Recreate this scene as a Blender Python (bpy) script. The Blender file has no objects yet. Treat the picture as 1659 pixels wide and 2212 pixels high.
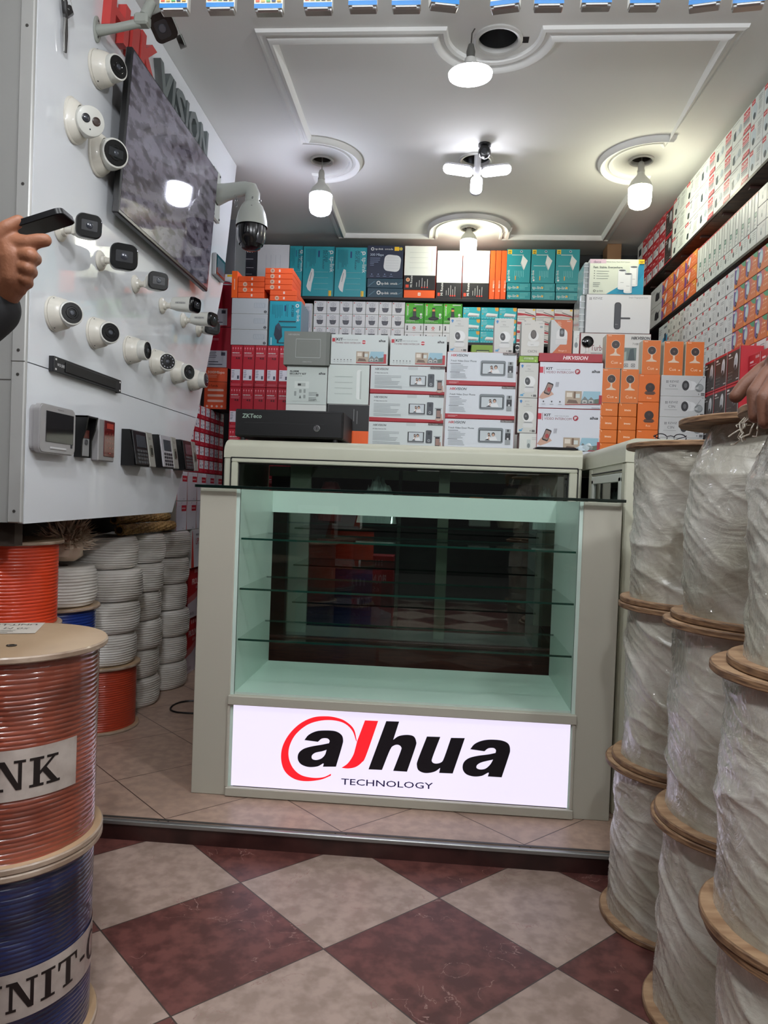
import bpy, bmesh, math, random
from mathutils import Vector, Matrix, noise
random.seed(7)
PI = math.pi
S = bpy.context.scene
COL = S.collection

# ---------------------------------------------------------------- camera
CAMH, FPX, CX, CY = 0.975, 1600.0, 829.5, 1106.0
YAW, PITCH, ROLL = 0.0755, -0.02, 0.037
_f = Vector((-math.sin(YAW)*math.cos(PITCH), math.cos(YAW)*math.cos(PITCH), math.sin(PITCH)))
_r0 = Vector((math.cos(YAW), math.sin(YAW), 0)); _u0 = _r0.cross(_f)
_r = _r0*math.cos(ROLL) + _u0*math.sin(ROLL)
_u = -_r0*math.sin(ROLL) + _u0*math.cos(ROLL)
cam_d = bpy.data.cameras.new('camera'); cam = bpy.data.objects.new('camera', cam_d); COL.objects.link(cam)
cam_d.sensor_fit = 'HORIZONTAL'; cam_d.sensor_width = 36.0; cam_d.lens = 36.0*FPX/1659.0
cam_d.clip_start = 0.05; cam_d.clip_end = 60
cam.matrix_world = Matrix(((_r.x, _u.x, -_f.x, 0), (_r.y, _u.y, -_f.y, 0), (_r.z, _u.z, -_f.z, CAMH), (0, 0, 0, 1)))
S.camera = cam
CAMP = Vector((0, 0, CAMH))
def ray(x, y): return _r*((x-CX)/FPX) + _u*(-(y-CY)/FPX) + _f
def onY(x, y, Y): v = ray(x, y); return CAMP + v*(Y/v.y)
def onX(x, y, X): v = ray(x, y); return CAMP + v*(X/v.x)
def onZ(x, y, Z): v = ray(x, y); return CAMP + v*((Z-CAMH)/v.z)

# ---------------------------------------------------------------- world, exposure
S.view_settings.view_transform = 'Standard'; S.view_settings.look = 'None'
S.view_settings.gamma = 1.0; S.view_settings.use_curve_mapping = False
S.view_settings.exposure = 1.15
W = bpy.data.worlds.new('world'); S.world = W; W.use_nodes = True
W.node_tree.nodes['Background'].inputs[0].default_value = (0.86, 0.89, 0.94, 1)
W.node_tree.nodes['Background'].inputs[1].default_value = 0.85
BULB = 20.0          # emission strength of the ceiling bulbs
SIGN = .45           # emission strength of the light box

# ---------------------------------------------------------------- materials
def lin(c):
    return tuple(((v/255.0)/12.92 if v/255.0 <= .04045 else ((v/255.0+.055)/1.055)**2.4) for v in c)
_mats = {}
def M(rgb, rough=.5, metal=0.0, coat=0.0, emit=0.0, bump=None, alpha=None, kind=''):
    key = (tuple(rgb), rough, metal, coat, emit, bump, alpha, kind)
    if key in _mats: return _mats[key]
    m = bpy.data.materials.new('mat_%d' % len(_mats)); m.use_nodes = True
    nt = m.node_tree; b = nt.nodes['Principled BSDF']; c = lin(rgb)
    b.inputs['Base Color'].default_value = (*c, 1); b.inputs['Roughness'].default_value = rough
    b.inputs['Metallic'].default_value = metal; b.inputs['Coat Weight'].default_value = coat
    b.inputs['Coat Roughness'].default_value = .08
    if emit:
        b.inputs['Emission Color'].default_value = (*c, 1); b.inputs['Emission Strength'].default_value = emit
    if bump:
        n = nt.nodes.new('ShaderNodeTexNoise'); n.inputs['Scale'].default_value = bump[0]; n.inputs['Detail'].default_value = 4
        tc = nt.nodes.new('ShaderNodeTexCoord'); nt.links.new(tc.outputs['Object'], n.inputs['Vector'])
        bp = nt.nodes.new('ShaderNodeBump'); bp.inputs['Strength'].default_value = bump[1]; bp.inputs['Distance'].default_value = .002
        nt.links.new(n.outputs['Fac'], bp.inputs['Height']); nt.links.new(bp.outputs[0], b.inputs['Normal'])
        if len(bump) > 2:
            mx = nt.nodes.new('ShaderNodeMix'); mx.data_type = 'RGBA'
            n2 = nt.nodes.new('ShaderNodeTexNoise'); n2.inputs['Scale'].default_value = bump[2]; n2.inputs['Detail'].default_value = 6
            nt.links.new(tc.outputs['Object'], n2.inputs['Vector'])
            mx.inputs[6].default_value = (*[v*bump[3] for v in c], 1); mx.inputs[7].default_value = (*c, 1)
            nt.links.new(n2.outputs['Fac'], mx.inputs[0]); nt.links.new(mx.outputs[2], b.inputs['Base Color'])
    _mats[key] = m; return m
def glassmat(name, tint, ior=1.5, dens=1.0):
    m = bpy.data.materials.new(name); m.use_nodes = True; nt = m.node_tree; nt.nodes.clear()
    o = nt.nodes.new('ShaderNodeOutputMaterial'); mx = nt.nodes.new('ShaderNodeMixShader')
    t = nt.nodes.new('ShaderNodeBsdfTransparent'); g = nt.nodes.new('ShaderNodeBsdfGlossy'); f = nt.nodes.new('ShaderNodeFresnel')
    t.inputs[0].default_value = (*lin(tint), 1); g.inputs['Roughness'].default_value = .01; f.inputs[0].default_value = ior
    ge = nt.nodes.new('ShaderNodeNewGeometry'); ma = nt.nodes.new('ShaderNodeMath'); ma.operation = 'MULTIPLY_ADD'      # same index from either side of the pane
    ma.inputs[1].default_value = 1/ior-ior; ma.inputs[2].default_value = ior; nt.links.new(ge.outputs['Backfacing'], ma.inputs[0]); nt.links.new(ma.outputs[0], f.inputs[0])
    nt.links.new(f.outputs[0], mx.inputs[0]); nt.links.new(t.outputs[0], mx.inputs[1]); nt.links.new(g.outputs[0], mx.inputs[2])
    nt.links.new(mx.outputs[0], o.inputs[0]); return m
def streaked(name, c0, c1, scale, stretch, rough=.4, coat=0.0, bump=.0, detail=5, contrast=None):
    m = bpy.data.materials.new(name); m.use_nodes = True; nt = m.node_tree; b = nt.nodes['Principled BSDF']
    tc = nt.nodes.new('ShaderNodeTexCoord'); mp = nt.nodes.new('ShaderNodeMapping'); mp.inputs['Scale'].default_value = stretch
    n = nt.nodes.new('ShaderNodeTexNoise'); n.inputs['Scale'].default_value = scale; n.inputs['Detail'].default_value = detail
    r = nt.nodes.new('ShaderNodeValToRGB'); r.color_ramp.elements[0].color = (*lin(c0), 1); r.color_ramp.elements[1].color = (*lin(c1), 1)
    lo, hi = contrast or (.35, .65); r.color_ramp.elements[0].position = lo; r.color_ramp.elements[1].position = hi
    nt.links.new(tc.outputs['Object'], mp.inputs[0]); nt.links.new(mp.outputs[0], n.inputs['Vector']); nt.links.new(n.outputs['Fac'], r.inputs[0])
    nt.links.new(r.outputs[0], b.inputs['Base Color']); b.inputs['Roughness'].default_value = rough; b.inputs['Coat Weight'].default_value = coat
    b.inputs['Coat Roughness'].default_value = .1
    if bump:
        bp = nt.nodes.new('ShaderNodeBump'); bp.inputs['Strength'].default_value = bump; bp.inputs['Distance'].default_value = .003
        nt.links.new(n.outputs['Fac'], bp.inputs['Height']); nt.links.new(bp.outputs[0], b.inputs['Normal'])
    return m
def tilemat(name, x0, y0, dark, light, grout, marble):
    m = bpy.data.materials.new(name); m.use_nodes = True; nt = m.node_tree; b = nt.nodes['Principled BSDF']; L = nt.links.new
    def mth(op, a, c=None):
        n = nt.nodes.new('ShaderNodeMath'); n.operation = op
        for i, v in enumerate((a, c)):
            if v is None: continue
            if isinstance(v, (int, float)): n.inputs[i].default_value = v
            else: L(v, n.inputs[i])
        return n.outputs[0]
    tc = nt.nodes.new('ShaderNodeTexCoord'); sp = nt.nodes.new('ShaderNodeSeparateXYZ'); L(tc.outputs['Object'], sp.inputs[0])
    a = mth('DIVIDE', mth('SUBTRACT', sp.outputs[0], x0), .526); c = mth('DIVIDE', mth('SUBTRACT', sp.outputs[1], y0), .51)
    p = mth('ADD', mth('ADD', a, c), .5); q = mth('ADD', mth('SUBTRACT', a, c), .5)
    fp, fq = mth('FLOOR', p), mth('FLOOR', q)
    par = mth('ABSOLUTE', mth('MODULO', mth('ADD', fp, fq), 2.0))
    ep = mth('ABSOLUTE', mth('SUBTRACT', mth('FRACT', p), .5)); eq = mth('ABSOLUTE', mth('SUBTRACT', mth('FRACT', q), .5))
    g = mth('GREATER_THAN', mth('MAXIMUM', ep, eq), .4955)
    n1 = nt.nodes.new('ShaderNodeTexNoise'); n1.inputs['Scale'].default_value = 26; n1.inputs['Detail'].default_value = 8; L(tc.outputs['Object'], n1.inputs['Vector'])
    n2 = nt.nodes.new('ShaderNodeTexNoise'); n2.inputs['Scale'].default_value = 7; n2.inputs['Detail'].default_value = 9; n2.inputs['Distortion'].default_value = 1.4; L(tc.outputs['Object'], n2.inputs['Vector'])
    def mix(fac, A, B):
        x = nt.nodes.new('ShaderNodeMix'); x.data_type = 'RGBA'
        if isinstance(fac, (int, float)): x.inputs[0].default_value = fac
        else: L(fac, x.inputs[0])
        for i, v in ((6, A), (7, B)):
            if isinstance(v, tuple): x.inputs[i].default_value = (*lin(v), 1)
            else: L(v, x.inputs[i])
        return x.outputs[2]
    vein = mth('GREATER_THAN', mth('SUBTRACT', .0032, mth('ABSOLUTE', mth('SUBTRACT', n2.outputs['Fac'], .5))), 0)
    keep = nt.nodes.new('ShaderNodeTexNoise'); keep.inputs['Scale'].default_value = 5; keep.inputs['Detail'].default_value = 3; L(tc.outputs['Object'], keep.inputs['Vector'])
    veinm = mth('MULTIPLY', vein, mth('MULTIPLY', mth('GREATER_THAN', keep.outputs['Fac'], .55), marble))
    r = nt.nodes.new('ShaderNodeValToRGB'); r.color_ramp.elements[0].position = .4; r.color_ramp.elements[1].position = .62; L(n1.outputs['Fac'], r.inputs[0])
    dk = mix(r.outputs[0], dark[0], dark[1]); lt = mix(r.outputs[0], light[0], light[1])
    base = mix(par, dk, lt); base = mix(veinm, base, (150, 118, 110)); base = mix(g, base, grout)
    L(base, b.inputs['Base Color']); b.inputs['Roughness'].default_value = .38; b.inputs['Specular IOR Level'].default_value = .4
    bp = nt.nodes.new('ShaderNodeBump'); bp.inputs['Strength'].default_value = .4; bp.inputs['Distance'].default_value = .0015; bp.invert = True
    L(g, bp.inputs['Height']); L(bp.outputs[0], b.inputs['Normal'])
    return m

# ---------------------------------------------------------------- mesh builder
def tag(o, label=None, cat=None, group=None, kind=None):
    if label: o['label'] = label
    if cat: o['category'] = cat
    if group: o['group'] = group
    if kind: o['kind'] = kind
    return o
def link(o, parent=None):
    COL.objects.link(o)
    if parent is not None: o.parent = parent
    return o
def empty(name, loc=(0, 0, 0), rotz=0.0, mat=None):
    o = bpy.data.objects.new(name, None); o.empty_display_size = .03; COL.objects.link(o)
    if mat is not None: o.matrix_world = mat
    else: o.location = loc; o.rotation_euler = (0, 0, rotz)
    return o
class MB:
    def __init__(s): s.v = []; s.f = []; s.m = []; s.sm = []; s.mats = []
    def mi(s, mat):
        if mat not in s.mats: s.mats.append(mat)
        return s.mats.index(mat)
    def add(s, vs, fs, mat, smooth=False, T=None):
        k = len(s.v); i = s.mi(mat)
        s.v += [tuple(T @ Vector(p)) if T is not None else tuple(p) for p in vs]
        for f in fs: s.f.append(tuple(k+j for j in f)); s.m.append(i); s.sm.append(smooth)
        return s
    def box(s, x0, y0, z0, x1, y1, z1, mat, b=0.0, T=None):
        if x0 > x1: x0, x1 = x1, x0
        if y0 > y1: y0, y1 = y1, y0
        if z0 > z1: z0, z1 = z1, z0
        if b <= 0:
            vs = [(x, y, z) for x in (x0, x1) for y in (y0, y1) for z in (z0, z1)]
            return s.add(vs, [(0, 1, 3, 2), (4, 6, 7, 5), (0, 4, 5, 1), (2, 3, 7, 6), (0, 2, 6, 4), (1, 5, 7, 3)], mat, False, T)
        b = min(b, (x1-x0)*.49, (y1-y0)*.49, (z1-z0)*.49)
        vs = []; ix = {}
        lo = (x0, y0, z0); hi = (x1, y1, z1)
        for cx in (0, 1):
            for cy in (0, 1):
                for cz in (0, 1):
                    for ax in range(3):
                        p = []
                        for a, c in enumerate((cx, cy, cz)):
                            base = hi[a] if c else lo[a]
                            p.append(base if a == ax else base + (-b if c else b))
                        ix[(cx, cy, cz, ax)] = len(vs); vs.append(tuple(p))
        fs = []
        for ax in range(3):
            o = [a for a in range(3) if a != ax]
            for sd in (0, 1):
                q = []
                for (p_, r_) in ((0, 0), (1, 0), (1, 1), (0, 1)):
                    c = [0, 0, 0]; c[ax] = sd; c[o[0]] = p_; c[o[1]] = r_; q.append(ix[(*c, ax)])
                fl = (sd == 1) ^ (ax == 1)
                fs.append(tuple(q if fl else q[::-1]))
        for a in range(3):          # edge along axis a
            o = [k for k in range(3) if k != a]
            for s0 in (0, 1):
                for s1 in (0, 1):
                    c0 = [0, 0, 0]; c0[o[0]] = s0; c0[o[1]] = s1; c1 = list(c0); c1[a] = 1
                    fs.append((ix[(*c0, o[0])], ix[(*c1, o[0])], ix[(*c1, o[1])], ix[(*c0, o[1])]))
        for cx in (0, 1):
            for cy in (0, 1):
                for cz in (0, 1): fs.append(tuple(ix[(cx, cy, cz, a)] for a in range(3)))
        cen = Vector(((x0+x1)/2, (y0+y1)/2, (z0+z1)/2)); out = []
        for f in fs:
            P = [Vector(vs[j]) for j in f]; n = (P[1]-P[0]).cross(P[2]-P[0])
            mid = sum(P, Vector())/len(P)
            out.append(f if n.dot(mid-cen) > 0 else f[::-1])
        return s.add(vs, out, mat, False, T)
    def lathe(s, prof, mat, seg=32, T=None, smooth=True, fn=None, cap=True):
        """prof: list of (r, z) from bottom to top around local Z."""
        vs = []; rings = []
        for (r, z) in prof:
            if r < 1e-6: rings.append([len(vs)]); vs.append((0, 0, z))
            else:
                rg = []
                for k in range(seg):
                    a = 2*PI*k/seg; rr, zz = (r, z) if fn is None else fn(r, z, a)
                    rg.append(len(vs)); vs.append((rr*math.cos(a), rr*math.sin(a), zz))
                rings.append(rg)
        fs = []
        for A, B in zip(rings, rings[1:]):
            if len(A) == 1 and len(B) == 1: continue
            for k in range(seg):
                k2 = (k+1) % seg
                if len(A) == 1: fs.append((A[0], B[k2], B[k]))
                elif len(B) == 1: fs.append((A[k], A[k2], B[0]))
                else: fs.append((A[k], A[k2], B[k2], B[k]))
        if cap:
            if len(rings[0]) > 1: fs.append(tuple(rings[0][::-1]))
            if len(rings[-1]) > 1: fs.append(tuple(rings[-1]))
        return s.add(vs, fs, mat, smooth, T)
    def tube(s, pts, r, mat, seg=10, T=None, closed=False, cap=True):
        pts = [Vector(p) for p in pts]; n = len(pts); rs = r if isinstance(r, (list, tuple)) else [r]*n
        vs = []; fs = []; up = Vector((0, 0, 1)); prev = None
        for i, p in enumerate(pts):
            if closed: d = pts[(i+1) % n]-pts[i-1]
            else: d = pts[min(i+1, n-1)]-pts[max(i-1, 0)]
            d.normalize()
            a = prev if prev is not None else (up if abs(d.z) < .9 else Vector((1, 0, 0)))
            u = (a - d*a.dot(d)); u = u.normalized() if u.length > 1e-6 else d.orthogonal().normalized()
            w = d.cross(u); prev = u
            for k in range(seg):
                t = 2*PI*k/seg; vs.append(p + u*(rs[i]*math.cos(t)) + w*(rs[i]*math.sin(t)))
        for i in range(n if closed else n-1):
            j = (i+1) % n
            for k in range(seg):
                k2 = (k+1) % seg; fs.append((i*seg+k, i*seg+k2, j*seg+k2, j*seg+k))
        if cap and not closed: fs += [tuple(range(seg))[::-1], tuple(range((n-1)*seg, n*seg))]
        return s.add(vs, fs, mat, True, T)
    def prism(s, pts, z0, z1, mat, T=None, smooth=False):
        """pts 2-D outline in local XY, extruded z0..z1"""
        n = len(pts); vs = [(x, y, z0) for x, y in pts] + [(x, y, z1) for x, y in pts]
        fs = [tuple(range(n))[::-1], tuple(range(n, 2*n))] + [(i, (i+1) % n, n+(i+1) % n, n+i) for i in range(n)]
        return s.add(vs, fs, mat, smooth, T)
    def mesh(s, name, angle=35):
        me = bpy.data.meshes.new(name); me.from_pydata(s.v, [], s.f)
        for m in s.mats: me.materials.append(m)
        me.polygons.foreach_set('material_index', s.m); me.polygons.foreach_set('use_smooth', s.sm)
        me.update()
        if any(s.sm): me.set_sharp_from_angle(angle=math.radians(angle))
        return me
    def build(s, name, parent=None, loc=(0, 0, 0), rotz=0.0, mat=None, angle=35):
        o = bpy.data.objects.new(name, s.mesh(name, angle)); link(o, parent)
        if mat is not None: o.matrix_world = mat
        else: o.location = loc; o.rotation_euler = (0, 0, rotz)
        return o
def rrect(w, h, r, n=5, cx=0, cy=0):
    pts = []
    for (sx, sy, a0) in ((1, 1, 0), (-1, 1, 90), (-1, -1, 180), (1, -1, 270)):
        for k in range(n+1):
            a = math.radians(a0+90*k/n); pts.append((cx+sx*(w/2-r)+r*math.cos(a), cy+sy*(h/2-r)+r*math.sin(a)))
    return pts
def axes(origin, x, y, z):
    x, y, z = Vector(x), Vector(y), Vector(z)
    return Matrix(((x.x, y.x, z.x, origin[0]), (x.y, y.y, z.y, origin[1]), (x.z, y.z, z.z, origin[2]), (0, 0, 0, 1)))
def aim(origin, z, up=(0, 0, 1)):
    """local Z along z, local Y near up"""
    z = Vector(z).normalized(); x = Vector(up).cross(z)
    x = x.normalized() if x.length > 1e-5 else Vector((1, 0, 0)); y = z.cross(x)
    return axes(origin, x, y, z)
def copy_tree(o, parent=None):
    c = o.copy(); COL.objects.link(c)
    if parent is not None: c.parent = parent
    for ch in list(o.children): copy_tree(ch, c)
    return c
ORD = ['first', 'second', 'third', 'fourth', 'fifth', 'sixth', 'seventh', 'eighth', 'ninth', 'tenth', 'eleventh', 'twelfth',
       'thirteenth', 'fourteenth', 'fifteenth', 'sixteenth', 'seventeenth', 'eighteenth', 'nineteenth', 'twentieth', 'twenty-first', 'twenty-second']

# ---------------------------------------------------------------- 2-D artwork printed on faces
_txt = {}
def textmesh(s, bold=0.0):
    if (s, bold) in _txt: return _txt[(s, bold)]
    cu = bpy.data.curves.new('t', 'FONT'); cu.body = s; cu.size = 1.0; cu.resolution_u = 2; cu.offset = bold
    o = bpy.data.objects.new('t', cu); COL.objects.link(o)
    dg = bpy.context.evaluated_depsgraph_get(); me = bpy.data.meshes.new_from_object(o.evaluated_get(dg))
    vs = [(v.co.x, v.co.y) for v in me.vertices]; fs = [tuple(p.vertices) for p in me.polygons]
    bpy.data.objects.remove(o); bpy.data.curves.remove(cu); bpy.data.meshes.remove(me)
    if not vs: vs = [(0, 0)]
    # outward winding
    out = []
    for f in fs:
        a, b_, c = [vs[j] for j in f[:3]]
        out.append(f if (b_[0]-a[0])*(c[1]-a[1])-(b_[1]-a[1])*(c[0]-a[0]) > 0 else f[::-1])
    x0 = min(v[0] for v in vs); x1 = max(v[0] for v in vs)
    _txt[(s, bold)] = (vs, out, x0, x1); return _txt[(s, bold)]
CAP = .70
class Art:
    """Fractions of a w x h face, u to the right, v up."""
    def __init__(s, w, h, step=.0004): s.w = w; s.h = h; s.it = []; s.k = 0; s.step = step
    def _p(s, pts, fs, mat): s.k += 1; s.it.append((pts, fs, mat, s.k))
    def poly(s, pts, col, rough=.45):
        P = [(u*s.w, v*s.h) for u, v in pts]
        area = sum(P[i][0]*P[(i+1) % len(P)][1]-P[(i+1) % len(P)][0]*P[i][1] for i in range(len(P)))
        if area < 0: P = P[::-1]
        s._p(P, [tuple(range(len(P)))], col if not isinstance(col, tuple) else M(col, rough))
    def rect(s, u0, v0, u1, v1, col, rough=.45): s.poly([(u0, v0), (u1, v0), (u1, v1), (u0, v1)], col, rough)
    def ell(s, cu, cv, ru, rv, col, n=18, rot=0.0, rough=.45):
        """radii in fractions of the HEIGHT for both axes"""
        pts = []
        for k in range(n):
            a = 2*PI*k/n; x, y = ru*s.h*math.cos(a), rv*s.h*math.sin(a)
            pts.append((cu+(x*math.cos(rot)-y*math.sin(rot))/s.w, cv+(x*math.sin(rot)+y*math.cos(rot))/s.h))
        s.poly(pts, col, rough)
    def rr(s, cu, cv, wu, hv, r, col, rot=0.0):
        P = rrect(wu*s.w, hv*s.h, r*min(wu*s.w, hv*s.h), 4); c, d = math.cos(rot), math.sin(rot)
        s.poly([(cu+(x*c-y*d)/s.w, cv+(x*d+y*c)/s.h) for x, y in P], col)
    def bars(s, u, v, n, wu, dv, col, th=.28, seed=0):
        r = random.Random(seed)
        for i in range(n):
            ww = wu*(.6+.4*r.random()); s.rect(u, v-i*dv-dv*th, u+ww, v-i*dv, col)
    def vbars(s, u, v, n, hv, du, col, th=.3, seed=0):
        r = random.Random(seed)
        for i in range(n):
            hh = hv*(.6+.4*r.random()); s.rect(u-i*du-du*th, v-hh, u-i*du, v, col)
    def text(s, t, u, v, hv, col, anchor='l', rot=0.0, shear=0.0, bold=0.0, fit=None, sx=1.0):
        vs, fs, x0, x1 = textmesh(t, bold); k = hv*s.h/CAP; kx = k*sx
        if fit: kx = fit*(s.w if abs(math.sin(rot)) < .5 else s.h)/max(x1-x0, 1e-6)
        off = {'l': x0, 'c': (x0+x1)/2, 'r': x1}[anchor]; c, d = math.cos(rot), math.sin(rot); P = []
        for x, y in vs:
            X = (x-off)*kx + shear*y*k; Y = y*k; P.append((u*s.w+X*c-Y*d, v*s.h+X*d+Y*c))
        s._p(P, fs, M(col, .45) if isinstance(col, tuple) else col)
    def emit(s, mb, T, base=.0003):
        """T maps (u, v, out) to the mesh; art lies just above the face"""
        for pts, fs, mat, k in s.it:
            mb.add([(x, y, base+.00009*k) for x, y in pts], fs, mat, False, T)
FRONT = lambda w: axes((-w/2, 0, 0), (1, 0, 0), (0, 0, 1), (0, -1, 0))
WHITE = (226, 228, 226); RED = (196, 30, 45); DRED = (150, 22, 36); BLK = (24, 24, 26); GREY = (130, 130, 132); LG = (175, 178, 180)
ORANGE = (246, 98, 28); TEAL = (26, 160, 172); YEL = (240, 196, 40)
# ---------------------------------------------------------------- printed box faces
def cam_turret(a, u, v, s, ring=(205, 210, 214), lens=(40, 42, 46), tilt=-.25):
    a.ell(u, v+s*.55, s*.78, s*.95, ring, 20, tilt); a.ell(u+.004, v+s*.1, s*.62, s*.62, (222, 226, 228), 18)
    a.ell(u, v, s*.42, s*.48, lens, 16); a.ell(u, v, s*.2, s*.22, (95, 100, 106), 12)
def f_switchlike(a, col): pass
def k_tp_router(a):        # sideways teal wifi box: text runs down the right side
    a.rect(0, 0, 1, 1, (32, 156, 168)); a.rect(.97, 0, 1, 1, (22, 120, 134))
    a.text('tp-link', .86, .80, .085, WHITE, 'l', -PI/2); a.ell(.90, .885, .035, .035, WHITE); a.ell(.90, .885, .018, .018, (32, 156, 168)); a.rect(.80, .90, .89, .915, WHITE); a.rect(.86, .84, .875, .90, WHITE)
    a.text('AC1350', .70, .93, .05, (16, 60, 78), 'l', -PI/2); a.text('Wi-Fi Router', .62, .93, .05, (16, 60, 78), 'l', -PI/2)
    a.rr(.50, .85, .05, .13, .2, (30, 70, 120)); a.vbars(.40, .95, 8, .42, .042, (18, 96, 108), .3, 3)
    a.poly([(.28, .56), (.20, .40), (.13, .20), (.18, .13), (.27, .09), (.30, .25), (.36, .42), (.35, .54)], (224, 228, 226)); a.poly([(.22, .30), (.24, .30), (.29, .48), (.27, .48)], (150, 160, 160))
    for k in range(4): a.rect(.36, .14+k*.115, .82, .148+k*.115, (120, 180, 184))
    a.rect(.84, .01, .93, .12, YEL); a.rect(.855, .02, .865, .11, (60, 60, 30))
def k_tp_teal_small(a):    # right hand teal boxes, router drawn on top
    a.rect(0, 0, 1, 1, (34, 150, 158)); a.rect(.02, .02, .2, .2, (34, 150, 158)); a.rect(.03, .85, .2, .98, YEL); a.rect(.06, .87, .16, .89, (60, 60, 30)); a.rect(.06, .92, .17, .94, (60, 60, 30))
    a.ell(.60, .93, .035, .035, WHITE); a.ell(.60, .93, .025, .025, (30, 90, 120))
    a.poly([(.60, .62), (.66, .82), (.88, .66), (.74, .40)], (228, 232, 230)); a.poly([(.60, .62), (.74, .40), (.72, .37), (.58, .58)], (190, 196, 196))
    a.rect(.2, .82, .70, .835, WHITE); a.rect(.1, .50, .60, .512, WHITE)
    a.text('tp-link', .13, .12, .07, WHITE, 'l', PI/2); a.vbars(.72, .36, 6, .28, .07, (120, 200, 204), .25, 4); a.rect(.36, .08, .40, .2, (230, 160, 60)); a.ell(.12, .08, .03, .03, WHITE)
def k_tp_teal_flat(a):
    a.rect(0, 0, 1, 1, (30, 146, 154)); a.text('tp-link', .04, .3, .35, WHITE); a.rect(.42, .38, .5, .58, (226, 180, 70)); a.bars(.55, .8, 4, .35, .17, (110, 200, 200), .3, 2); a.rect(0, 0, 1, .05, (22, 110, 120))
def k_omada(a):
    a.rect(0, 0, 1, 1, (30, 40, 66)); a.ell(.14, .89, .05, .05, WHITE); a.ell(.14, .89, .028, .028, (30, 40, 66)); a.text('tp-link', .21, .865, .055, WHITE, bold=.01, fit=.23); a.text('omada', .48, .865, .055, WHITE, fit=.23)
    a.rect(.75, .84, .88, .96, YEL); a.ell(.93, .90, .05, .05, (200, 180, 70)); a.text('300 Mbps', .08, .68, .075, (190, 205, 225)); a.bars(.08, .62, 3, .3, .06, (130, 145, 175)); a.bars(.08, .45, 2, .12, .05, (130, 145, 175))
    a.rr(.70, .46, .46, .50, .28, (214, 218, 222), -.1); 
    for k in range(5): a.rect(.52, .30+k*.08, .88, .308+k*.08, (190, 195, 202))
    for k in range(4): a.ell(.14+k*.18, .12, .02, .02, (120, 135, 165)); a.rect(.09+k*.18, .05, .19+k*.18, .065, (120, 135, 165))
def k_omada_thin(a):
    a.rect(0, 0, 1, 1, (26, 66, 84)); a.ell(.32, .52, .22, .22, WHITE); a.ell(.32, .52, .12, .12, (26, 66, 84)); a.text('tp-link', .39, .36, .26, WHITE, bold=.01, fit=.22); a.text('omada', .65, .36, .26, WHITE, fit=.2); a.poly([(.03, .2), (.2, .7), (.22, .7), (.06, .2)], (90, 130, 150)); a.poly([(.86, .4), (.97, .6), (.97, .56), (.88, .36)], (90, 130, 150))
def k_mi_white(a):         # white top with four antennas, black lower part
    a.rect(0, 0, 1, 1, (20, 20, 22)); a.rect(0, .33, 1, 1, (228, 232, 226))
    for k in range(4): a.rect(.16, .50+k*.115, .74, .508+k*.115, (200, 206, 202))
    a.rr(.86, .66, .035, .50, .5, (210, 216, 212)); a.rect(.885, .43, .892, .89, (190, 196, 192))
    a.rect(.06, .05, .16, .12, (220, 70, 40)); a.text('Mi Router 4C', .27, .06, .05, WHITE, 'l', PI/2, bold=.01)
    for k in range(5):
        a.rect(.40+k*.085, .07, .415+k*.085, .17+(k*37 % 5)*.026, (200, 200, 200))
        if k > 1: a.ell(.405+k*.085, .06, .016, .016, (220, 60, 50))
def k_mi_white2(a):
    k_mi_white(a); a.ell(.13, .23, .045, .045, (236, 190, 150)); a.ell(.13, .23, .03, .03, (200, 120, 80))
def k_mi_plain(a):         # white router face, antennas upright
    a.rect(0, 0, 1, 1, (224, 226, 230))
    for k in range(4): a.rect(.27+k*.15, .32, .285+k*.15, .80, (204, 208, 214))
    a.rr(.5, .19, .72, .05, .4, (196, 202, 208)); a.rect(.14, .205, .86, .225, (214, 218, 222))
def k_mi_plain_side(a):
    a.rect(0, 0, 1, 1, (206, 216, 210))
    for k in range(4): a.rect(.17, .26+k*.145, .60, .27+k*.145, (170, 182, 176)); a.rect(.17, .25+k*.145, .60, .257+k*.145, (190, 200, 194))
    a.rr(.76, .50, .13, .76, .5, (226, 232, 228)); a.rr(.80, .49, .04, .72, .5, (180, 190, 184))
def k_mi_black(a):
    a.rect(0, 0, 1, 1, (44, 44, 54)); a.text('WiFi', .12, .86, .06, WHITE, bold=.02); a.rect(.12, .72, .75, .735, (170, 170, 178)); 
    for k in range(3): a.ell(.16, .55-k*.13, .022, .022, (200, 190, 190)); a.rect(.28, .55-k*.13, .8-.1*(k % 2), .562-k*.13, (160, 160, 168))
def k_orange(a):
    a.rect(0, 0, 1, 1, (240, 92, 36)); a.rr(.53, .5, .06, .45, .15, (240, 226, 220)); a.rect(.515, .38, .522, .6, (230, 90, 50)); a.rect(.54, .38, .547, .6, (230, 90, 50))
def k_orange_seal(a):
    k_orange(a); a.ell(.27, .5, .40, .40, (226, 206, 180)); a.ell(.27, .5, .30, .30, (190, 120, 90)); a.ell(.27, .5, .24, .24, (226, 210, 190)); a.rect(.24, .35, .30, .65, (170, 110, 90))
def k_orange_spine(a): a.rect(0, 0, 1, 1, (244, 92, 24)); a.text('Mi Router 4C', .62, .38, .22, (250, 220, 200), 'l', -PI/2, fit=.22); a.rect(.0, 0, .03, 1, (200, 70, 20))
def k_orange_foot(a): a.rect(0, 0, 1, 1, (246, 98, 24)); a.rr(.5, .5, .09, .4, .1, (250, 230, 214)); a.rect(.48, .4, .49, .62, (246, 98, 24)); a.rect(.505, .4, .515, .62, (246, 98, 24))
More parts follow.
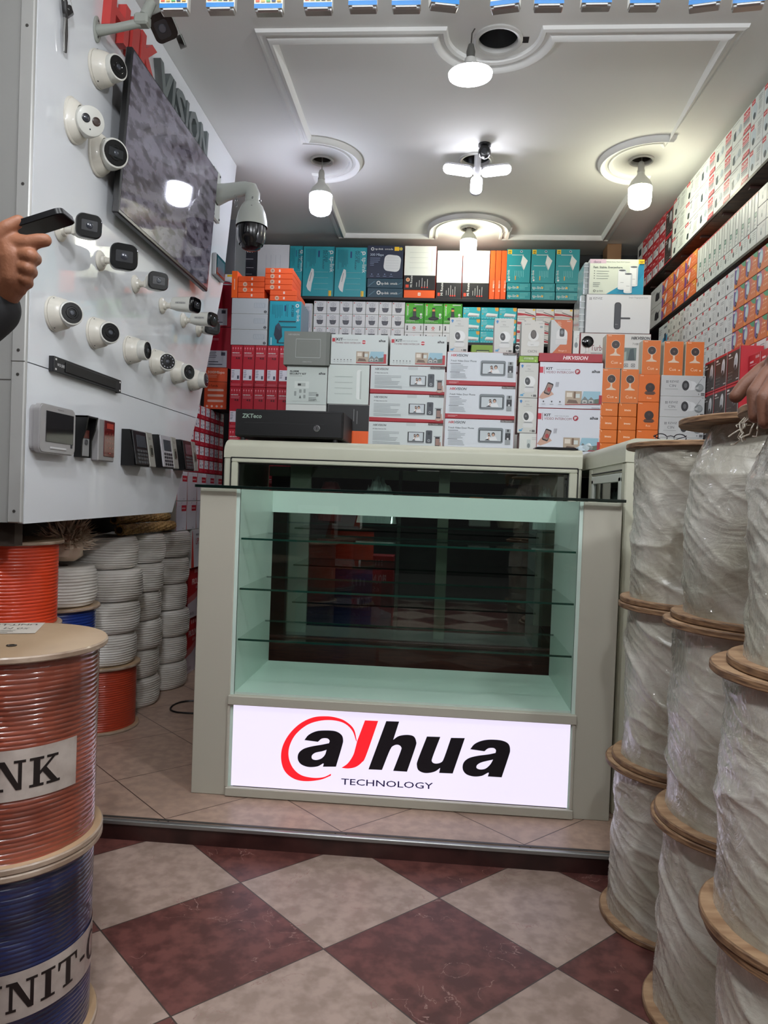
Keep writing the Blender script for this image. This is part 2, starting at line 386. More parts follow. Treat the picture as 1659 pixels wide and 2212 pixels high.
def k_mi_rep(a):           # small white boxes with dark extender
    a.rect(0, 0, 1, 1, (226, 228, 230)); a.rect(.07, .84, .15, .92, (200, 80, 70)); a.ell(.5, .72, .17, .17, (150, 155, 160)); a.ell(.5, .72, .145, .145, (212, 214, 218)); a.rect(.41, .68, .59, .70, (150, 155, 160)); a.rect(.49, .58, .51, .84, (150, 155, 160))
    a.rect(.28, .5, .30, .9, (160, 164, 168)); a.rect(.70, .5, .72, .9, (160, 164, 168))
    a.poly([(.28, .50), (.72, .50), (.74, .46), (.74, .32), (.64, .18), (.36, .18), (.26, .32), (.26, .46)], (84, 86, 94)); a.rect(.24, .44, .76, .52, (70, 72, 80)); a.ell(.5, .33, .025, .025, (120, 122, 130))
def k_gigaset(a):
    a.rect(0, 0, 1, 1, (60, 160, 30)); a.poly([(0, 1), (.7, 1), (.1, .3), (0, .4)], (84, 186, 44)); a.text('motorola', .17, .40, .10, WHITE, 'l', PI/2, bold=.02); a.ell(.13, .9, .04, .04, (220, 60, 40)); a.rect(.48, .9, .92, .94, WHITE)
    a.ell(.50, .24, .26, .09, (24, 26, 30)); a.ell(.5, .28, .18, .07, (44, 46, 50)); a.poly([(.41, .28), (.42, .78), (.57, .78), (.60, .28)], (30, 32, 36)); a.rect(.43, .60, .57, .70, (230, 150, 90)); 
    for r in range(4):
        for c in range(3): a.rect(.445+c*.045, .36+r*.055, .47+c*.045, .39+r*.055, (90, 92, 96))
    a.ell(.85, .44, .06, .06, (230, 240, 230)); a.ell(.85, .30, .06, .06, (230, 240, 230)); a.rect(.82, .27, .88, .33, (40, 60, 40)); a.bars(.06, .14, 1, .5, .06, (190, 220, 180), .5); a.text('# WHAT A CHOICE', .06, .04, .05, (200, 230, 180))
def k_phone_white(a):
    a.rect(0, 0, 1, 1, (226, 228, 230)); a.rect(.10, .25, .17, .75, (50, 50, 54)); a.rect(.11, .50, .16, .66, (120, 120, 120)); a.ell(.5, .5, .16, .16, (206, 60, 60)); a.ell(.5, .5, .09, .09, (240, 200, 200)); a.rect(.42, .2, .58, .24, (200, 90, 90)); a.rect(.84, .25, .88, .78, (50, 50, 54))
def k_switch(a):
    a.rect(0, 0, 1, 1, (44, 184, 198)); a.ell(.1, .86, .05, .05, WHITE); a.text('tp-link', .15, .83, .08, WHITE); a.poly([(.78, 1), (1, 1), (1, .72), (.9, .66), (.8, .74)], (232, 170, 60)); a.bars(.06, .72, 3, .34, .08, (170, 226, 232)); a.rect(.06, .40, .14, .47, (230, 170, 70))
    a.poly([(.28, .34), (.36, .52), (.94, .44), (.92, .30)], (236, 240, 242)); a.poly([(.28, .34), (.92, .30), (.90, .17), (.30, .20)], (206, 212, 216))
    for k in range(8): a.rect(.33+k*.065, .21, .37+k*.065, .27, (60, 66, 76))
    for k in range(5): a.ell(.1+k*.15, .08, .03, .03, (190, 232, 236))
def k_redwhite(a):
    a.rect(0, 0, 1, 1, (228, 226, 226)); a.poly([(0, .52), (.45, .42), (1, .18), (1, .05), (.4, .22), (0, .18)], (190, 44, 60)); a.poly([(.38, .58), (.9, .22), (.94, .26), (.44, .62)], (60, 54, 58)); a.bars(.06, .86, 2, .4, .12, (150, 150, 156)); a.rect(.84, .76, .97, .95, YEL)
def k_tpblack(a):
    a.rect(0, 0, 1, 1, (22, 28, 34)); a.ell(.4, .86, .1, .1, WHITE); a.ell(.4, .86, .06, .06, (22, 28, 34)); a.text('tp-link', .2, .7, .07, WHITE); a.ell(.55, .22, .26, .16, (190, 195, 200)); a.bars(.2, .55, 3, .5, .06, (120, 125, 130))
def k_deco(a):
    a.rect(0, 0, 1, 1, (214, 222, 206)); a.poly([(.32, 0), (1, 0), (1, .95), (.92, .9), (.84, .62), (.7, .36), (.5, .18)], (30, 150, 184)); a.poly([(.50, .05), (.70, .25), (.84, .50), (.92, .85), (1, .95), (1, .6), (.8, .15), (.62, 0)], (24, 134, 172))
    a.rect(0, .88, .30, 1, (206, 180, 196)); a.text('deco', .07, .885, .075, (70, 60, 80), bold=.0); a.text('Whole Home Mesh Wi-Fi System', .30, .905, .034, (80, 84, 84)); a.text('Fast. Stable. Everywhere.', .07, .74, .058, (40, 60, 60), bold=.015)
    for k in range(4): a.ell(.09, .66-k*.07, .014, .014, (90, 100, 96)); a.rect(.13, .65-k*.07, .36-.02*(k % 2), .662-k*.07, (120, 130, 126))
    a.bars(.07, .33, 3, .14, .05, (120, 130, 126)); a.ell(.10, .09, .035, .035, (50, 60, 60)); a.ell(.10, .09, .02, .02, (214, 222, 206)); a.text('tp-link', .14, .07, .05, (50, 60, 60))
    for (u, v) in ((.60, .16), (.81, .26), (.71, .06)):
        a.rect(u-.075, v, u+.075, v+.52, (232, 236, 236)); a.rect(u+.045, v, u+.075, v+.52, (200, 208, 212)); a.ell(u, v, .075*a.w/a.h, .03, (222, 228, 230)); a.ell(u, v+.52, .075*a.w/a.h, .035, (236, 240, 240)); a.ell(u, v+.52, .066*a.w/a.h, .026, (90, 96, 100)); a.rect(u-.03, v+.17, u+.03, v+.18, (150, 156, 160))
    a.rect(.89, .87, 1, .99, YEL); a.rect(.905, .93, .985, .945, (70, 60, 20)); a.rect(.92, .895, .97, .91, (70, 60, 20))
def k_lock(a):
    a.rect(0, 0, 1, 1, (222, 224, 226)); ezviz(a, .05, .87, .055, (110, 112, 114)); a.text('Smart Fingerprint Lock', .95, .91, .036, (130, 132, 134), 'r')
    a.rr(.49, .45, .105, .70, .42, (58, 60, 64)); a.rr(.49, .45, .08, .66, .42, (76, 78, 84)); a.rr(.61, .39, .16, .045, .45, (66, 68, 72)); a.text('EZVIZ', .46, .22, .018, (190, 190, 190))
    a.rect(0, 0, 1, .012, (196, 198, 200))
def ezviz(a, u, v, h, col):
    for i in range(2):
        for j in range(2): a.rr(u+i*h*a.h/a.w*.62, v+j*h*.62, h*a.h/a.w*.42, h*.42, .3, col)
    a.text('EZVIZ', u+h*a.h/a.w*1.6, v, h*.95, col, sx=1.2)
def k_turbo(a):
    a.rect(0, 0, 1, 1, (222, 222, 220)); a.text('Turbo', .15, .75, .08, (120, 30, 46), fit=.20); a.rect(.15, .71, .36, .717, (60, 60, 60)); [a.rect(.15+k*.02, .66, .16+k*.02, .70, (90, 90, 90)) for k in range(11)]
    a.text('HIKVISION', .98, .92, .04, (60, 60, 64), 'r', shear=.2, bold=.03, fit=.26); a.text('7108', .74, .84, .03, (110, 110, 110)); a.rect(.60, .62, .80, .80, (120, 136, 134)); a.poly([(.68, .62), (.71, .78), (.76, .79), (.78, .62)], (80, 96, 100)); a.poly([(.61, .62), (.61, .72), (.66, .75), (.66, .62)], (170, 186, 180))
    for u in (.66, .76): a.rr(u, .55, .055, .05, .2, (110, 112, 112)); a.rr(u, .55, .04, .036, .2, (222, 222, 220)); a.ell(u, .55, .01, .012, (110, 112, 112), 8)
def family(a, u0, v0, u1, v1):
    a.rect(u0, v0, u1, v1, (196, 204, 208)); U = lambda t: u0+(u1-u0)*t; V = lambda t: v0+(v1-v0)*t; hh = (v1-v0)
    for (cx, cy, r, c) in ((.42, .62, .12, (50, 46, 44)), (.63, .60, .17, (36, 32, 32)), (.44, .42, .12, (60, 54, 50))):
        a.ell(U(cx), V(cy+.06), r*hh, r*hh*1.15, c, 12); a.ell(U(cx), V(cy), r*hh*.72, r*hh*.9, (196, 160, 140), 12)
    a.poly([(U(.28), V(.08)), (U(.34), V(.44)), (U(.52), V(.36)), (U(.74), V(.46)), (U(.84), V(.08))], (226, 228, 230)); a.poly([(U(.22), V(.05)), (U(.36), V(.22)), (U(.50), V(.05))], (60, 60, 66))
    a.ell(U(.42), V(.25), .07*hh, .09*hh, (196, 160, 140), 10)
def house(a, u0, v0, u1, v1):
    U = lambda t: u0+(u1-u0)*t; V = lambda t: v0+(v1-v0)*t
    a.rect(u0, v0, U(.47), v1, (176, 160, 140)); a.rect(U(.04), V(.55), U(.2), V(.88), (222, 214, 200)); a.rect(U(.24), V(.45), U(.30), V(.95), (120, 96, 76)); a.poly([(U(.05), V(.1)), (U(.1), V(.36)), (U(.32), V(.32)), (U(.38), V(.08))], (110, 90, 78)); a.rect(U(.3), V(.5), U(.42), V(.8), (206, 214, 210))
    a.poly([(U(.44), v0), (U(.52), v1), (u1, v1), (u1, v0)], (150, 190, 206)); a.poly([(U(.46), V(.3)), (U(.56), V(.62)), (U(.66), V(.36)), (U(.74), V(.58)), (U(.82), V(.4)), (u1, V(.5)), (u1, v0), (U(.44), v0)], (120, 128, 128))
    a.rect(U(.50), V(.1), U(.62), V(.32), (214, 214, 206)); a.rect(U(.68), V(.12), U(.8), V(.34), (200, 200, 194)); a.rect(U(.70), V(.14), U(.78), V(.26), (70, 80, 84)); a.rect(U(.84), V(.1), U(.98), V(.42), (92, 110, 96)); a.rect(U(.52), V(.14), U(.6), V(.24), (90, 96, 98))
def dahua_word(a, u, v, h, col=(40, 40, 44), anchor='r'):
    a.text('alhua', u, v, h, col, anchor, shear=.22, bold=.035); 
def k_kit4(a):
    a.rect(0, 0, 1, 1, (206, 214, 212)); a.rect(.02, .75, .07, .87, (190, 36, 50)); a.rect(.078, .70, .084, .90, (120, 30, 40)); a.text('KIT', .095, .79, .085, (40, 40, 44), bold=.03, sx=1.2); a.text('MAKE YOUR LIFE SAFER', .20, .80, .035, (110, 112, 112)); a.text('4-WIRE VIDEO INTERCOM', .095, .69, .055, (110, 40, 50), fit=.42)
    a.ell(.575, .75, .065, .065, (190, 36, 50)); a.rect(.535, .735, .615, .765, (240, 220, 220)); dahua_word(a, .95, .77, .075)
    house(a, .45, .08, .93, .44); a.rect(.93, .06, .975, .36, (180, 40, 50)); a.poly([(.45, .05), (.975, .05), (.975, .09), (.45, .075)], (180, 40, 50))
    for k in range(6): a.ell(.07+k*.058, .15, .018, .022, (90, 92, 94), 6); a.rect(.055+k*.058, .08, .085+k*.058, .09, (150, 152, 152))
def k_kitip(a):
    a.rect(0, 0, 1, 1, (214, 218, 226)); a.rect(0, .76, .06, .89, (196, 36, 60)); a.rect(.072, .74, .08, .90, (150, 40, 60)); a.text('KIT', .105, .83, .055, (30, 30, 34), bold=.03, sx=1.2); a.text('MAKE YOUR LIFE SAFER', .27, .83, .02, (110, 112, 116)); a.text('VIDEO INTERCOM', .105, .755, .05, (130, 30, 50)); a.ell(.60, .80, .058, .058, (160, 26, 50)); a.text('IP', .60, .775, .055, WHITE, 'c', bold=.03); dahua_word(a, .95, .785, .058)
    a.poly([(0, .22), (.06, .34), (.12, .42), (.2, .36), (.24, .3), (.16, .24), (.06, .19)], (200, 160, 140)); a.rr(.155, .42, .10, .26, .2, (30, 28, 30), -.35); a.rr(.155, .42, .08, .20, .1, (150, 120, 110), -.35); a.ell(.16, .40, .04, .05, (170, 60, 60), 10)
    for k in range(3): a.poly([(.26+.018*k, .46), (.268+.018*k, .46), (.278+.018*k, .56), (.27+.018*k, .57)], (120, 122, 126))
    house(a, .42, .09, .97, .38); a.rect(.95, .12, 1, .30, (170, 36, 50)); a.poly([(.42, .075), (1, .105), (1, .12), (.42, .09)], (170, 36, 50))
    for k in range(3): a.ell(.08+k*.13, .14, .016, .02, (60, 62, 66), 6); a.rect(.05+k*.13, .08, .11+k*.13, .087, (150, 152, 156))
    a.rect(.84, .02, .97, .032, (150, 150, 156))
def k_hik7(a):
    a.rect(0, 0, 1, 1, (212, 218, 224)); a.poly([(0, 0), (1, 0), (1, .115), (0, .14)], (170, 26, 40)); a.rect(.04, .05, .15, .06, (220, 170, 170)); a.rect(.04, .08, .18, .09, (220, 170, 170))
    a.text('HIK', .055, .855, .075, (190, 40, 50), shear=.25, bold=.025); a.text('VISION', .130, .855, .075, (60, 64, 68), shear=.25, bold=.02); a.text('7-inch Video Door Phone', .055, .70, .052, (90, 100, 104), bold=.015)
    a.rect(.05, .635, .2, .65, (90, 94, 98)); a.bars(.06, .60, 5, .26, .042, (150, 156, 160), .35, 1); a.rect(.05, .375, .19, .39, (90, 94, 98)); a.bars(.06, .345, 4, .24, .042, (150, 156, 160), .35, 5)
    a.rr(.665, .52, .36, .46, .12, (120, 128, 132)); a.rect(.50, .33, .83, .68, (60, 66, 70)); family(a, .515, .35, .815, .66)
    a.rect(.875, .26, .95, .72, (150, 156, 158)); a.rect(.875, .40, .95, .60, (40, 42, 46)); a.ell(.912, .43, .03, .03, (210, 212, 214)); a.ell(.912, .55, .02, .02, (90, 92, 96)); a.rect(.90, .64, .925, .71, (50, 52, 56))
    a.rect(.80, .93, 1, 1, (90, 84, 82)); a.text('Easy Operation', .815, .945, .035, (214, 210, 206))
def k_hikip(a):
    a.rect(0, 0, 1, 1, (206, 214, 214)); a.poly([(0, 0), (1, 0), (1, .10), (0, .15)], (170, 26, 40)); a.rr(.57, .93, .13, .12, .25, (190, 198, 198))
    a.text('HIKVISION', .06, .84, .07, (60, 62, 64), shear=.25, bold=.02); a.text('IP Video Intercom Kit', .06, .72, .038, (70, 74, 78), bold=.02)
    a.bars(.06, .64, 7, .36, .05, (140, 148, 150), .35, 2); a.bars(.06, .27, 2, .4, .05, (140, 148, 150), .35, 6)
    a.rect(.53, .30, .75, .66, (46, 50, 52)); a.rect(.53, .26, .75, .30, (150, 154, 156)); family(a, .545, .33, .735, .64)
    a.rr(.815, .50, .085, .46, .15, (70, 76, 82)); a.ell(.815, .62, .05, .06, (50, 56, 62), 12); a.ell(.815, .36, .045, .05, (190, 196, 200), 14); a.ell(.815, .36, .032, .036, (90, 96, 102), 12)
    a.rect(.90, .16, .96, .50, (40, 36, 38)); a.rect(.905, .20, .955, .44, (150, 120, 110)); a.poly([(.88, .1), (.93, .06), (.985, .1), (.975, .34), (.96, .3), (.96, .16), (.9, .16)], (190, 160, 146)); a.rect(.88, .50, .97, .53, (150, 156, 158))
    a.rect(.80, .92, 1, .995, (84, 80, 78)); a.text('Easy Operation', .815, .94, .035, (206, 202, 200))
def k_hikgrey(a):
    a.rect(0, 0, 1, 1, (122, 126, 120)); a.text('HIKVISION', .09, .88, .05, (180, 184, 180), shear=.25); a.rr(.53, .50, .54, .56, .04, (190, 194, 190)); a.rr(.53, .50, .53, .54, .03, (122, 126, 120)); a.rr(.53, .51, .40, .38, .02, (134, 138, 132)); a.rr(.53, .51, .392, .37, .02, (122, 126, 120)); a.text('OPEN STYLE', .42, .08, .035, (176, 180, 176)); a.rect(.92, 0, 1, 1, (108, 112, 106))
def k_alarm(a):
    a.rect(0, 0, 1, 1, (198, 208, 202)); a.text('ALARM', .07, .84, .045, (30, 34, 34), bold=.04, sx=1.15); a.text('SECURITY KIT', .07, .775, .045, (30, 34, 34), bold=.04, sx=1.1); a.rect(.07, .735, .38, .745, (130, 136, 132)); dahua_word(a, .95, .79, .058)
    a.rect(.20, .42, .56, .60, (214, 222, 216)); a.rect(.28, .47, .47, .56, (176, 184, 178)); a.rect(.28, .49, .36, .54, (30, 34, 36)); a.rect(.16, .08, .84, .085, (150, 156, 152))
    for (u, v, w_, h_) in ((.20, .22, .05, .12), (.32, .30, .06, .09), (.43, .30, .05, .10), (.43, .16, .05, .09)): a.rr(u+w_/2, v+h_/2, w_, h_, .2, (150, 158, 154))
    a.poly([(.32, .16), (.38, .16), (.35, .24)], (110, 116, 114)); a.bars(.56, .32, 3, .22, .035, (130, 136, 134)); a.rect(.74, .22, .80, .28, (110, 114, 112)); a.bars(.56, .18, 3, .2, .035, (90, 94, 92)); a.text('(14.)', .68, .11, .035, (60, 62, 62))
def k_ty1(a):
    a.rect(0, 0, 1, 1, (206, 208, 202)); a.ell(.14, .91, .035, .035, (60, 130, 190), 12); a.poly([(.10, .84), (.12, .9), (.16, .9), (.18, .84), (.14, .865)], (60, 130, 190)); ezviz(a, .36, .90, .02, (110, 110, 110)); a.text('TY1', .42, .79, .04, (100, 102, 100)); a.rect(.28, .755, .74, .763, (150, 152, 150))
    a.ell(.55, .46, .165, .165, (222, 224, 222), 22); a.ell(.55, .46, .15, .15, (228, 230, 228), 20); a.ell(.44, .47, .075, .11, (60, 62, 64), 16, .15); a.ell(.42, .48, .03, .035, (110, 112, 114), 10); a.poly([(.26, .20), (.30, .28), (.80, .28), (.82, .20), (.74, .15), (.34, .15)], (214, 216, 214)); a.poly([(.30, .28), (.80, .28), (.72, .32), (.38, .32)], (160, 162, 162))
    a.rr(.16, .07, .16, .05, .3, (90, 160, 200)); a.rect(.20, .10, .30, .12, (110, 170, 210)); a.rect(.76, .035, .92, .055, (40, 40, 40)); a.rect(.76, .065, .92, .085, (40, 40, 40)); a.rect(.66, .04, .70, .08, (120, 120, 120))
def k_c6cn(a):
    a.rect(0, 0, 1, 1, (206, 204, 196)); ezviz(a, .16, .90, .025, (90, 90, 90)); a.text('C6CN', .30, .10, .07, (110, 110, 108)); a.rr(.86, .84, .12, .06, .3, (150, 160, 160)); a.rect(.74, .93, .95, .94, (150, 150, 150))
    a.ell(.53, .57, .15, .15, (220, 220, 216), 22); a.ell(.53, .62, .085, .13, (70, 64, 60), 18); a.ell(.53, .62, .06, .10, (92, 84, 78), 16); a.poly([(.26, .32), (.30, .42), (.78, .42), (.80, .32), (.72, .27), (.34, .27)], (216, 216, 212)); a.text('ezviz', .42, .31, .03, (120, 120, 118))
def k_ranger(a):
    a.rect(0, 0, 1, 1, (196, 98, 48)); a.poly([(0, 1), (.14, 1), (.55, .72), (.55, .34), (.10, 0), (0, 0)], (196, 198, 196)); a.text('imou', .74, .94, .035, WHITE, bold=.02); a.text('Ranger 2', .40, .07, .045, (236, 200, 170)); a.bars(.30, .93, 4, .22, .035, (226, 190, 160), .3, 3)
    a.rr(.52, .50, .50, .46, .45, (216, 216, 214)); a.rr(.50, .34, .52, .14, .2, (206, 206, 204)); a.rr(.52, .62, .22, .24, .3, (60, 60, 62)); a.ell(.52, .63, .045, .06, (120, 122, 126), 12); a.rect(.26, .42, .78, .43, (170, 170, 168))
def imou(a, u, v, h, col=(250, 226, 196), anchor='l'): a.text('imou', u, v, h, col, anchor, bold=.02, sx=1.1)
def k_cue(a):
    a.rect(0, 0, 1, 1, (214, 112, 36)); imou(a, .10, .945, .032); a.ell(.52, .70, .125, .125, (230, 214, 190), 22); a.ell(.52, .70, .115, .115, (52, 40, 38), 22); a.ell(.52, .70, .03, .03, (90, 74, 66), 10)
    a.poly([(.46, .58), (.58, .58), (.56, .50), (.60, .44), (.78, .40), (.80, .375), (.22, .375), (.24, .40), (.42, .44), (.48, .50)], (222, 200, 176)); a.text('Cue', .30, .14, .085, (246, 214, 178)); a.rr(.82, .155, .10, .03, .3, (246, 214, 178))
def k_imou_plain(a): a.rect(0, 0, 1, 1, (216, 112, 26)); imou(a, .5, .42, .15, (252, 226, 196), 'c'); a.rect(0, .97, 1, 1, (190, 92, 18)); a.poly([(.08, 1), (.12, 1), (.16, .82), (.13, .82)], (240, 190, 140))
def k_rex(a):
    a.rect(0, 0, 1, 1, (222, 108, 24)); imou(a, .08, .93, .035); a.ell(.55, .52, .165, .165, (46, 34, 32), 24); a.poly([(.30, .30), (.34, .38), (.76, .38), (.80, .30), (.72, .26), (.38, .26)], (66, 44, 36)); a.rect(.28, .31, .82, .335, (110, 66, 42)); a.text('Rex', .42, .11, .075, (246, 200, 160)); a.ell(.55, .56, .05, .05, (66, 50, 46), 12)
def k_c3n(a):
    a.rect(0, 0, 1, 1, (190, 192, 192)); ezviz(a, .12, .66, .10, (70, 72, 74)); a.text('C3N', .18, .44, .12, (90, 92, 94)); a.rect(.09, .33, .38, .345, (130, 132, 132))
    a.ell(.68, .52, .27, .22, (214, 216, 216), 22); a.ell(.60, .53, .20, .26, (206, 208, 208), 22); a.ell(.55, .52, .17, .24, (44, 44, 46), 22); a.ell(.55, .52, .08, .12, (90, 92, 94), 14); a.poly([(.76, .42), (.90, .86), (.906, .85), (.772, .40)], (120, 122, 122)); a.ell(.86, .42, .20, .20, (120, 124, 124), 12); a.ell(.88, .44, .13, .14, (150, 154, 154), 10); a.poly([(.74, .40), (.84, .50), (.84, .34)], (180, 182, 182))
    a.rect(.90, .06, .98, .10, (30, 30, 30)); a.rect(.90, .13, .98, .17, (30, 30, 30)); a.rect(.84, .08, .86, .15, (120, 120, 120)); a.rect(.93, .92, .97, .95, (120, 120, 120))
def k_green(a): a.rect(0, 0, 1, 1, (140, 180, 60)); a.rect(.22, .42, .78, .82, (30, 60, 20)); a.rect(.24, .46, .76, .78, (190, 210, 150)); a.text('EZVIZ TY1', .28, .50, .20, (30, 60, 20)); a.text('CE', .10, .12, .24, (200, 226, 150)); a.rect(.84, .15, .88, .35, (200, 226, 150))
def k_dvr(a):              # tall narrow red recorder box
    a.rect(0, 0, 1, 1, (186, 24, 46)); 
    for k in range(4): a.rect(.12+k*.22, .90, .20+k*.22, .945, (230, 150, 160)); a.rect(.14+k*.22, .87, .18+k*.22, .88, (230, 150, 160))
    a.text('HIKVISION', .10, .80, .025, WHITE, bold=.04, fit=.62); a.bars(.10, .775, 2, .8, .03, (220, 140, 150), .4); a.rect(.06, .16, .82, .42, (222, 222, 232)); a.bars(.10, .39, 4, .34, .04, (90, 90, 110), .3, 4); a.rect(.58, .19, .74, .27, (70, 70, 90)); a.bars(.10, .24, 1, .2, .05, (90, 90, 110)); a.ell(.12, .12, .014, .014, (60, 10, 20), 8); a.bars(.10, .07, 2, .8, .025, (220, 120, 134), .35)
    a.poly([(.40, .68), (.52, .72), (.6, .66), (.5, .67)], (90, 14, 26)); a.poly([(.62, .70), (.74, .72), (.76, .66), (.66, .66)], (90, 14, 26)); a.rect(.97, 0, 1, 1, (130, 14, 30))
def k_network(a):
    a.rect(0, 0, 1, 1, (178, 20, 46)); a.text('HIKVISION', .08, .86, .06, WHITE, shear=.2, bold=.03); a.text('NETWORK', .08, .76, .045, (240, 220, 226), bold=.02); a.bars(.10, .73, 2, .6, .03, (226, 150, 164), .4, 2); a.rect(.42, .04, .90, .44, (220, 220, 232)); a.bars(.46, .40, 4, .26, .04, (90, 90, 110), .3, 4); a.rect(.76, .32, .86, .40, (80, 80, 100)); a.bars(.46, .18, 2, .34, .06, (90, 90, 110), .35, 8)
def k_grey3(a):
    a.rect(0, 0, 1, 1, (184, 190, 194)); a.rr(.78, .55, .32, .34, .2, (170, 178, 184)); 
    for k in range(6): a.poly([(.65+k*.045, .42), (.665+k*.045, .68), (.672+k*.045, .68), (.66+k*.045, .42)], (206, 212, 216))
    a.ell(.94, .14, .09, .09, (30, 30, 34), 12); a.ell(.94, .14, .05, .05, (184, 190, 194), 10); a.rect(.90, .12, .98, .16, (30, 30, 34))
def k_ac1200(a):
    a.rect(0, 0, 1, 1, (24, 158, 178)); a.text('tp-link', .86, .82, .075, WHITE, 'l', -PI/2); a.ell(.87, .90, .04, .04, WHITE); a.ell(.87, .90, .022, .022, (24, 158, 178)); a.text('AC1200', .69, .92, .055, (14, 60, 76), 'l', -PI/2, bold=.02); a.vbars(.58, .93, 2, .3, .05, (14, 90, 106), .3); a.rr(.49, .84, .045, .13, .2, (24, 70, 120)); a.vbars(.40, .92, 7, .36, .05, (16, 110, 128), .3, 3)
    a.poly([(.16, .24), (.20, .44), (.30, .52), (.40, .40), (.42, .20), (.34, .12), (.22, .14)], (24, 40, 60)); a.poly([(.20, .44), (.30, .52), (.40, .40), (.34, .34)], (44, 62, 84)); a.rect(.30, .53, .84, .555, (20, 34, 50)); a.rect(.38, .41, .86, .43, (20, 34, 50)); a.rect(.30, .05, .86, .07, (20, 34, 50)); a.rect(.26, .05, .32, .16, (24, 40, 60)); a.rect(.82, .02, .92, .20, YEL); a.rect(.06, .01, .10, .18, (170, 220, 228))
def k_hdd(a):              # small red box with white label, on the left wall
    a.rect(0, 0, 1, 1, (182, 28, 50)); a.rect(.10, .34, .90, 1, (220, 222, 230)); a.bars(.18, .92, 2, .3, .1, (90, 90, 110)); a.ell(.72, .62, .07, .07, (70, 70, 90), 8); a.poly([(.2, .5), (.3, .68), (.4, .6), (.46, .44)], (140, 140, 160)); a.rect(.70, .86, .82, .94, (190, 50, 60)); a.text('S/N:76', .25, .12, .10, (226, 150, 160))
def k_tallwhite(a):
    a.rect(0, 0, 1, 1, (206, 206, 216)); a.rect(.52, .66, 1, .86, (186, 30, 50)); a.text('HIKVISION', .56, .73, .05, (236, 214, 220), fit=.34, bold=.02); a.rect(.2, .83, .5, .836, (130, 130, 140)); a.poly([(0, 0), (.06, 0), (.02, .4), (.02, .7), (.06, 1), (0, 1)], (176, 24, 44)); a.rect(.5, .92, .52, .97, (70, 70, 80)); a.text('TURBO', .62, .05, .035, (110, 110, 120))
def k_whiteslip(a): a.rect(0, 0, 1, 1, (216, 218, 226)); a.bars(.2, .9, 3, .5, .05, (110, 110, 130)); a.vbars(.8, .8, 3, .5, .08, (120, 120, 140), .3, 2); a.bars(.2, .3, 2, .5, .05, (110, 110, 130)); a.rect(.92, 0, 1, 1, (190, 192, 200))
def k_ups_w(a):
    a.rect(0, 0, 1, 1, (206, 204, 212)); a.poly([(0, 0), (.24, 0), (.06, .9), (0, 1)], (196, 60, 50)); a.text('SMART UPS POWER', .34, .83, .05, (60, 40, 50), bold=.02, fit=.56); a.text('UPS', .32, .60, .17, (176, 50, 60), sx=.8, bold=.01); a.rect(.30, .50, .8, .505, (150, 140, 150)); a.rect(.84, .18, 1, .66, (26, 24, 28))
def k_ups_r(a):
    a.rect(0, 0, 1, 1, (176, 40, 44)); a.poly([(0, 0), (1, 0), (1, .55), (.4, .35), (0, .3)], (196, 182, 190)); a.poly([(0, .3), (.4, .35), (1, .55), (1, .68), (.4, .48), (0, .42)], (190, 110, 110)); a.text('PROLINK', .22, .66, .11, (226, 190, 190), bold=.02, fit=.55); a.text('650VA', .45, .56, .06, (226, 190, 190)); 
    for k in range(4): a.rect(.36+k*.1, .88, .40+k*.1, .95, (236, 200, 200))
    a.rect(.78, .22, .96, .68, (24, 22, 26)); a.text('650-S2U', .1, .06, .06, (90, 70, 80)); a.text('650', .82, .07, .09, (60, 50, 56))
def k_xiaomi_cam(a):       # black / orange 300 Mbps carton
    a.rect(0, 0, 1, 1, (234, 96, 60)); a.rect(0, 0, .12, 1, (40, 34, 36)); a.text('300Mbps', .22, .86, .06, (250, 214, 200), bold=.02, fit=.66); a.bars(.22, .82, 2, .4, .04, (250, 190, 170)); a.rect(.12, .655, 1, .665, (90, 40, 30)); a.text('i-Tenda', .3, .54, .05, (40, 30, 34)); 
    for k in range(3): a.rr(.56, .46-k*.13, .62, .055, .4, (246, 200, 186))
    for k in range(4): a.ell(.24+k*.19, .07, .028, .028, (248, 214, 204), 10)
def k_edgeline(a): a.rect(0, 0, 1, 1, (90, 92, 94)); a.text('HIKVISION', .72, .9, .08, (180, 60, 70), 'l', -PI/2, fit=.34)
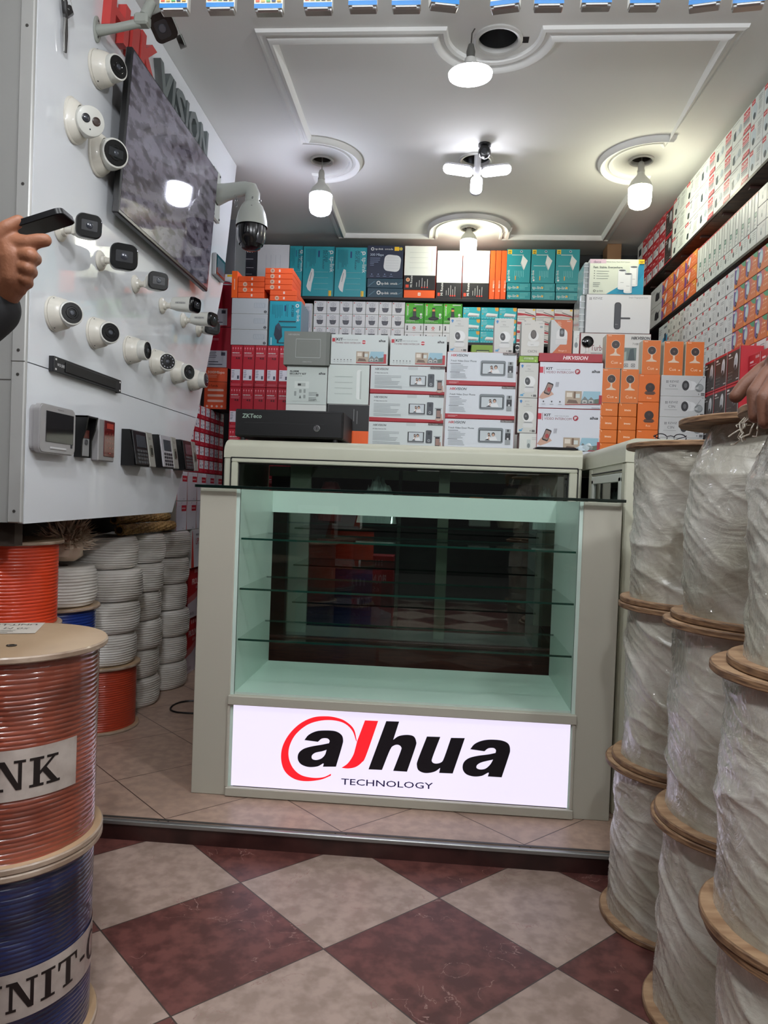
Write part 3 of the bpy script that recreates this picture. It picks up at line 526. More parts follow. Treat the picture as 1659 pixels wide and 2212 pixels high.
# right wall
def k_dome_text(a):
    a.rect(0, 0, 1, 1, (214, 220, 218)); a.rect(.02, .80, .30, .98, (200, 50, 60)); a.rect(.06, .87, .25, .91, (240, 210, 212)); a.ell(.28, .50, .24, .30, (190, 204, 210), 20); a.ell(.26, .30, .12, .14, (66, 78, 86), 14); a.bars(.60, .86, 3, .32, .07, (90, 96, 98)); a.bars(.60, .62, 5, .30, .065, (150, 156, 158)); a.bars(.60, .20, 1, .2, .06, (110, 120, 120))
def k_h265(a):
    a.rect(0, 0, 1, 1, (218, 224, 220)); a.rect(.60, .34, .93, .92, (222, 226, 224)); a.rect(.60, .66, .93, .92, (196, 50, 66)); a.text('H.265+', .765, .72, .12, WHITE, 'c', bold=.03, fit=.29); a.rect(.60, .56, .93, .64, (206, 120, 130)); a.rect(.60, .48, .93, .54, (120, 120, 124)); a.rect(.60, .40, .93, .46, (150, 150, 152)); a.rect(.60, .33, .93, .38, (170, 170, 172))
    a.poly([(.07, .28), (.08, .56), (.20, .62), (.22, .30), (.16, .22)], (60, 76, 84)); a.rr(.30, .46, .18, .26, .3, (206, 214, 218)); a.ell(.44, .50, .14, .17, (170, 184, 190), 12); a.rect(.36, .45, .42, .50, (150, 164, 172)); a.bars(.06, .90, 1, .36, .06, (110, 116, 116)); a.bars(.06, .74, 1, .1, .06, (120, 126, 126))
    a.poly([(.60, 0), (1, 0), (1, .20), (.68, .20)], (196, 54, 66)); 
    for k in range(4): a.rect(.70+k*.07, .06, .73+k*.07, .14, (240, 216, 218))
    a.rect(0, 0, 1, .015, (180, 50, 60))
def k_bullet_text(a):
    a.rect(0, 0, 1, 1, (216, 224, 218)); a.rect(0, .84, .26, 1, (200, 50, 62)); a.rect(.04, .90, .20, .94, (240, 214, 216)); a.poly([(.14, .22), (.18, .44), (.30, .40), (.28, .16), (.20, .12)], (56, 68, 66)); a.poly([(.18, .44), (.36, .60), (.44, .52), (.30, .40)], (200, 208, 208)); a.poly([(.34, .56), (.42, .74), (.46, .72), (.42, .50)], (170, 180, 180)); a.poly([(.30, .84), (.46, .90), (.44, .84), (.36, .80)], (70, 78, 76))
    a.bars(.66, .86, 2, .28, .08, (90, 96, 94)); a.bars(.62, .62, 5, .3, .08, (160, 166, 164)); a.bars(.55, .2, 1, .36, .06, (120, 124, 122))
def k_black_dome(a):
    a.rect(0, 0, 1, 1, (52, 44, 42)); a.rect(0, .93, 1, 1, (196, 36, 48)); a.rect(0, 0, 1, .05, (190, 34, 48)); a.rect(.06, .84, .24, .89, (220, 216, 214)); a.rect(.06, .76, .40, .79, (180, 176, 174)); a.ell(.66, .60, .13, .25, (206, 212, 216), 20, -.12); a.ell(.64, .56, .09, .16, (176, 184, 190), 18, -.1); a.ell(.63, .42, .085, .11, (30, 30, 34), 16); a.ell(.63, .42, .04, .05, (80, 84, 90), 12)
    for r in range(3):
        for c in range(3): a.rect(.08+c*.13, .34-r*.10, .17+c*.13, .36-r*.10, (120, 114, 110))
    a.rect(.74, .10, .92, .13, (200, 196, 194)); a.rect(.96, 0, 1, 1, (190, 190, 190))
def k_red_label(a): a.rect(0, 0, 1, 1, (188, 34, 46)); a.rect(.08, .06, .92, .52, (214, 216, 220)); a.bars(.14, .46, 4, .4, .07, (90, 90, 100), .35, 3); a.rect(.66, .32, .84, .46, (80, 80, 90)); a.rect(.12, .74, .42, .80, (236, 200, 204)); a.bars(.12, .68, 1, .6, .05, (230, 180, 186)); [a.rect(.6+k*.11, .84, .66+k*.11, .92, (236, 200, 204)) for k in range(3)]; a.rect(.97, 0, 1, 1, (220, 214, 214))
def k_white_sq(a): a.rect(0, 0, 1, 1, (206, 208, 206)); a.rr(.5, .48, .5, .42, .1, (44, 46, 48)); a.bars(.2, .9, 1, .5, .06, (120, 120, 120))
def k_bullet_orange(a):
    a.rect(0, 0, 1, 1, (224, 118, 62)); a.poly([(0, 0), (0, .8), (.16, .62), (.2, .2), (.1, 0)], (120, 70, 140)); a.poly([(.62, 1), (1, 1), (1, .3), (.86, .62)], (226, 150, 60)); a.poly([(.3, 1), (.62, 1), (.5, .7), (.3, .62)], (206, 96, 96)); a.rect(.05, .85, .2, .93, (236, 200, 200)); a.poly([(.22, .28), (.30, .62), (.42, .82), (.50, .78), (.46, .50), (.38, .22)], (216, 214, 218)); a.ell(.28, .26, .13, .16, (44, 40, 54), 16); a.ell(.28, .26, .06, .08, (120, 120, 136), 12); a.text('IP', .66, .66, .12, (248, 214, 190), bold=.02); a.rect(.78, .68, .9, .74, (248, 214, 190)); a.bars(.62, .54, 1, .34, .05, (246, 196, 170)); [a.rect(.62+k*.1, .28, .66+k*.1, .36, (246, 196, 170)) for k in range(3)]
def k_picture_white(a): a.rect(0, 0, 1, 1, (188, 190, 190)); a.poly([(.42, .30), (.46, .62), (.58, .72), (.64, .60), (.78, .62), (.80, .28), (.62, .22)], (44, 44, 48)); a.bars(.1, .86, 2, .34, .07, (110, 112, 112)); a.ell(.86, .6, .07, .07, (120, 122, 122), 10)
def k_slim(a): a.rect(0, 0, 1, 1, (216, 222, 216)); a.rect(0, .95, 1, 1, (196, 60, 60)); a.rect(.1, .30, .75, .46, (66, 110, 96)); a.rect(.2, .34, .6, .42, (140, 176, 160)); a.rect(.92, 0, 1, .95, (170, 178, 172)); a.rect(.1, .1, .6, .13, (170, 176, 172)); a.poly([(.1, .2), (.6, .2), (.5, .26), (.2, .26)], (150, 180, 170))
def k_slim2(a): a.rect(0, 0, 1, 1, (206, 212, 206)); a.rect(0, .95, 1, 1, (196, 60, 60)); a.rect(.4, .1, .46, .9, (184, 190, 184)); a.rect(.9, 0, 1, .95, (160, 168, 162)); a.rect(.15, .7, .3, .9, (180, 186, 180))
def k_lowwhite(a): a.rect(0, 0, 1, 1, (212, 220, 214)); a.rect(.02, .72, .18, .98, (200, 56, 66)); a.ell(.30, .52, .14, .20, (74, 84, 84), 14); a.rect(.28, .6, .34, .9, (160, 168, 164)); a.bars(.56, .84, 4, .36, .13, (150, 156, 152), .3)
def k_plainwhite(a): a.rect(0, 0, 1, 1, (214, 218, 212)); a.rect(.4, .3, .6, .7, (190, 200, 196)); a.ell(.5, .4, .07, .12, (120, 130, 130), 12); a.bars(.66, .8, 2, .26, .08, (170, 176, 172))
def k_dome_white(a):
    a.rect(0, 0, 1, 1, (218, 221, 220)); a.rect(.02, .84, .24, .98, (200, 56, 66)); a.ell(.30, .52, .17, .30, (200, 206, 206), 18); a.ell(.30, .50, .15, .27, (222, 225, 224), 18); a.ell(.27, .32, .085, .12, (60, 64, 68), 16); a.ell(.27, .32, .035, .05, (120, 126, 128), 10); a.bars(.56, .80, 2, .38, .08, (120, 124, 124), .3); a.bars(.56, .56, 5, .34, .085, (176, 180, 180), .25, 3)
def k_dome_orange(a):
    a.rect(0, 0, 1, 1, (212, 118, 66)); a.poly([(0, 1), (0, .3), (.16, .12), (.3, .5), (.34, 1)], (110, 84, 150)); a.poly([(.34, 1), (.30, .5), (.46, .3), (.6, .6), (.6, 1)], (198, 100, 96)); a.poly([(.56, 1), (1, 1), (1, .72), (.76, .80)], (70, 150, 110)); a.poly([(0, 0), (0, .24), (.3, 0)], (232, 140, 50)); a.rect(.04, .86, .22, .94, (240, 206, 206)); a.ell(.28, .60, .18, .32, (160, 190, 200), 20, -.1); a.ell(.26, .52, .14, .24, (190, 212, 216), 18, -.1); a.ell(.22, .26, .09, .12, (40, 40, 56), 16); a.ell(.22, .26, .04, .05, (130, 140, 156), 10)
    a.text('IP', .60, .60, .10, (250, 220, 190), bold=.02); a.rect(.74, .62, .88, .68, (250, 220, 190)); a.bars(.60, .50, 1, .34, .06, (246, 200, 170)); [a.rect(.60+k*.12, .24, .64+k*.12, .32, (248, 210, 180)) for k in range(3)]
def k_blue_white(a): a.rect(0, 0, 1, 1, (206, 212, 216)); a.poly([(.45, 0), (1, 0), (1, .42), (.5, .3)], (60, 150, 200)); a.bars(.08, .8, 3, .3, .1, (120, 126, 130)); a.rect(.66, .12, .84, .5, (40, 60, 80)); a.rect(.6, .75, .9, .85, (110, 116, 120))
def k_hanging(a): pass
KINDS = {k[2:]: v for k, v in list(globals().items()) if k.startswith('k_')}
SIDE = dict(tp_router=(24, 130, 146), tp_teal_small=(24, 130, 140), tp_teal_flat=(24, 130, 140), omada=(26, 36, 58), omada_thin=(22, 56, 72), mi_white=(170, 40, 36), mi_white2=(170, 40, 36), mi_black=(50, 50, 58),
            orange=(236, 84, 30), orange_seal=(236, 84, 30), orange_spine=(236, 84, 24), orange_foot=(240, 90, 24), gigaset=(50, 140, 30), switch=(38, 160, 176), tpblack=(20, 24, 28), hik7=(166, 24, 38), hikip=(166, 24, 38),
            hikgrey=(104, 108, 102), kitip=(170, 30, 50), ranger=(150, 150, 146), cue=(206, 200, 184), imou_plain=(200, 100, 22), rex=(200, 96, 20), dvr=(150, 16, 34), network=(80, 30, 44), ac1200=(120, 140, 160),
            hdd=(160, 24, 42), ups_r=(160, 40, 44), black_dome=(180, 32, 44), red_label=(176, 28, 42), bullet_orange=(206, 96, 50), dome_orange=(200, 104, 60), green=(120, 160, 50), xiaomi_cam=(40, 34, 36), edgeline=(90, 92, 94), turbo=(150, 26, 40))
_bm = {}
def boxmesh(kind, w, h, d):
    key = (kind, round(w, 3), round(h, 3), round(d, 3))
    if key in _bm: return _bm[key]
    mb = MB(); side = M(SIDE.get(kind, (206, 208, 206)), .5)
    mb.box(-w/2, 0, 0, w/2, d, h, side, .0012)
    mb.box(-w/2+.004, .004, h, w/2-.004, d*.5, h+.0004, side)       # upper flap
    a = Art(w, h)
    KINDS[kind](a)
    T = FRONT(w)
    # keep artwork inside the face
    a.it = [([(min(max(x, .0012), w-.0012), min(max(y, .0012), h-.0012)) for x, y in pts], fs, mt, k) for pts, fs, mt, k in a.it]
    a.emit(mb, T)
    _bm[key] = mb.mesh(kind+'_box'); return _bm[key]
def put(kind, name, x, y, z, w, h, d, label, cat='box', group=None, rotz=0.0):
    o = bpy.data.objects.new(name, boxmesh(kind, w, h, d)); COL.objects.link(o)
    o.location = (x, y, z); o.rotation_euler = (0, 0, rotz); tag(o, label, cat, group); return o
# ================================================================ SETTING
CEIL = 2.68; PX = -1.13; WX = 1.21
def struct(name, mb, loc=(0, 0, 0)): o = mb.build(name, loc=loc); tag(o, kind='structure'); return o
floor_m = tilemat('lower_floor_tiles', -.4895, 1.657, ((84, 48, 44), (112, 68, 62)), ((150, 129, 117), (172, 150, 138)), (70, 60, 54), 1.0)
plat_m = tilemat('platform_tiles', -.25+.263, 2.12, ((158, 134, 118), (176, 150, 132)), ((160, 136, 120), (174, 148, 130)), (70, 52, 46), 0.0)
mb = MB(); mb.box(-3.2, -1.6, -.11, 3.2, 2.10, -.06, floor_m); struct('floor', mb)
mb = MB(); mb.box(-2.2, 2.105, -.11, 2.0, 5.3, 0, plat_m); struct('floor_platform', mb)
riser = streaked('dark_marble', (40, 20, 18), (70, 40, 36), 9, (1, 1, 1), .35)
alu = M((150, 152, 150), .35, .8)
mb = MB(); mb.box(-2.2, 2.097, -.06, 2.0, 2.1055, -.014, riser); struct('trim_1', mb)
mb = MB(); mb.box(-2.2, 2.090, -.014, 2.0, 2.112, -.001, alu, .002); mb.box(-2.2, 2.106, -.002, 2.0, 2.116, .0015, M((60, 56, 52), .5)); struct('trim_2', mb)
ceil_m = M((226, 227, 224), .85, bump=(30, .06, 2.5, .96))
# ceiling with round holes for the down-lights and the added entrance bulbs
HOLES = [(.147, 2.789, .074), (-.674, 3.767, .050), (.921, 3.758, .050), (-.45, .55, .05), (.95, .75, .05), (.15, -.65, .05), (.111, 3.762, .070), (.113, 4.734, .045)]
def plate_with_holes(x0, y0, x1, y1, z, holes, mat):
    mb = MB(); ys = sorted(holes, key=lambda h: h[1]); xs = [x0] + [] + [x1]
    cells = [(h[0]-.12, h[1]-.12, h[0]+.12, h[1]+.12, h) for h in holes]
    gx = sorted(set([x0, x1] + [v for c in cells for v in (c[0], c[2])])); gy = sorted(set([y0, y1] + [v for c in cells for v in (c[1], c[3])]))
    for xa, xb in zip(gx, gx[1:]):
        for ya, yb in zip(gy, gy[1:]):
            mx, my = (xa+xb)/2, (ya+yb)/2
            if any(c[0] < mx < c[2] and c[1] < my < c[3] for c in cells): continue
            mb.add([(xa, ya, z), (xb, ya, z), (xb, yb, z), (xa, yb, z)], [(3, 2, 1, 0)], mat)
    for c in cells:
        hx, hy, r = c[4]; n = 32; vs = []
        for k in range(n):
            a = 2*PI*k/n; vs.append((hx+r*math.cos(a), hy+r*math.sin(a), z))
        for k in range(n):
            a = 2*PI*k/n; s_ = .12/max(abs(math.cos(a)), abs(math.sin(a))); vs.append((hx+s_*math.cos(a), hy+s_*math.sin(a), z))
        mb.add(vs, [(n+k, n+(k+1) % n, (k+1) % n, k)[::-1] for k in range(n)], mat)
    mb.add([(x0, y0, z+.16), (x1, y0, z+.16), (x1, y1, z+.16), (x0, y1, z+.16)], [(0, 1, 2, 3)], mat)
    return mb
# the grid lines of the cells must cover the whole plate, so split one row at a time
struct('ceiling', plate_with_holes(-3.2, -1.6, 3.2, 5.3, CEIL, HOLES, ceil_m))
# plaster moulding: one swept profile following the rectangle with rounded bites
def arc(cx, cy, r, a0, a1, n=14): return [(cx+r*math.cos(math.radians(a0+(a1-a0)*k/n)), cy+r*math.sin(math.radians(a0+(a1-a0)*k/n))) for k in range(n+1)]
mx0, mx1, my0, my1 = -.715, .985, 2.745, 4.845
path = [(mx0, my0)] + [(-.071, my0)] + arc(.130, 2.745, .200, 180, 0, 22) + [(mx1, my0)] + [(mx1, 3.565)] + arc(.965, 3.760, .215, -85, -275, 22)[0:] + [(mx1, 3.97)] + [(mx1, my1)] + [(.345, my1)] \
    + arc(.113, 4.735, .235, 28, 152, 0+14)[:0] + [(.345, 4.72)] + arc(.113, 4.72, .225, 0, -180, 18) + [(-.118, 4.845)] + [(mx0, my1)] + [(mx0, 3.96)] + arc(-.70, 3.760, .205, 95, -85, 22) + [(mx0, 3.555)]
cl = []
for p in path:
    if not cl or (Vector(p)-Vector(cl[-1])).length > .006: cl.append(p)
prof = [(-.034, 0), (-.030, -.012), (-.018, -.016), (-.012, -.010), (.0, -.009), (.010, -.022), (.022, -.026), (.032, -.016), (.036, 0)]
def sweep(path, prof, z, mat):
    mb = MB(); n = len(path); vs = []
    for i in range(n):
        p = Vector(path[i]); a = (p-Vector(path[i-1])).normalized(); b = (Vector(path[(i+1) % n])-p).normalized()
        na = Vector((-a.y, a.x)); nb = Vector((-b.y, b.x)); m = (na+nb)
        m = m.normalized() if m.length > 1e-3 else na; sc = 1/max(.55, m.dot(na))
        for (o, h) in prof: q = p+m*o*sc; vs.append((q.x, q.y, z+h))
    k = len(prof); fs = [(i*k+j, i*k+j+1, ((i+1) % n)*k+j+1, ((i+1) % n)*k+j) for i in range(n) for j in range(k-1)]
    mb.add(vs, [f[::-1] for f in fs], mat, True); return mb
mold = sweep(cl, prof, CEIL, M((224, 225, 222), .7)); struct('trim_3', mold)
# walls
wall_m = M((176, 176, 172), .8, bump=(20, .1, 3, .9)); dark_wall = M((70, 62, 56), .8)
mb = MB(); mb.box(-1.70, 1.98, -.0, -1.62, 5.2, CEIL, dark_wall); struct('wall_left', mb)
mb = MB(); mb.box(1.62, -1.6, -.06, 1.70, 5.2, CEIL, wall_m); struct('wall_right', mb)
mb = MB(); mb.box(-1.70, 5.18, 0, 1.70, 5.26, CEIL, M((52, 54, 56), .7)); struct('wall_back', mb)
# unseen dark street side, added to keep reflections in the counter glass dark
mb = MB(); mb.box(-6, -4.4, -.11, 6, -4.3, 4.2, M((46, 44, 42), .8)); struct('wall_street_added', mb)
mb = MB(); mb.box(-6, -4.3, -.11, 6, -1.6, -.07, M((70, 66, 62), .8)); struct('floor_street_added', mb)
mb = MB(); mb.box(-3.3, -4.3, -.07, -3.2, 1.95, 3.4, M((56, 54, 52), .8)); struct('wall_side_street_added', mb)
mb = MB(); mb.box(3.2, -4.3, -.07, 3.3, 5.2, 3.4, M((56, 54, 52), .8)); struct('wall_side_added', mb)
# the display wall: white glossy board boxed out from the left wall, its far edge cut at a slant
gloss = M((216, 219, 222), .035); gloss2 = M((150, 150, 146), .3)
out = [(1.94, .866), (3.058, .878), (3.335, 1.307), (3.662, 2.0), (3.835, CEIL), (1.94, CEIL)]
seam = 1.3055
lower = [(1.94, .866), (3.058, .878), (3.334, seam-.0015), (1.94, seam-.0015)]; upper = [(1.94, seam+.0015), (3.335, seam+.0015), (3.662, 2.0), (3.835, CEIL-.001), (1.94, CEIL-.001)]
Tb = axes((PX, 0, 0), (0, 1, 0), (0, 0, 1), (1, 0, 0))
mb = MB()
mb.prism(lower, -.018, 0, gloss, Tb); mb.prism(upper, -.018, 0, gloss, Tb)
mb.prism([(y+(.004 if y < 2 else -.004), z+(.003 if z < 1 else 0)) for y, z in out], -.03, -.0185, M((60, 60, 60), .6), Tb)
# return of the box towards the street side
mb.box(-1.62, 1.93, .868, PX-.012, 1.945, CEIL-.001, gloss2); mb.box(PX-.04, 1.924, .868, PX-.001, 1.9395, CEIL-.001, M((178, 178, 174), .35, .2), .003)
mb.box(-1.62, 1.9285, 1.255, PX-.042, 1.9299, 1.2575, M((90, 88, 84), .6)); mb.box(PX-.04, 1.9232, seam-.001, PX-.001, 1.9242, seam+.001, M((70, 66, 60), .6))
for z in (.90, 1.27, 1.335, 1.78, 2.2): mb.lathe([(.0045, 0), (.004, .0015), (0, .002)], M((90, 88, 84), .4, .6), 10, aim((PX-.02, 1.924, z), (0, -1, 0)))
struct('wall_panel', mb)
mb = MB(); mb.box(-1.62, 1.98, .80, PX-.05, 2.02, .866, M((60, 50, 42), .7)); mb.box(-1.62, 1.95, -.0, -1.58, 1.99, .866, M((60, 50, 42), .7)); struct('trim_4', mb)
# street-side left wall below/in front of the board
mb = MB(); mb.box(-3.2, 1.93, -.06, -1.62, 1.98, CEIL, wall_m); struct('wall_front_left', mb)

# ================================================================ CEILING LAMPS
def basket(parent, x, y, r, mat, hang=0.0, cut=False):
    mb = MB(); T = Matrix.Translation((x, y, CEIL))
    mb.lathe([(r*1.22, .0), (r*1.22, -.006), (r*1.12, -.011), (r*.99, -.008), (r*.96, .002), (r*.985, .03)], M((188, 188, 184), .4), 36, T, cap=False)
    o = mb.build('rim', parent)
    mb = MB(); mb.lathe([(r*.985, .002), (r*.9, .04), (r*.62, .10), (0, .125)], mat, 36, T, cap=False)
    mb.build('reflector', parent); return o
refl = M((120, 122, 124), .25, .9); dim = M((60, 56, 50), .5)
def t_bulb(x, y, zc, col, label, group, rr=.059, cord=True, hole_r=.05, half=.05, tint=(255, 255, 255), gain=1.0):
    t = empty('pendant_bulb', (0, 0, 0)); tag(t, label, 'light bulb', group)
    basket(t, x, y, hole_r, dim)
    T = Matrix.Translation((x, y, 0))
    zt = zc+half
    mb = MB(); mb.lathe([(rr, zt), (rr*.98, zt+.012), (rr*.80, zt+.032), (rr*.52, zt+.050), (rr*.34, zt+.062), (rr*.30, zt+.075)], M((176, 176, 168), .45), 32, T, smooth=True, fn=lambda r, z, a: (r*(1-.02*(math.cos(a*14) > .3)*(z < zt+.03)), z)); mb.build('bulb_housing', t)
    mb = MB(); mb.lathe([(.017, zt+.072), (.018, zt+.085), (.0155, zt+.086), (.0155, zt+.112), (.012, zt+.125), (.006, zt+.13)], M((150, 148, 140), .5), 20, T); mb.build('lamp_socket', t)
    mb = MB(); mb.tube([(x, y, zt+.125), (x+.002, y, (zt+CEIL)/2+.06), (x, y, CEIL+.05)], .003, M((120, 118, 112), .6), 8); mb.build('cord', t)
    mb = MB(); mb.lathe([(0, zc-half), (rr*.55, zc-half+.002), (rr*.85, zc-half+.012), (rr*.96, zc-half+.028), (rr*.985, zc), (rr, zt)], M(tint, .5, emit=BULB*gain), 32, T, cap=False); mb.build('diffuser', t)
    return t
G = 'pendant bulbs hanging under round ceiling openings'
t_bulb(-.668, 3.77, 2.452, None, 'cool white bulb hanging by the board side of the ceiling', G, .058, hole_r=.05, tint=(232, 236, 255))
t_bulb(.921, 3.76, 2.493, None, 'slightly yellow bulb hanging beside the boxes of the right wall', G, .056, hole_r=.05, tint=(255, 252, 226))
t_bulb(.113, 4.70, 2.555, None, 'bulb hanging before the router boxes on the back wall', G, .052, hole_r=.045, half=.045, tint=(255, 253, 232))
G2 = 'added fill bulbs over the entrance side of the shop'  # unseen extra bulbs, added to light the front half of the shop
t_bulb(-.45, .55, 2.42, None, 'added fill bulb hanging near the entrance on the board side', G2, .058, tint=(246, 249, 255), gain=7.8)
t_bulb(.95, .75, 2.42, None, 'added fill bulb hanging near the entrance on the drum side', G2, .058, tint=(246, 249, 255), gain=7.8)
t_bulb(.15, -.65, 2.42, None, 'added fill bulb hanging over the doorway', G2, .058, tint=(246, 249, 255), gain=7.8)
# flat disc lamp at the front
t = empty('disc_lamp'); tag(t, 'flat round lamp glowing white under the large front ceiling opening', 'light bulb')
basket(t, .147, 2.789, .074, refl)
mb = MB()
Td = aim((.048, 2.70, 2.502), (.03, .06, -1), (0, 1, 0))
mb.lathe([(.079, -.002), (.077, .008), (.062, .014), (0, .018)], M((246, 248, 255), .5, emit=BULB*1.0), 40, Td, cap=False); mb.build('diffuser', t)
mb = MB(); mb.lathe([(.0, -.055), (.02, -.054), (.024, -.03), (.054, -.018), (.079, -.002)], M((190, 190, 186), .45), 40, Td, cap=False); mb.build('bulb_housing', t)
mb = MB(); pv = Td @ Vector((0, 0, -.05)); mb.tube([pv, pv+Vector((0, .002, .03)), pv+Vector((0, .004, .055))], [.014, .016, .010], M((84, 84, 80), .5), 14); mb.build('lamp_socket', t)
mb = MB(); mb.tube([pv+Vector((0, .004, .055)), pv+Vector((.002, .01, .10)), (.065, 2.74, CEIL+.02)], .0025, M((60, 58, 54), .5), 8); mb.build('cord', t)
mb = MB(); mb.box(.147+.088, 2.775, CEIL-.0015, .147+.112, 2.81, CEIL-.0005, M((24, 20, 18), .8)); mb.build('hole_mark', t)
# three-blade folding lamp
t = empty('blade_lamp'); tag(t, 'three blade folding lamp glowing in the middle of the ceiling', 'light bulb')
basket(t, .111, 3.762, .070, refl)
c = Vector((.118, 3.70, 2.600))
mb = MB(); mb.lathe([(0, -.03), (.016, -.028), (.021, -.012), (.021, .012), (.017, .014), (.017, .075), (0, .078)], M((196, 196, 200), .4), 24, Matrix.Translation(c)); mb.build('lamp_socket', t)
for ang, dn in ((172, -.20), (10, -.19), (-97, 3.2)):
    a = math.radians(ang); d = Vector((math.cos(a), math.sin(a), -dn)).normalized(); sd = Vector((-math.sin(a), math.cos(a), 0)); nn = d.cross(sd)
    nn = Vector((0, -.55, -1)) if ang > 0 else Vector((0, -1, .3)); nn = (nn-d*nn.dot(d)).normalized(); sd = nn.cross(d)
    T = axes(c+Vector((0, 0, -.012)), d, sd, nn)
    L = .150 if ang > 0 else .105
    mb = MB(); mb.prism(rrect(L, .056, .026, 6, .022+L/2, 0), .001, .0045, M((244, 244, 255), .5, emit=BULB*.9), T)
    mb.prism(rrect(L, .058, .027, 6, .022+L/2, 0), -.012, .0008, M((190, 190, 194), .45), T); mb.build('lamp_blade', t)
t = empty('ceiling_camera'); tag(t, 'small black camera on the ceiling above the three blade lamp', 'camera')
mb = MB(); mb.lathe([(.030, 0), (.030, -.010), (.022, -.014), (.022, -.03)], M((26, 26, 28), .35), 24, Matrix.Translation((.145, 3.60, CEIL))); mb.build('mount', t)
mb = MB(); mb.lathe([(0, -.032), (.018, -.03), (.029, -.012), (.031, .006), (.026, .02), (.0, .026)], M((16, 16, 18), .22), 24, aim((.145, 3.585, CEIL-.045), (-.05, -1, -.15))); mb.build('camera_head', t)
mb = MB(); mb.lathe([(.014, 0), (.012, .004), (0, .005)], M((50, 52, 56), .1), 18, aim((.1438, 3.5605, CEIL-.0485), (-.05, -1, -.15))); mb.build('lens', t)

# ================================================================ DISPLAY CASE (front)
cream = M((178, 175, 160), .5, bump=(60, .05)); creamd = M((170, 167, 150), .5)
gtop = M((10, 26, 22), .08, coat=1.0)
inner = M((200, 220, 209), .35, bump=(40, .05))
FY, BY = 2.317, 2.80
case = empty('display_case', (-.105, 2.56, 0)); tag(case, 'low cream display case with empty glass shelves and a lit sign base', 'display case'); base = case.location.copy()
def part(name, mb, parent, label=None, off=None):
    o = mb.build(name, parent, loc=tuple(-(off if off is not None else base))); 
    if label: o['label'] = label
    return o
mb = MB(); mb.box(-.766, FY, 0, -.648, BY, .984, cream, .002); mb.box(-.650, FY+.004, .02, -.6365, BY, .984, inner); part('side_pillar', mb, case)
mb = MB(); mb.box(.440, FY, 0, .556, BY, .984, cream, .002); mb.box(.4285, FY+.004, .02, .4405, BY, .984, inner); part('side_pillar', mb, case)
mb = MB(); mb.box(-.6365, FY+.02, .305, .4285, BY, .331, inner); mb.box(-.6365, FY+.012, .300, .4285, FY+.02, .331, M((206, 214, 208), .4)); part('floor_board', mb, case)
mb = MB(); mb.box(-.652, FY-.012, .296, .444, FY+.016, .325, cream, .002); part('front_ledge', mb, case)
mb = MB(); mb.box(-.6365, BY-.018, .903, .4285, BY, .984, inner); part('back_rail', mb, case)
mb = MB(); mb.box(-.652, FY-.012, .002, .444, FY+.004, .030, cream, .002); mb.box(-.648, FY+.03, .03, .440, FY+.2, .295, creamd); mb.box(-.654, FY-.006, .03, -.646, FY+.006, .296, cream, .001); mb.box(.434, FY-.006, .03, .442, FY+.006, .296, cream, .001); part('plinth', mb, case)
sign_m = M((236, 227, 253), .4, emit=SIGN); sign_m.node_tree.nodes['Principled BSDF'].inputs['Base Color'].default_value = (.22, .21, .24, 1)
mb = MB(); mb.box(-.6445, FY+.006, .031, .4335, FY+.028, .2945, sign_m); sign = part('sign_panel', mb, case, 'white light box with a red and black logo')
mb = MB(); mb.box(-.775, FY-.030, .9850, .560, FY-.022, .9940, gtop, .001); mb.box(-.775, FY-.022, .9850, -.768, BY+.02, .9940, gtop); mb.box(.553, FY-.022, .9850, .560, BY+.02, .9940, gtop)
mb.add([(-.768, FY-.022, .9895), (.553, FY-.022, .9895), (.553, BY+.02, .9895), (-.768, BY+.02, .9895)], [(0, 1, 2, 3)], glassmat('top_glass', (240, 248, 244))); part('glass_top', mb, case, 'greenish glass top with dark edge')
glass_clear = glassmat('shelf_glass', (240, 248, 244)); glass_front = glassmat('front_glass', (246, 251, 248))
edge_g = M((20, 58, 48), .15)
for z in (.822, .660, .496):
    mb = MB(); mb.add([(-.634, FY+.026, z+.006), (.426, FY+.026, z+.006), (.426, BY-.09, z+.006), (-.634, BY-.09, z+.006)], [(0, 1, 2, 3)], glass_clear)
    mb.box(-.634, FY+.022, z, .426, FY+.026, z+.006, edge_g); mb.box(-.634, BY-.09, z, .426, BY-.087, z+.006, edge_g); part('glass_shelf', mb, case)
mb = MB(); mb.add([(-.646, FY+.008, .326), (.438, FY+.008, .326), (.438, FY+.008, .984), (-.646, FY+.008, .984)], [(0, 1, 2, 3)], glass_front)
mb.box(-.6385, FY+.005, .326, -.6365, FY+.011, .984, M((150, 180, 168), .15)); mb.box(.4285, FY+.005, .326, .4305, FY+.011, .984, M((150, 180, 168), .15)); part('front_glass', mb, case)
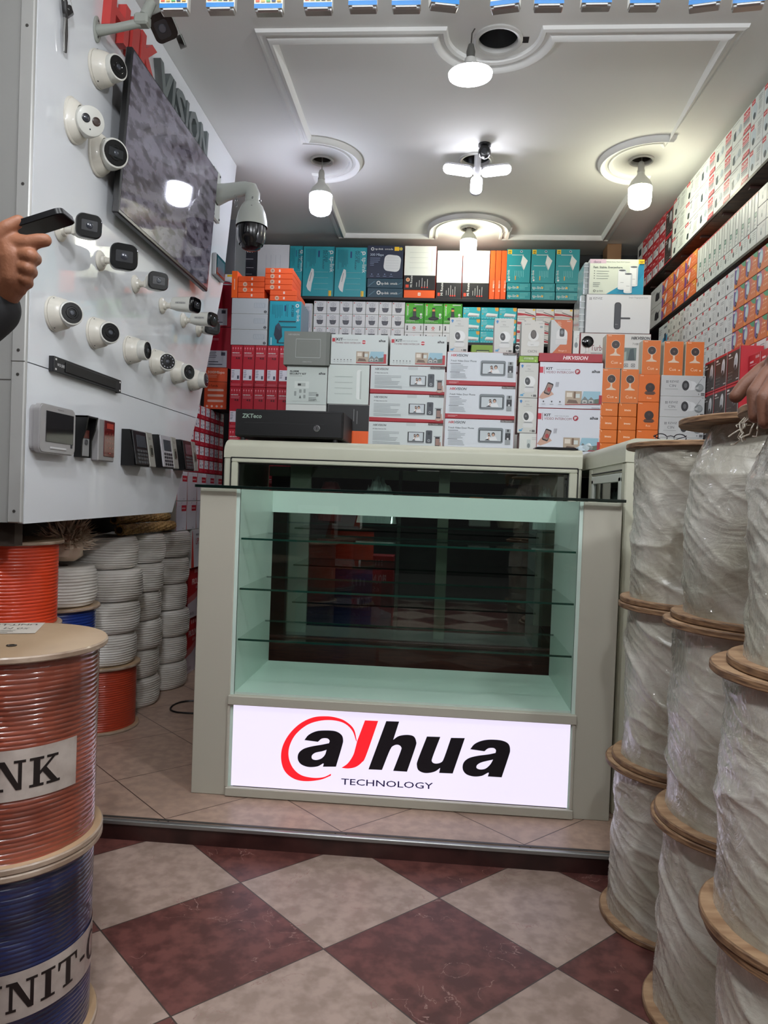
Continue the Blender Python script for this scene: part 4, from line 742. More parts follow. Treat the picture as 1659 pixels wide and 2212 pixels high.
# logo traced on the sign plane
def sgn(x, y): p = onY(590+x/3.13, 1530+y/3.13, FY+.0055); return (p.x, p.z)
def curve_shape(loops, depth, mat, parent, name, Yp):
    cu = bpy.data.curves.new(name, 'CURVE'); cu.dimensions = '2D'; cu.fill_mode = 'BOTH'; cu.extrude = depth
    for lp in loops:
        sp = cu.splines.new('POLY'); sp.points.add(len(lp)-1); sp.use_cyclic_u = True
        for i, (x, y) in enumerate(lp): sp.points[i].co = (x, y, 0, 1)
    o = bpy.data.objects.new(name, cu); COL.objects.link(o); dg = bpy.context.evaluated_depsgraph_get()
    me = bpy.data.meshes.new_from_object(o.evaluated_get(dg)); bpy.data.objects.remove(o); bpy.data.curves.remove(cu)
    me.materials.clear(); me.materials.append(mat); me.name = name
    return me
def smooth_loop(pts, n=6):
    """Catmull-Rom through points; a point given as (x, y, 1) is a sharp corner"""
    out = []; N = len(pts)
    for i in range(N):
        p0, p1, p2, p3 = [pts[(i+k-1) % N] for k in range(4)]
        a = Vector(p0[:2]); b = Vector(p1[:2]); c_ = Vector(p2[:2]); d = Vector(p3[:2])
        if len(p1) > 2: a = b*2-c_
        if len(p2) > 2: d = c_*2-b
        for k in range(n):
            t = k/n; q = .5*((2*b)+(c_-a)*t+(2*a-5*b+4*c_-d)*t*t+(-a+3*b-3*c_+d)*t**3); out.append((q.x, q.y))
            if len(p1) > 2 and len(p2) > 2: break
    return out
LG_ = {}
A1 = [(212, 214, 1), (240, 180), (290, 156), (350, 150), (420, 155), (462, 180), (473, 215), (466, 255), (425, 394, 1), (337, 394, 1), (340, 372), (300, 392), (240, 396), (190, 378), (168, 345), (172, 305), (205, 275), (260, 258), (330, 246), (378, 236, 1), (382, 218), (366, 203), (330, 204), (303, 226, 1)]
A1h = [(362, 280, 1), (330, 290), (285, 300), (262, 320), (264, 342), (290, 350), (325, 340), (350, 315)]
HH = [(765, 87, 1), (852, 90, 1), (812, 213, 1), (850, 188), (905, 180), (950, 190), (967, 225), (962, 262), (905, 428, 1), (812, 422, 1), (862, 292), (866, 262), (845, 246), (815, 252), (790, 282), (736, 416, 1), (645, 412, 1)]
UU = [(1040, 191, 1), (1130, 194, 1), (1078, 330), (1075, 362), (1098, 374), (1135, 366), (1156, 335), (1203, 200, 1), (1296, 202, 1), (1214, 440, 1), (1122, 436, 1), (1130, 402, 1), (1090, 428), (1030, 437), (985, 420), (972, 385), (980, 345)]
A2 = [(1333, 276, 1), (1362, 242), (1410, 220), (1470, 212), (1545, 218), (1590, 240), (1602, 280), (1592, 325), (1545, 466, 1), (1452, 460, 1), (1456, 434), (1410, 456), (1355, 460), (1305, 444), (1282, 410), (1288, 368), (1322, 338), (1380, 322), (1455, 312), (1504, 302, 1), (1506, 282), (1490, 268), (1455, 270), (1428, 290, 1)]
A2h = [(1488, 346, 1), (1450, 354), (1405, 366), (1378, 384), (1376, 404), (1400, 414), (1436, 408), (1468, 380)]
RING = [(392, 443, 1), (340, 466), (270, 470), (190, 452), (135, 405), (106, 335), (110, 260), (150, 180), (225, 115), (310, 85), (400, 80), (480, 100), (535, 150), (562, 222, 1), (566, 222, 1), (545, 140), (490, 88), (430, 64), (360, 54), (270, 62), (180, 105), (105, 180), (62, 265), (55, 350), (80, 425), (140, 475), (220, 492), (320, 482), (390, 455, 1)]
JJ = [(621, 82, 1), (710, 86, 1), (628, 320), (600, 365), (560, 395), (510, 406), (464, 402, 1), (505, 372), (540, 320), (556, 270), (568, 222, 1)]
logo = empty('logo_anchor'); COL.objects.unlink(logo); bpy.data.objects.remove(logo)
Tl = Matrix(((1, 0, 0, 0), (0, 0, 1, FY+.0052), (0, 1, 0, 0), (0, 0, 0, 1)))
def logo_part(name, loops, mat):
    me = curve_shape([[sgn(*p) for p in smooth_loop(lp)] for lp in loops], .0008, mat, None, name, FY)
    o = bpy.data.objects.new(name, me); COL.objects.link(o); o.parent = sign; me.transform(Tl); return o
ink = M((16, 12, 22), .5); redink = M((236, 26, 36), .5, emit=.45)
logo_part('logo_letter', [A1, A1h], ink); logo_part('logo_letter', [HH], ink); logo_part('logo_letter', [UU], ink); logo_part('logo_letter', [A2, A2h], ink)
logo_part('logo_ring', [RING], redink); logo_part('logo_stroke', [JJ], redink)
pa = sgn(460, 514); pb = sgn(1080, 545); vs, fs, tx0, tx1 = textmesh('TECHNOLOGY', .006)
wt = pb[0]-pa[0]; kx = wt/(tx1-tx0); ht = .0195
sl = (pb[1]-pa[1])/wt
mb = MB(); hcap = ht/CAP
mb.add([(pa[0]+(x-tx0)*kx, FY+.0042, pa[1]+y*hcap+.000+sl*(x-tx0)*kx) for x, y in vs], fs, M((44, 30, 90), .5)); o = mb.build('logo_caption', sign)

# ================================================================ GLASS COUNTER BEHIND
CY0 = 2.95; CZ = 1.188
frame = M((198, 198, 178), .38, bump=(50, .08, 7, .88)); rubber = M((18, 16, 14), .6); brown = streaked('brown_wood', (42, 22, 16), (64, 36, 26), 14, (1, 1, 14), .4)
dglass = glassmat('counter_glass', (190, 204, 196), 2.6)
ct = empty('glass_counter', (-.16, 3.2, 0)); tag(ct, 'long cream framed glass counter behind the display case', 'counter'); base = ct.location.copy()
x0, x1 = -.882, .548
mb = MB()      # rounded top rail (quarter round front edge)
pr = [(3.62, CZ-.075), (CY0, CZ-.075), (CY0, CZ-.030)] + [(CY0+.032-.032*math.cos(t), CZ-.032+.032*math.sin(t)) for t in [k*PI/16 for k in range(1, 9)]] + [(3.62, CZ)]
T = axes((0, 0, 0), (0, 1, 0), (0, 0, 1), (1, 0, 0)); mb.prism(pr, x0+.02, x1, frame, T, smooth=True)
for k in range(6):   # rounded left end
    a0 = k*PI/12
    mb.prism([(y, z-.030*(1-math.cos(a0)) if z > CZ-.04 else z) for y, z in pr], x0+.02-.02*math.sin((k+1)*PI/12), x0+.02-.02*math.sin(a0), frame, T)
part('top_rail', mb, ct)
mb = MB(); mb.box(x0, CY0+.002, 0, x0+.052, CY0+.05, CZ-.074, frame, .006); part('corner_post', mb, ct)
mb = MB(); mb.box(x1-.05, CY0+.002, 0, x1, CY0+.05, CZ-.074, frame, .006); part('corner_post', mb, ct)
zt, zb = 1.113, .40
mb = MB()       # inner frame around glass with mitre look
mb.box(x0+.030, CY0-.004, zt-.002, x1-.016, CY0+.004, zt+.003, rubber); mb.box(x0+.028, CY0-.004, zb, x0+.033, CY0+.004, zt, rubber); mb.box(x1-.018, CY0-.004, zb, x1-.014, CY0+.004, zt, rubber)
mb.box(x0+.034, CY0-.010, zt-.018, x1-.019, CY0+.02, zt-.003, frame, .003); mb.box(x0+.034, CY0-.010, zb, x0+.060, CY0+.02, zt-.018, frame, .003); mb.box(x1-.05, CY0-.010, zb, x1-.019, CY0+.02, zt-.018, frame, .003)
mb.box(x0+.060, CY0+.006, zt-.024, x1-.05, CY0+.018, zt-.018, rubber); mb.box(x0+.06, CY0+.006, zb, x0+.064, CY0+.018, zt-.02, rubber); mb.box(x1-.054, CY0+.006, zb, x1-.05, CY0+.018, zt-.02, rubber)
mb.box(x0+.034, CY0-.010, zb-.012, x1-.019, CY0+.02, zb, brown, .003); part('window_frame', mb, ct)
mb = MB(); mb.add([(x0+.06, CY0+.012, zb), (x1-.05, CY0+.012, zb), (x1-.05, CY0+.012, zt-.018), (x0+.06, CY0+.012, zt-.018)], [(0, 1, 2, 3)], dglass); part('front_glass', mb, ct)
mb = MB(); mb.box(x0+.05, CY0+.003, .0, x1-.05, CY0+.03, zb-.012, brown); part('base_panel', mb, ct, 'dark brown wood panel')
inn = M((58, 62, 56), .6); innl = M((200, 206, 186), .5)
mb = MB(); mb.box(x0+.05, 3.60, .0, x1-.02, 3.62, CZ-.08, M((40, 38, 34), .6)); mb.box(x0+.05, 3.0, zb-.03, x1-.05, 3.60, zb-.012, inn); part('back_panel', mb, ct)
mb = MB(); mb.box(x0+.004, CY0+.05, 0, x0+.03, 3.62, CZ-.075, frame); part('side_panel', mb, ct)
def post(pxa, pxb, Y, z0, z1, mat, d=.02):
    a_ = onY(pxa, 1150, Y).x; b_ = onY(pxb, 1150, Y).x; mb = MB(); mb.box(a_, Y, z0, b_, Y+d, z1, mat, .002); return mb
part('door_reflection_bar', post(623, 668, 3.04, zb, CZ-.08, M((118, 126, 110), .5)), ct); part('door_reflection_bar', post(944, 968, 3.04, zb, CZ-.08, M((118, 126, 110), .5)), ct); part('door_reflection_bar', post(1160, 1200, 3.50, zb, CZ-.08, innl), ct)  # pale uprights put in place of reflections on the counter glass
part('door_reflection_bar', post(857, 865, 3.30, zb, CZ-.08, M((110, 120, 112), .3, .4), .012), ct)
mb = MB(); mb.box(x0+.06, 3.50, CZ-.13, x1-.06, 3.52, CZ-.085, innl); part('door_rail', mb, ct)
for z in (.86, .63):
    mb = MB(); mb.add([(x0+.06, 3.02, z), (x1-.06, 3.02, z), (x1-.06, 3.45, z), (x0+.06, 3.45, z)], [(0, 1, 2, 3)], glassmat('inner_shelf', (170, 190, 180))); mb.box(x0+.06, 3.016, z-.006, x1-.06, 3.02, z, edge_g); part('glass_shelf', mb, ct)
# things lying on the case top seen through the counter glass
# ---- return cabinet to the right
rc = empty('return_cabinet', (.85, 2.7, 0)); tag(rc, 'cream framed side cabinet with small window, right of the display case', 'cabinet'); base = rc.location.copy()
rx, ry0 = .572, 2.372
mb = MB(); pr = [(1.60, CZ-.075), (rx, CZ-.075), (rx, CZ-.03)] + [(rx+.032-.032*math.cos(t), CZ-.032+.032*math.sin(t)) for t in [k*PI/16 for k in range(1, 9)]] + [(1.60, CZ)]
T = axes((0, 0, 0), (1, 0, 0), (0, 0, 1), (0, -1, 0)); mb.prism(pr, -3.84, -ry0, frame, T, smooth=True); part('top_rail', mb, rc)
mb = MB(); mb.box(rx+.002, ry0+.001, 0, rx+.045, ry0+.05, CZ-.0752, frame, .004); part('corner_post', mb, rc)
mb = MB(); mb.box(rx+.002, 2.89, 0, rx+.045, 2.949, CZ-.0752, frame, .004); part('corner_post', mb, rc)
mb = MB(); mb.box(rx+.046, ry0+.012, .0, rx+.056, ry0+.03, CZ-.078, rubber); mb.box(rx+.056, ry0+.004, 0, rx+.095, ry0+.04, CZ-.0752, M((150, 138, 118), .5), .003); mb.box(rx+.095, ry0+.02, 0, 1.58, ry0+.04, CZ-.0752, M((120, 112, 98), .5)); part('end_panel', mb, rc)
mb = MB(); ya, yb = ry0+.05, 2.89
mb.box(rx+.004, ya, CZ-.105, rx+.03, yb, CZ-.0752, frame); mb.box(rx, ya, CZ-.100, rx+.004, yb, CZ-.096, rubber)
mb.box(rx, ya+.004, .42, rx+.012, ya+.035, CZ-.12, M((196, 200, 190), .4), .002); mb.box(rx, yb-.035, .42, rx+.012, yb-.004, CZ-.12, M((196, 200, 190), .4), .002); mb.box(rx, ya+.004, CZ-.135, rx+.012, yb-.004, CZ-.107, M((196, 200, 190), .4), .002); mb.box(rx+.004, ya, 0, rx+.02, yb, .42, brown); part('window_frame', mb, rc)
mb = MB(); mb.add([(rx+.006, ya+.03, .42), (rx+.006, yb-.03, .42), (rx+.006, yb-.03, CZ-.13), (rx+.006, ya+.03, CZ-.13)], [(3, 2, 1, 0)], dglass); part('side_glass', mb, rc)
mb = MB(); mb.box(1.57, ry0+.04, 0, 1.59, 3.84, CZ-.076, inn); mb.box(rx+.05, 3.82, 0, 1.57, 3.84, CZ-.076, inn); mb.box(.70, 2.6, .42, 1.5, 2.62, 1.0, M((110, 118, 104), .5)); part('back_panel', mb, rc)
# low storage bench that carries the rear stacks
bench = empty('storage_bench', (0, 4.4, 0)); tag(bench, 'dark storage bench under the box stacks at the back wall', 'bench'); base = bench.location.copy()
BZ = .86
mb = MB(); mb.box(-1.17, 3.86, BZ-.03, 1.56, 5.17, BZ, M((60, 50, 44), .6), .003); part('bench_top', mb, bench)
mb = MB(); mb.box(-1.15, 3.90, 0, 1.54, 3.92, BZ-.03, M((46, 40, 36), .6)); mb.box(-1.15, 3.92, 0, -1.13, 5.17, BZ-.03, M((46, 40, 36), .6)); mb.box(1.52, 4.21, 0, 1.54, 5.17, BZ-.03, M((46, 40, 36), .6)); part('bench_front', mb, bench)
# ================================================================ RIGHT WALL SHELVES
shelf_m = streaked('dark_shelf_board', (44, 30, 26), (92, 66, 56), 6, (2, 7, 2), .4)
rsh = empty('wall_shelving', (1.4, 3.6, 0)); tag(rsh, 'dark shelving along the right wall holding rows of camera boxes', 'shelving'); base = rsh.location.copy()
for z in (2.322, 2.018):
    mb = MB(); mb.box(WX+.002, 2.4, z, 1.60, 5.16, z+.016, shelf_m)
    for k in range(9): mb.box(WX+.02, 2.62+k*.29, z-.012, 1.58, 2.64+k*.29, z, M((70, 44, 38), .5))
    mb.box(WX-.004, 2.4, z+.002, WX+.004, 5.16, z+.014, M((40, 36, 34), .35, .4)); part('shelf_board', mb, rsh)
mb = MB(); mb.box(WX+.002, 2.4, 1.528, 1.60, 4.40, 1.544, shelf_m); part('shelf_board', mb, rsh)
for y in (2.45, 4.60, 5.1):
    mb = MB(); mb.box(1.56, y, 0 if y > 4.3 else 1.19, 1.59, y+.03, 2.32, M((40, 38, 36), .5)); part('upright', mb, rsh)
def wallbox(kind, name, ya, yb, z, h, desc, group, X=WX, d=.19):
    """box whose face looks towards -X; ya (near) < yb (far)"""
    return put(kind, name, X, (ya+yb)/2, z, (yb-ya)-.002, h-.0015, d, desc, 'box', group, -PI/2)
RN3 = ['bottom row', 'middle row', 'top row']
# far -> near columns, labels count from the back corner
def grid(kind, name, ys, z0, nrow, h, what, where, group, X=WX, rows=None, d=.19, skip=()):
    cols = sorted(set(ys), reverse=True); n = len(cols)-1
    for r in range(nrow):
        rn = (rows or {1: ['only row'], 2: ['lower row', 'upper row'], 3: RN3, 4: ['bottom row', 'second row up', 'third row up', 'top row'], 5: ['bottom row', 'second row up', 'middle row', 'fourth row up', 'top row']}[nrow])[r]
        for c in range(n):
            if (r, c) in skip: continue
            pos = 'farthest' if c == 0 else ('nearest' if c == n-1 else ORD[c]+' from the back')
            if n == 1: pos = ''
            wallbox(kind, name, cols[c+1], cols[c], z0+r*h, h, ' '.join((what+', '+(where+', ' if where else '')+rn+(', '+pos if pos else '')).split()), group, X, d)
Z1, Z2 = 2.3385, 2.0345
grid('white_sq', 'camera_box', [4.81, 4.93], Z1, 3, .1035, 'white box with black square', 'end of top right shelf', 'white boxes at the corner of the top right shelf')
grid('red_label', 'camera_box', [4.32, 4.443, 4.566, 4.688, 4.81], Z1, 3, .1035, 'red white-label box', 'top right shelf', 'red boxes on the top right shelf')
grid('black_dome', 'camera_box', [4.19, 4.32], Z1, 2, .150, 'dark dome camera box', 'top right shelf', 'dark dome camera boxes on the top right shelf')
grid('bullet_text', 'camera_box', [3.76, 3.975, 4.19], Z1, 3, .1035, 'white bullet camera box', 'top right shelf', 'bullet camera boxes on the top right shelf')
grid('h265', 'camera_box', [3.17, 3.367, 3.564, 3.76], Z1, 3, .1035, 'white red-print box', 'top right shelf', 'boxes with red square print on the top right shelf')
grid('dome_text', 'camera_box', [2.93, 3.05, 3.17], Z1, 3, .1035, 'pale dome camera box', 'top right shelf', 'pale dome camera boxes on the top right shelf')
grid('picture_white', 'camera_box', [4.34, 4.57], Z2, 2, .112, 'white box with black silhouette', 'middle right shelf', 'silhouette boxes on the middle right shelf')
grid('bullet_orange', 'camera_box', [3.76, 3.945, 4.135, 4.34], Z2, 3, .0735, 'orange bullet camera box', 'middle right shelf', 'orange bullet camera boxes on the middle right shelf')
ys = [3.062+k*(3.758-3.062)/22 for k in range(23)]
for k in range(22):
    wallbox('slim' if k % 2 == 0 else 'slim2', 'slim_box', ys[k], ys[k+1], Z2+.066, .146, 'slim upright white box, middle right shelf, %s from the near end' % ORD[k], 'slim white boxes on the middle right shelf')
grid('lowwhite', 'camera_box', [3.062+k*.087 for k in range(9)], Z2, 1, .0655, 'low white box', 'under the slim boxes', 'low white boxes under the slim ones', rows=['single row'])
grid('plainwhite', 'camera_box', [2.82, 2.90, 2.981, 3.061], Z2, 3, .0705, 'plain white box', 'middle right shelf', 'plain white boxes on the middle right shelf')
wy = [3.27, 3.37, 3.47, 3.57, 3.655, 3.745, 3.845, 3.935, 4.02, 4.11, 4.20]; ZB = 1.5455
grid('dome_white', 'dome_camera_box', wy, ZB, 5, .0915, 'white dome box', 'lower right shelf', 'white dome camera boxes on the lower right shelf')
grid('blue_white', 'camera_box', [4.20, 4.37], ZB, 4, .114, 'white and blue box', 'lower right shelf', 'white and blue boxes on the lower right shelf')
grid('dome_orange', 'dome_camera_box', [2.81, 2.925, 3.04, 3.155, 3.27], ZB+.0915, 4, .0915, 'orange dome box', 'lower right shelf', 'orange dome camera boxes on the lower right shelf')
grid('dome_white', 'dome_camera_box', [2.82, 2.93, 3.04, 3.155, 3.27], ZB, 1, .0915, 'white dome box below the orange ones', 'right wall', 'white dome boxes below the orange ones', rows=['single row'])
grid('black_dome', 'dome_camera_box', [2.93, 3.058, 3.19, 3.316], CZ+.001, 3, .139, 'black dome camera box', 'side cabinet stack', 'black dome camera boxes on the side cabinet', X=1.12, d=.085)
grid('red_label', 'camera_box', [2.62, 2.72, 2.82, 2.928], CZ+.001, 3, .125, 'red labelled box', 'side cabinet stack', 'red boxes stacked on the side cabinet', X=1.15, d=.055)

# ================================================================ BACK WALL SHELVES
bsh = empty('back_shelving', (0, 5.0, 0)); tag(bsh, 'black shelving on the back wall full of router boxes', 'shelving'); base = bsh.location.copy()
SY = 4.85; blk = M((16, 15, 16), .45)
for z in (2.256, 1.975):
    mb = MB(); mb.box(-1.40, SY-.012, z, 1.05, 5.17, z+.022, blk, .003); part('shelf_board', mb, bsh)
for x in (-1.38, -.30, .60, 1.02):
    mb = MB(); mb.box(x, 5.10, BZ, x+.03, 5.16, 2.62, blk); part('upright', mb, bsh)
mb = MB(); mb.box(-1.40, 5.165, BZ+.1, 1.05, 5.178, 2.62, M((26, 26, 28), .5)); part('back_panel', mb, bsh)
_placed = []
def face(kind, name, px, Y, label, group=None, d=.2, z0=None, h=None, cat='box', gap=.0012):
    """box whose front face covers the picture rectangle px on the plane Y; z0 overrides its base"""
    xa, ya, xb, yb = px; ym = (ya+yb)/2; xm = (xa+xb)/2
    X0 = onY(xa, ym, Y).x; X1 = onY(xb, ym, Y).x; zt = onY(xm, ya, Y).z; zb = onY(xm, yb, Y).z
    if z0 is not None: zb = z0
    if h is not None: zt = zb+h
    return put(kind, name, (X0+X1)/2, Y, zb, (X1-X0)-gap, zt-zb-.0008, d, label, cat, group)
T0 = 2.2785; R0 = 1.9975
G1 = 'router cartons on the top back shelf'
def face_row(spec, Y, z0, group, d=.2):
    for (kind, name, px, label) in spec: face(kind, name, px, Y, label, group, d, z0)
face_row([('edgeline', 'recorder_box', (494, 520, 519, 640), 'grey carton edge with red lettering behind the hanging dome camera'),
          ('mi_black', 'router_box', (523, 530, 554, 640), 'black router box side, left end of top back shelf'),
          ('mi_plain', 'router_box', (555, 528, 624, 640), 'white router box with four antennas, left of the teal boxes'),
          ('tp_router', 'router_box', (625, 531, 653, 640), 'narrow visible teal router box, first from left'),
          ('tp_router', 'router_box', (654, 532, 722, 640), 'teal router box with curved white router, middle of three'),
          ('tp_router', 'router_box', (723, 534, 792, 640), 'teal router box with curved white router, right of three')], SY, T0, G1)
zt1 = onY(832, 646, SY).z
face('omada_thin', 'access_point_box', (793, 625, 870, 646), SY, 'flat dark teal box, lowest under the navy access point box', None, .2, T0, .062)
face('omada_thin', 'access_point_box', (793, 603, 870, 624), SY, 'flat dark teal box directly under the navy access point box', None, .2, T0+.0625, .062)
face('omada', 'access_point_box', (793, 530, 871, 603), SY, 'navy box picturing a white square access point', None, .2, T0+.125)
face('orange_foot', 'router_box', (872, 630, 939, 647), SY, 'flat orange box lying under the white and black router box', None, .2, T0, .052)
face('mi_white2', 'router_box', (873, 531, 942, 630), SY, 'white and black router box with round seal, on orange box', None, .2, T0+.0525)
face('mi_white', 'router_box', (943, 541, 998, 647), SY, 'white and black router box directly behind the hanging bulb', None, .2, T0)
face('mi_white', 'router_box', (999, 541, 1057, 647), SY, 'white and black router box left of the three orange spines', None, .2, T0)
for k in range(3): face('orange_spine', 'router_box', (1058+k*12.2, 541, 1069.6+k*12.2, 647), SY, 'upright orange router box spine, %s of three' % ['left', 'middle', 'right'][k], 'orange spines on the top back shelf', .2, T0)
for k in range(3):
    xa, xb = (1094, 1147, 1200)[k]+.5, (1146, 1199, 1252)[k]; w = ['left', 'middle', 'right'][k]
    face('tp_teal_flat', 'router_box', (xa, 629, xb, 647), SY, 'flat teal box, lowest of the %s stack on top back shelf' % w, 'flat teal boxes under the upright ones', .2, T0, .054)
    face('tp_teal_flat', 'router_box', (xa, 611, xb, 629), SY, 'flat teal box, upper of two in the %s stack on top shelf' % w, 'flat teal boxes under the upright ones', .2, T0+.0545, .054)
    face('tp_teal_small', 'router_box', (xa, 538, xb, 610), SY, 'teal box with white router and yellow tag, %s of three' % w, 'upright teal boxes at the right of the top back shelf', .2, T0+.109)
# second shelf
RNM = ['bottom', 'middle', 'top']; GM = 'small white boxes with dark extenders on the second back shelf'
a = onY(677, 690, SY).x; b = onY(874, 695, SY).x; cw = (b-a)/7; rh = .0845
for r in range(3):
    for c in range(7):
        put('mi_rep', 'extender_box', a+cw*(c+.5), SY, R0+r*rh, cw-.0018, rh-.001, .09, 'white extender box, %s row, %s from left on second back shelf' % (RNM[r], ORD[c]), 'box', GM)
face('whiteslip', 'router_box', (655, 655, 674, 723), SY-.02, 'white and orange box left of the extender boxes', None, .2, R0)
a = onY(874.5, 690, SY).x; cw = (onY(998, 695, SY).x-a)/3
for c in range(3):
    w = ['left', 'middle', 'right'][c]; x = a+cw*(c+.5)
    for r in range(2): put('phone_white', 'phone_box', x, SY, R0+r*.0585, cw-.002, .0578, .12, 'flat white phone box, %s, under the %s green box' % (['lower', 'upper'][r], w), 'box', 'white phone boxes under the green ones')
    put('gigaset', 'phone_box', x, SY, R0+.117, cw-.002, .132, .12, 'bright green cordless phone box, %s of three' % w, 'box', 'green cordless phone boxes')
a = onY(999, 690, SY).x; cw = (onY(1116, 695, SY).x-a)/3
for c in range(3):
    for r in range(3): put('switch', 'switch_box', a+cw*(c+.5), SY, R0+r*.0765, cw-.002, .0757, .12, 'turquoise network switch box, %s row, %s column' % (RNM[r], ['left', 'middle', 'right'][c]), 'box', 'turquoise switch boxes on the second back shelf')
a = onY(1117, 690, SY).x; cw = (onY(1237, 695, SY).x-a)/3
for c in range(3):
    for r in range(4): put('redwhite', 'adapter_box', a+cw*(c+.5), SY, R0+r*.0565, cw-.002, .0557, .12, 'white box with red wedge, %s row, %s column' % (['bottom', 'lower middle', 'upper middle', 'top'][r], ['left', 'middle', 'right'][c]), 'box', 'white and red adapter boxes on the second back shelf')
face('tpblack', 'router_box', (1239, 662, 1257, 736), SY, 'narrow black box at the right end of the second back shelf', None, .12, R0)
mb = MB(); mb.box(.885, SY+.05, 2.2785, 1.03, SY+.2, 2.56, M((28, 28, 30), .3), .012); mb.box(.89, SY+.045, 2.36, 1.025, SY+.05, 2.372, M((70, 72, 72), .3)); mb.box(.89, SY+.045, 2.46, 1.025, SY+.05, 2.472, M((70, 72, 72), .3)); o = mb.build('stacked_case'); tag(o, 'black ribbed case at the right end of the top back shelf', 'case')
p = onY(1327, 548, 4.95); mb = MB(); mb.box(p.x-.045, 4.95, CEIL-.155, p.x+.045, 5.09, CEIL-.001, M((150, 116, 84), .8), .002); o = mb.build('wood_block'); tag(o, 'small tan block under the ceiling above the mesh router box', 'block')
# between the second shelf and the front stacks
face('green', 'battery_box', (1018, 745, 1068, 762), 4.6, 'pale green box end seen between two small camera boxes', None, .2, BZ+.9)
put('plainwhite', 'carton', .30, 4.6, BZ, .9, .899, .22, 'white carton under the pale green box at the back', 'box')
face('tpblack', 'router_box', (1113, 742, 1124, 762), 4.6, 'black box end peeking left of the cream camera box', None, .2, BZ+.9)

# ================================================================ LEFT REAR STACKS
LY = 3.92; DT = 1.763
GD = 'tall red recorder boxes stacked behind the counter'
xs0 = -1.152; cw = .0655; rhs = .2245
for r in range(4):
    zb = DT-(r+1)*rhs
    for c in range(6): put('dvr', 'recorder_box', xs0+cw*(c+.5), LY, zb, cw-.0018, rhs-.001, .26, 'tall red recorder box, %s row, %s from left, behind counter' % (['top', 'second', 'third', 'bottom'][r], ORD[c]), 'box', GD)
put('plainwhite', 'carton', xs0+cw*3, LY, BZ, cw*6-.01, DT-4*rhs-BZ-.001, .26, 'white carton under the red recorder boxes behind the counter', 'box') if DT-4*rhs-BZ > .003 else None
xg0, xg1 = onY(499.5, 700, LY).x, onY(577, 700, LY).x
for k in range(3):
    put('grey3', 'adapter_box', (xg0+xg1)/2, LY, DT+.0005+k*.0835, xg1-xg0, .0827, .24, 'light grey slotted box, %s of three in the stack' % ['lowest', 'middle', 'topmost'][k], 'box', 'light grey slotted boxes')
face('ac1200', 'router_box', (581, 670, 650, 746), LY, 'teal router box with dark two antenna router, under orange boxes', None, .22, DT+.0005, .238)
gt = DT+.0005+3*.0835
OG = 'flat orange router boxes stacked behind the counter'
x0_, x1_ = onY(514, 620, LY).x, onY(571, 620, LY).x
for k in range(4): put('orange_seal' if k in (1, 2) else 'orange', 'router_box', (x0_+x1_)/2, LY, gt+.0005+k*.0292, x1_-x0_, .0285, .2, 'flat orange box, left orange stack, %s' % ['lowest', 'second from bottom', 'second from top', 'topmost'][k], 'box', OG)
xe0, xe1 = onY(500, 620, LY).x, onY(513, 620, LY).x
put('orange_foot', 'router_box', (xe0+xe1)/2, LY, gt+.0005, xe1-xe0-.001, .143, .2, 'orange box standing on edge, left end of orange stacks', 'box', None)
zz = DT+.0005+.239; x0_, x1_ = onY(580, 650, LY).x, onY(638, 650, LY).x
for k in range(2): put(['orange_seal', 'orange'][k], 'router_box', (x0_+x1_)/2+.006, LY, zz+k*.0285, x1_-x0_, .0278, .24, 'flat orange box lying on the teal box, %s of two' % ['lower', 'upper'][k], 'box', OG)
zz += 2*.0285; x0_, x1_ = onY(572, 620, LY).x, onY(631, 620, LY).x
for k in range(4): put('orange_seal', 'router_box', (x0_+x1_)/2, LY, zz+k*.0292, x1_-x0_, .0285, .24, 'flat orange box, right orange stack, %s' % ['lowest of the upper four', 'second of the upper four', 'third of the upper four', 'topmost'][k], 'box', OG)
# big red network boxes and the slanted stack on the left wall
NY = 4.06
put('network', 'recorder_box', -1.31, NY, 1.655, .235, .232, .25, 'large red recorder box with white label, lower of two', 'box', 'large red recorder boxes')
put('network', 'recorder_box', -1.315, NY, 1.888, .235, .232, .25, 'large red recorder box with white label, upper of two', 'box', 'large red recorder boxes')
put('redwhite', 'recorder_box', -1.31, NY, 2.121, .24, .06, .25, 'flat red and white box on top of the large red boxes', 'box')
put('edgeline', 'recorder_box', -1.31, NY, 2.182, .245, .30, .22, 'grey recorder carton standing on the large red boxes', 'box')
put('xiaomi_cam', 'router_box', -1.263, NY-.06, 1.424, .145, .228, .2, 'orange router box with black edge beside the tall red boxes', 'box')
put('plainwhite', 'carton', -1.435, NY-.05, 1.424, .19, .222, .2, 'white carton behind the edge of the display board', 'box')
LX = -1.275
def lbox(kind, name, ya, yb, z, h, label, group, X=LX, d=.2): return put(kind, name, X, (ya+yb)/2, z, (yb-ya)-.002, h-.0015, d, label, 'box', group, PI/2)
lbox('ups_r', 'power_supply_box', 3.75, 4.03, 0, .298, 'red power supply carton on the floor at the left wall, nearer', 'red power supply cartons', -1.30, .3)
lbox('ups_r', 'power_supply_box', 4.04, 4.30, 0, .298, 'red power supply carton on the floor at the left wall, farther', 'red power supply cartons', -1.30, .3)
lbox('ups_r', 'power_supply_box', 3.75, 4.03, .2985, .27, 'red power supply carton, second from the floor at left wall, nearer', 'red power supply cartons', -1.29, .3)
lbox('ups_r', 'power_supply_box', 4.04, 4.30, .2985, .27, 'red power supply carton, second from the floor at left wall, farther', 'red power supply cartons', -1.29, .3)
for i, (ya, yb) in enumerate(((3.745, 3.93), (3.93, 4.24))): lbox('ups_w', 'power_supply_box', ya, yb, .569, .203, 'white power supply box with red corner, left wall, %s' % ['nearer', 'farther'][i], 'white power supply boxes at the left wall', LX, .28)
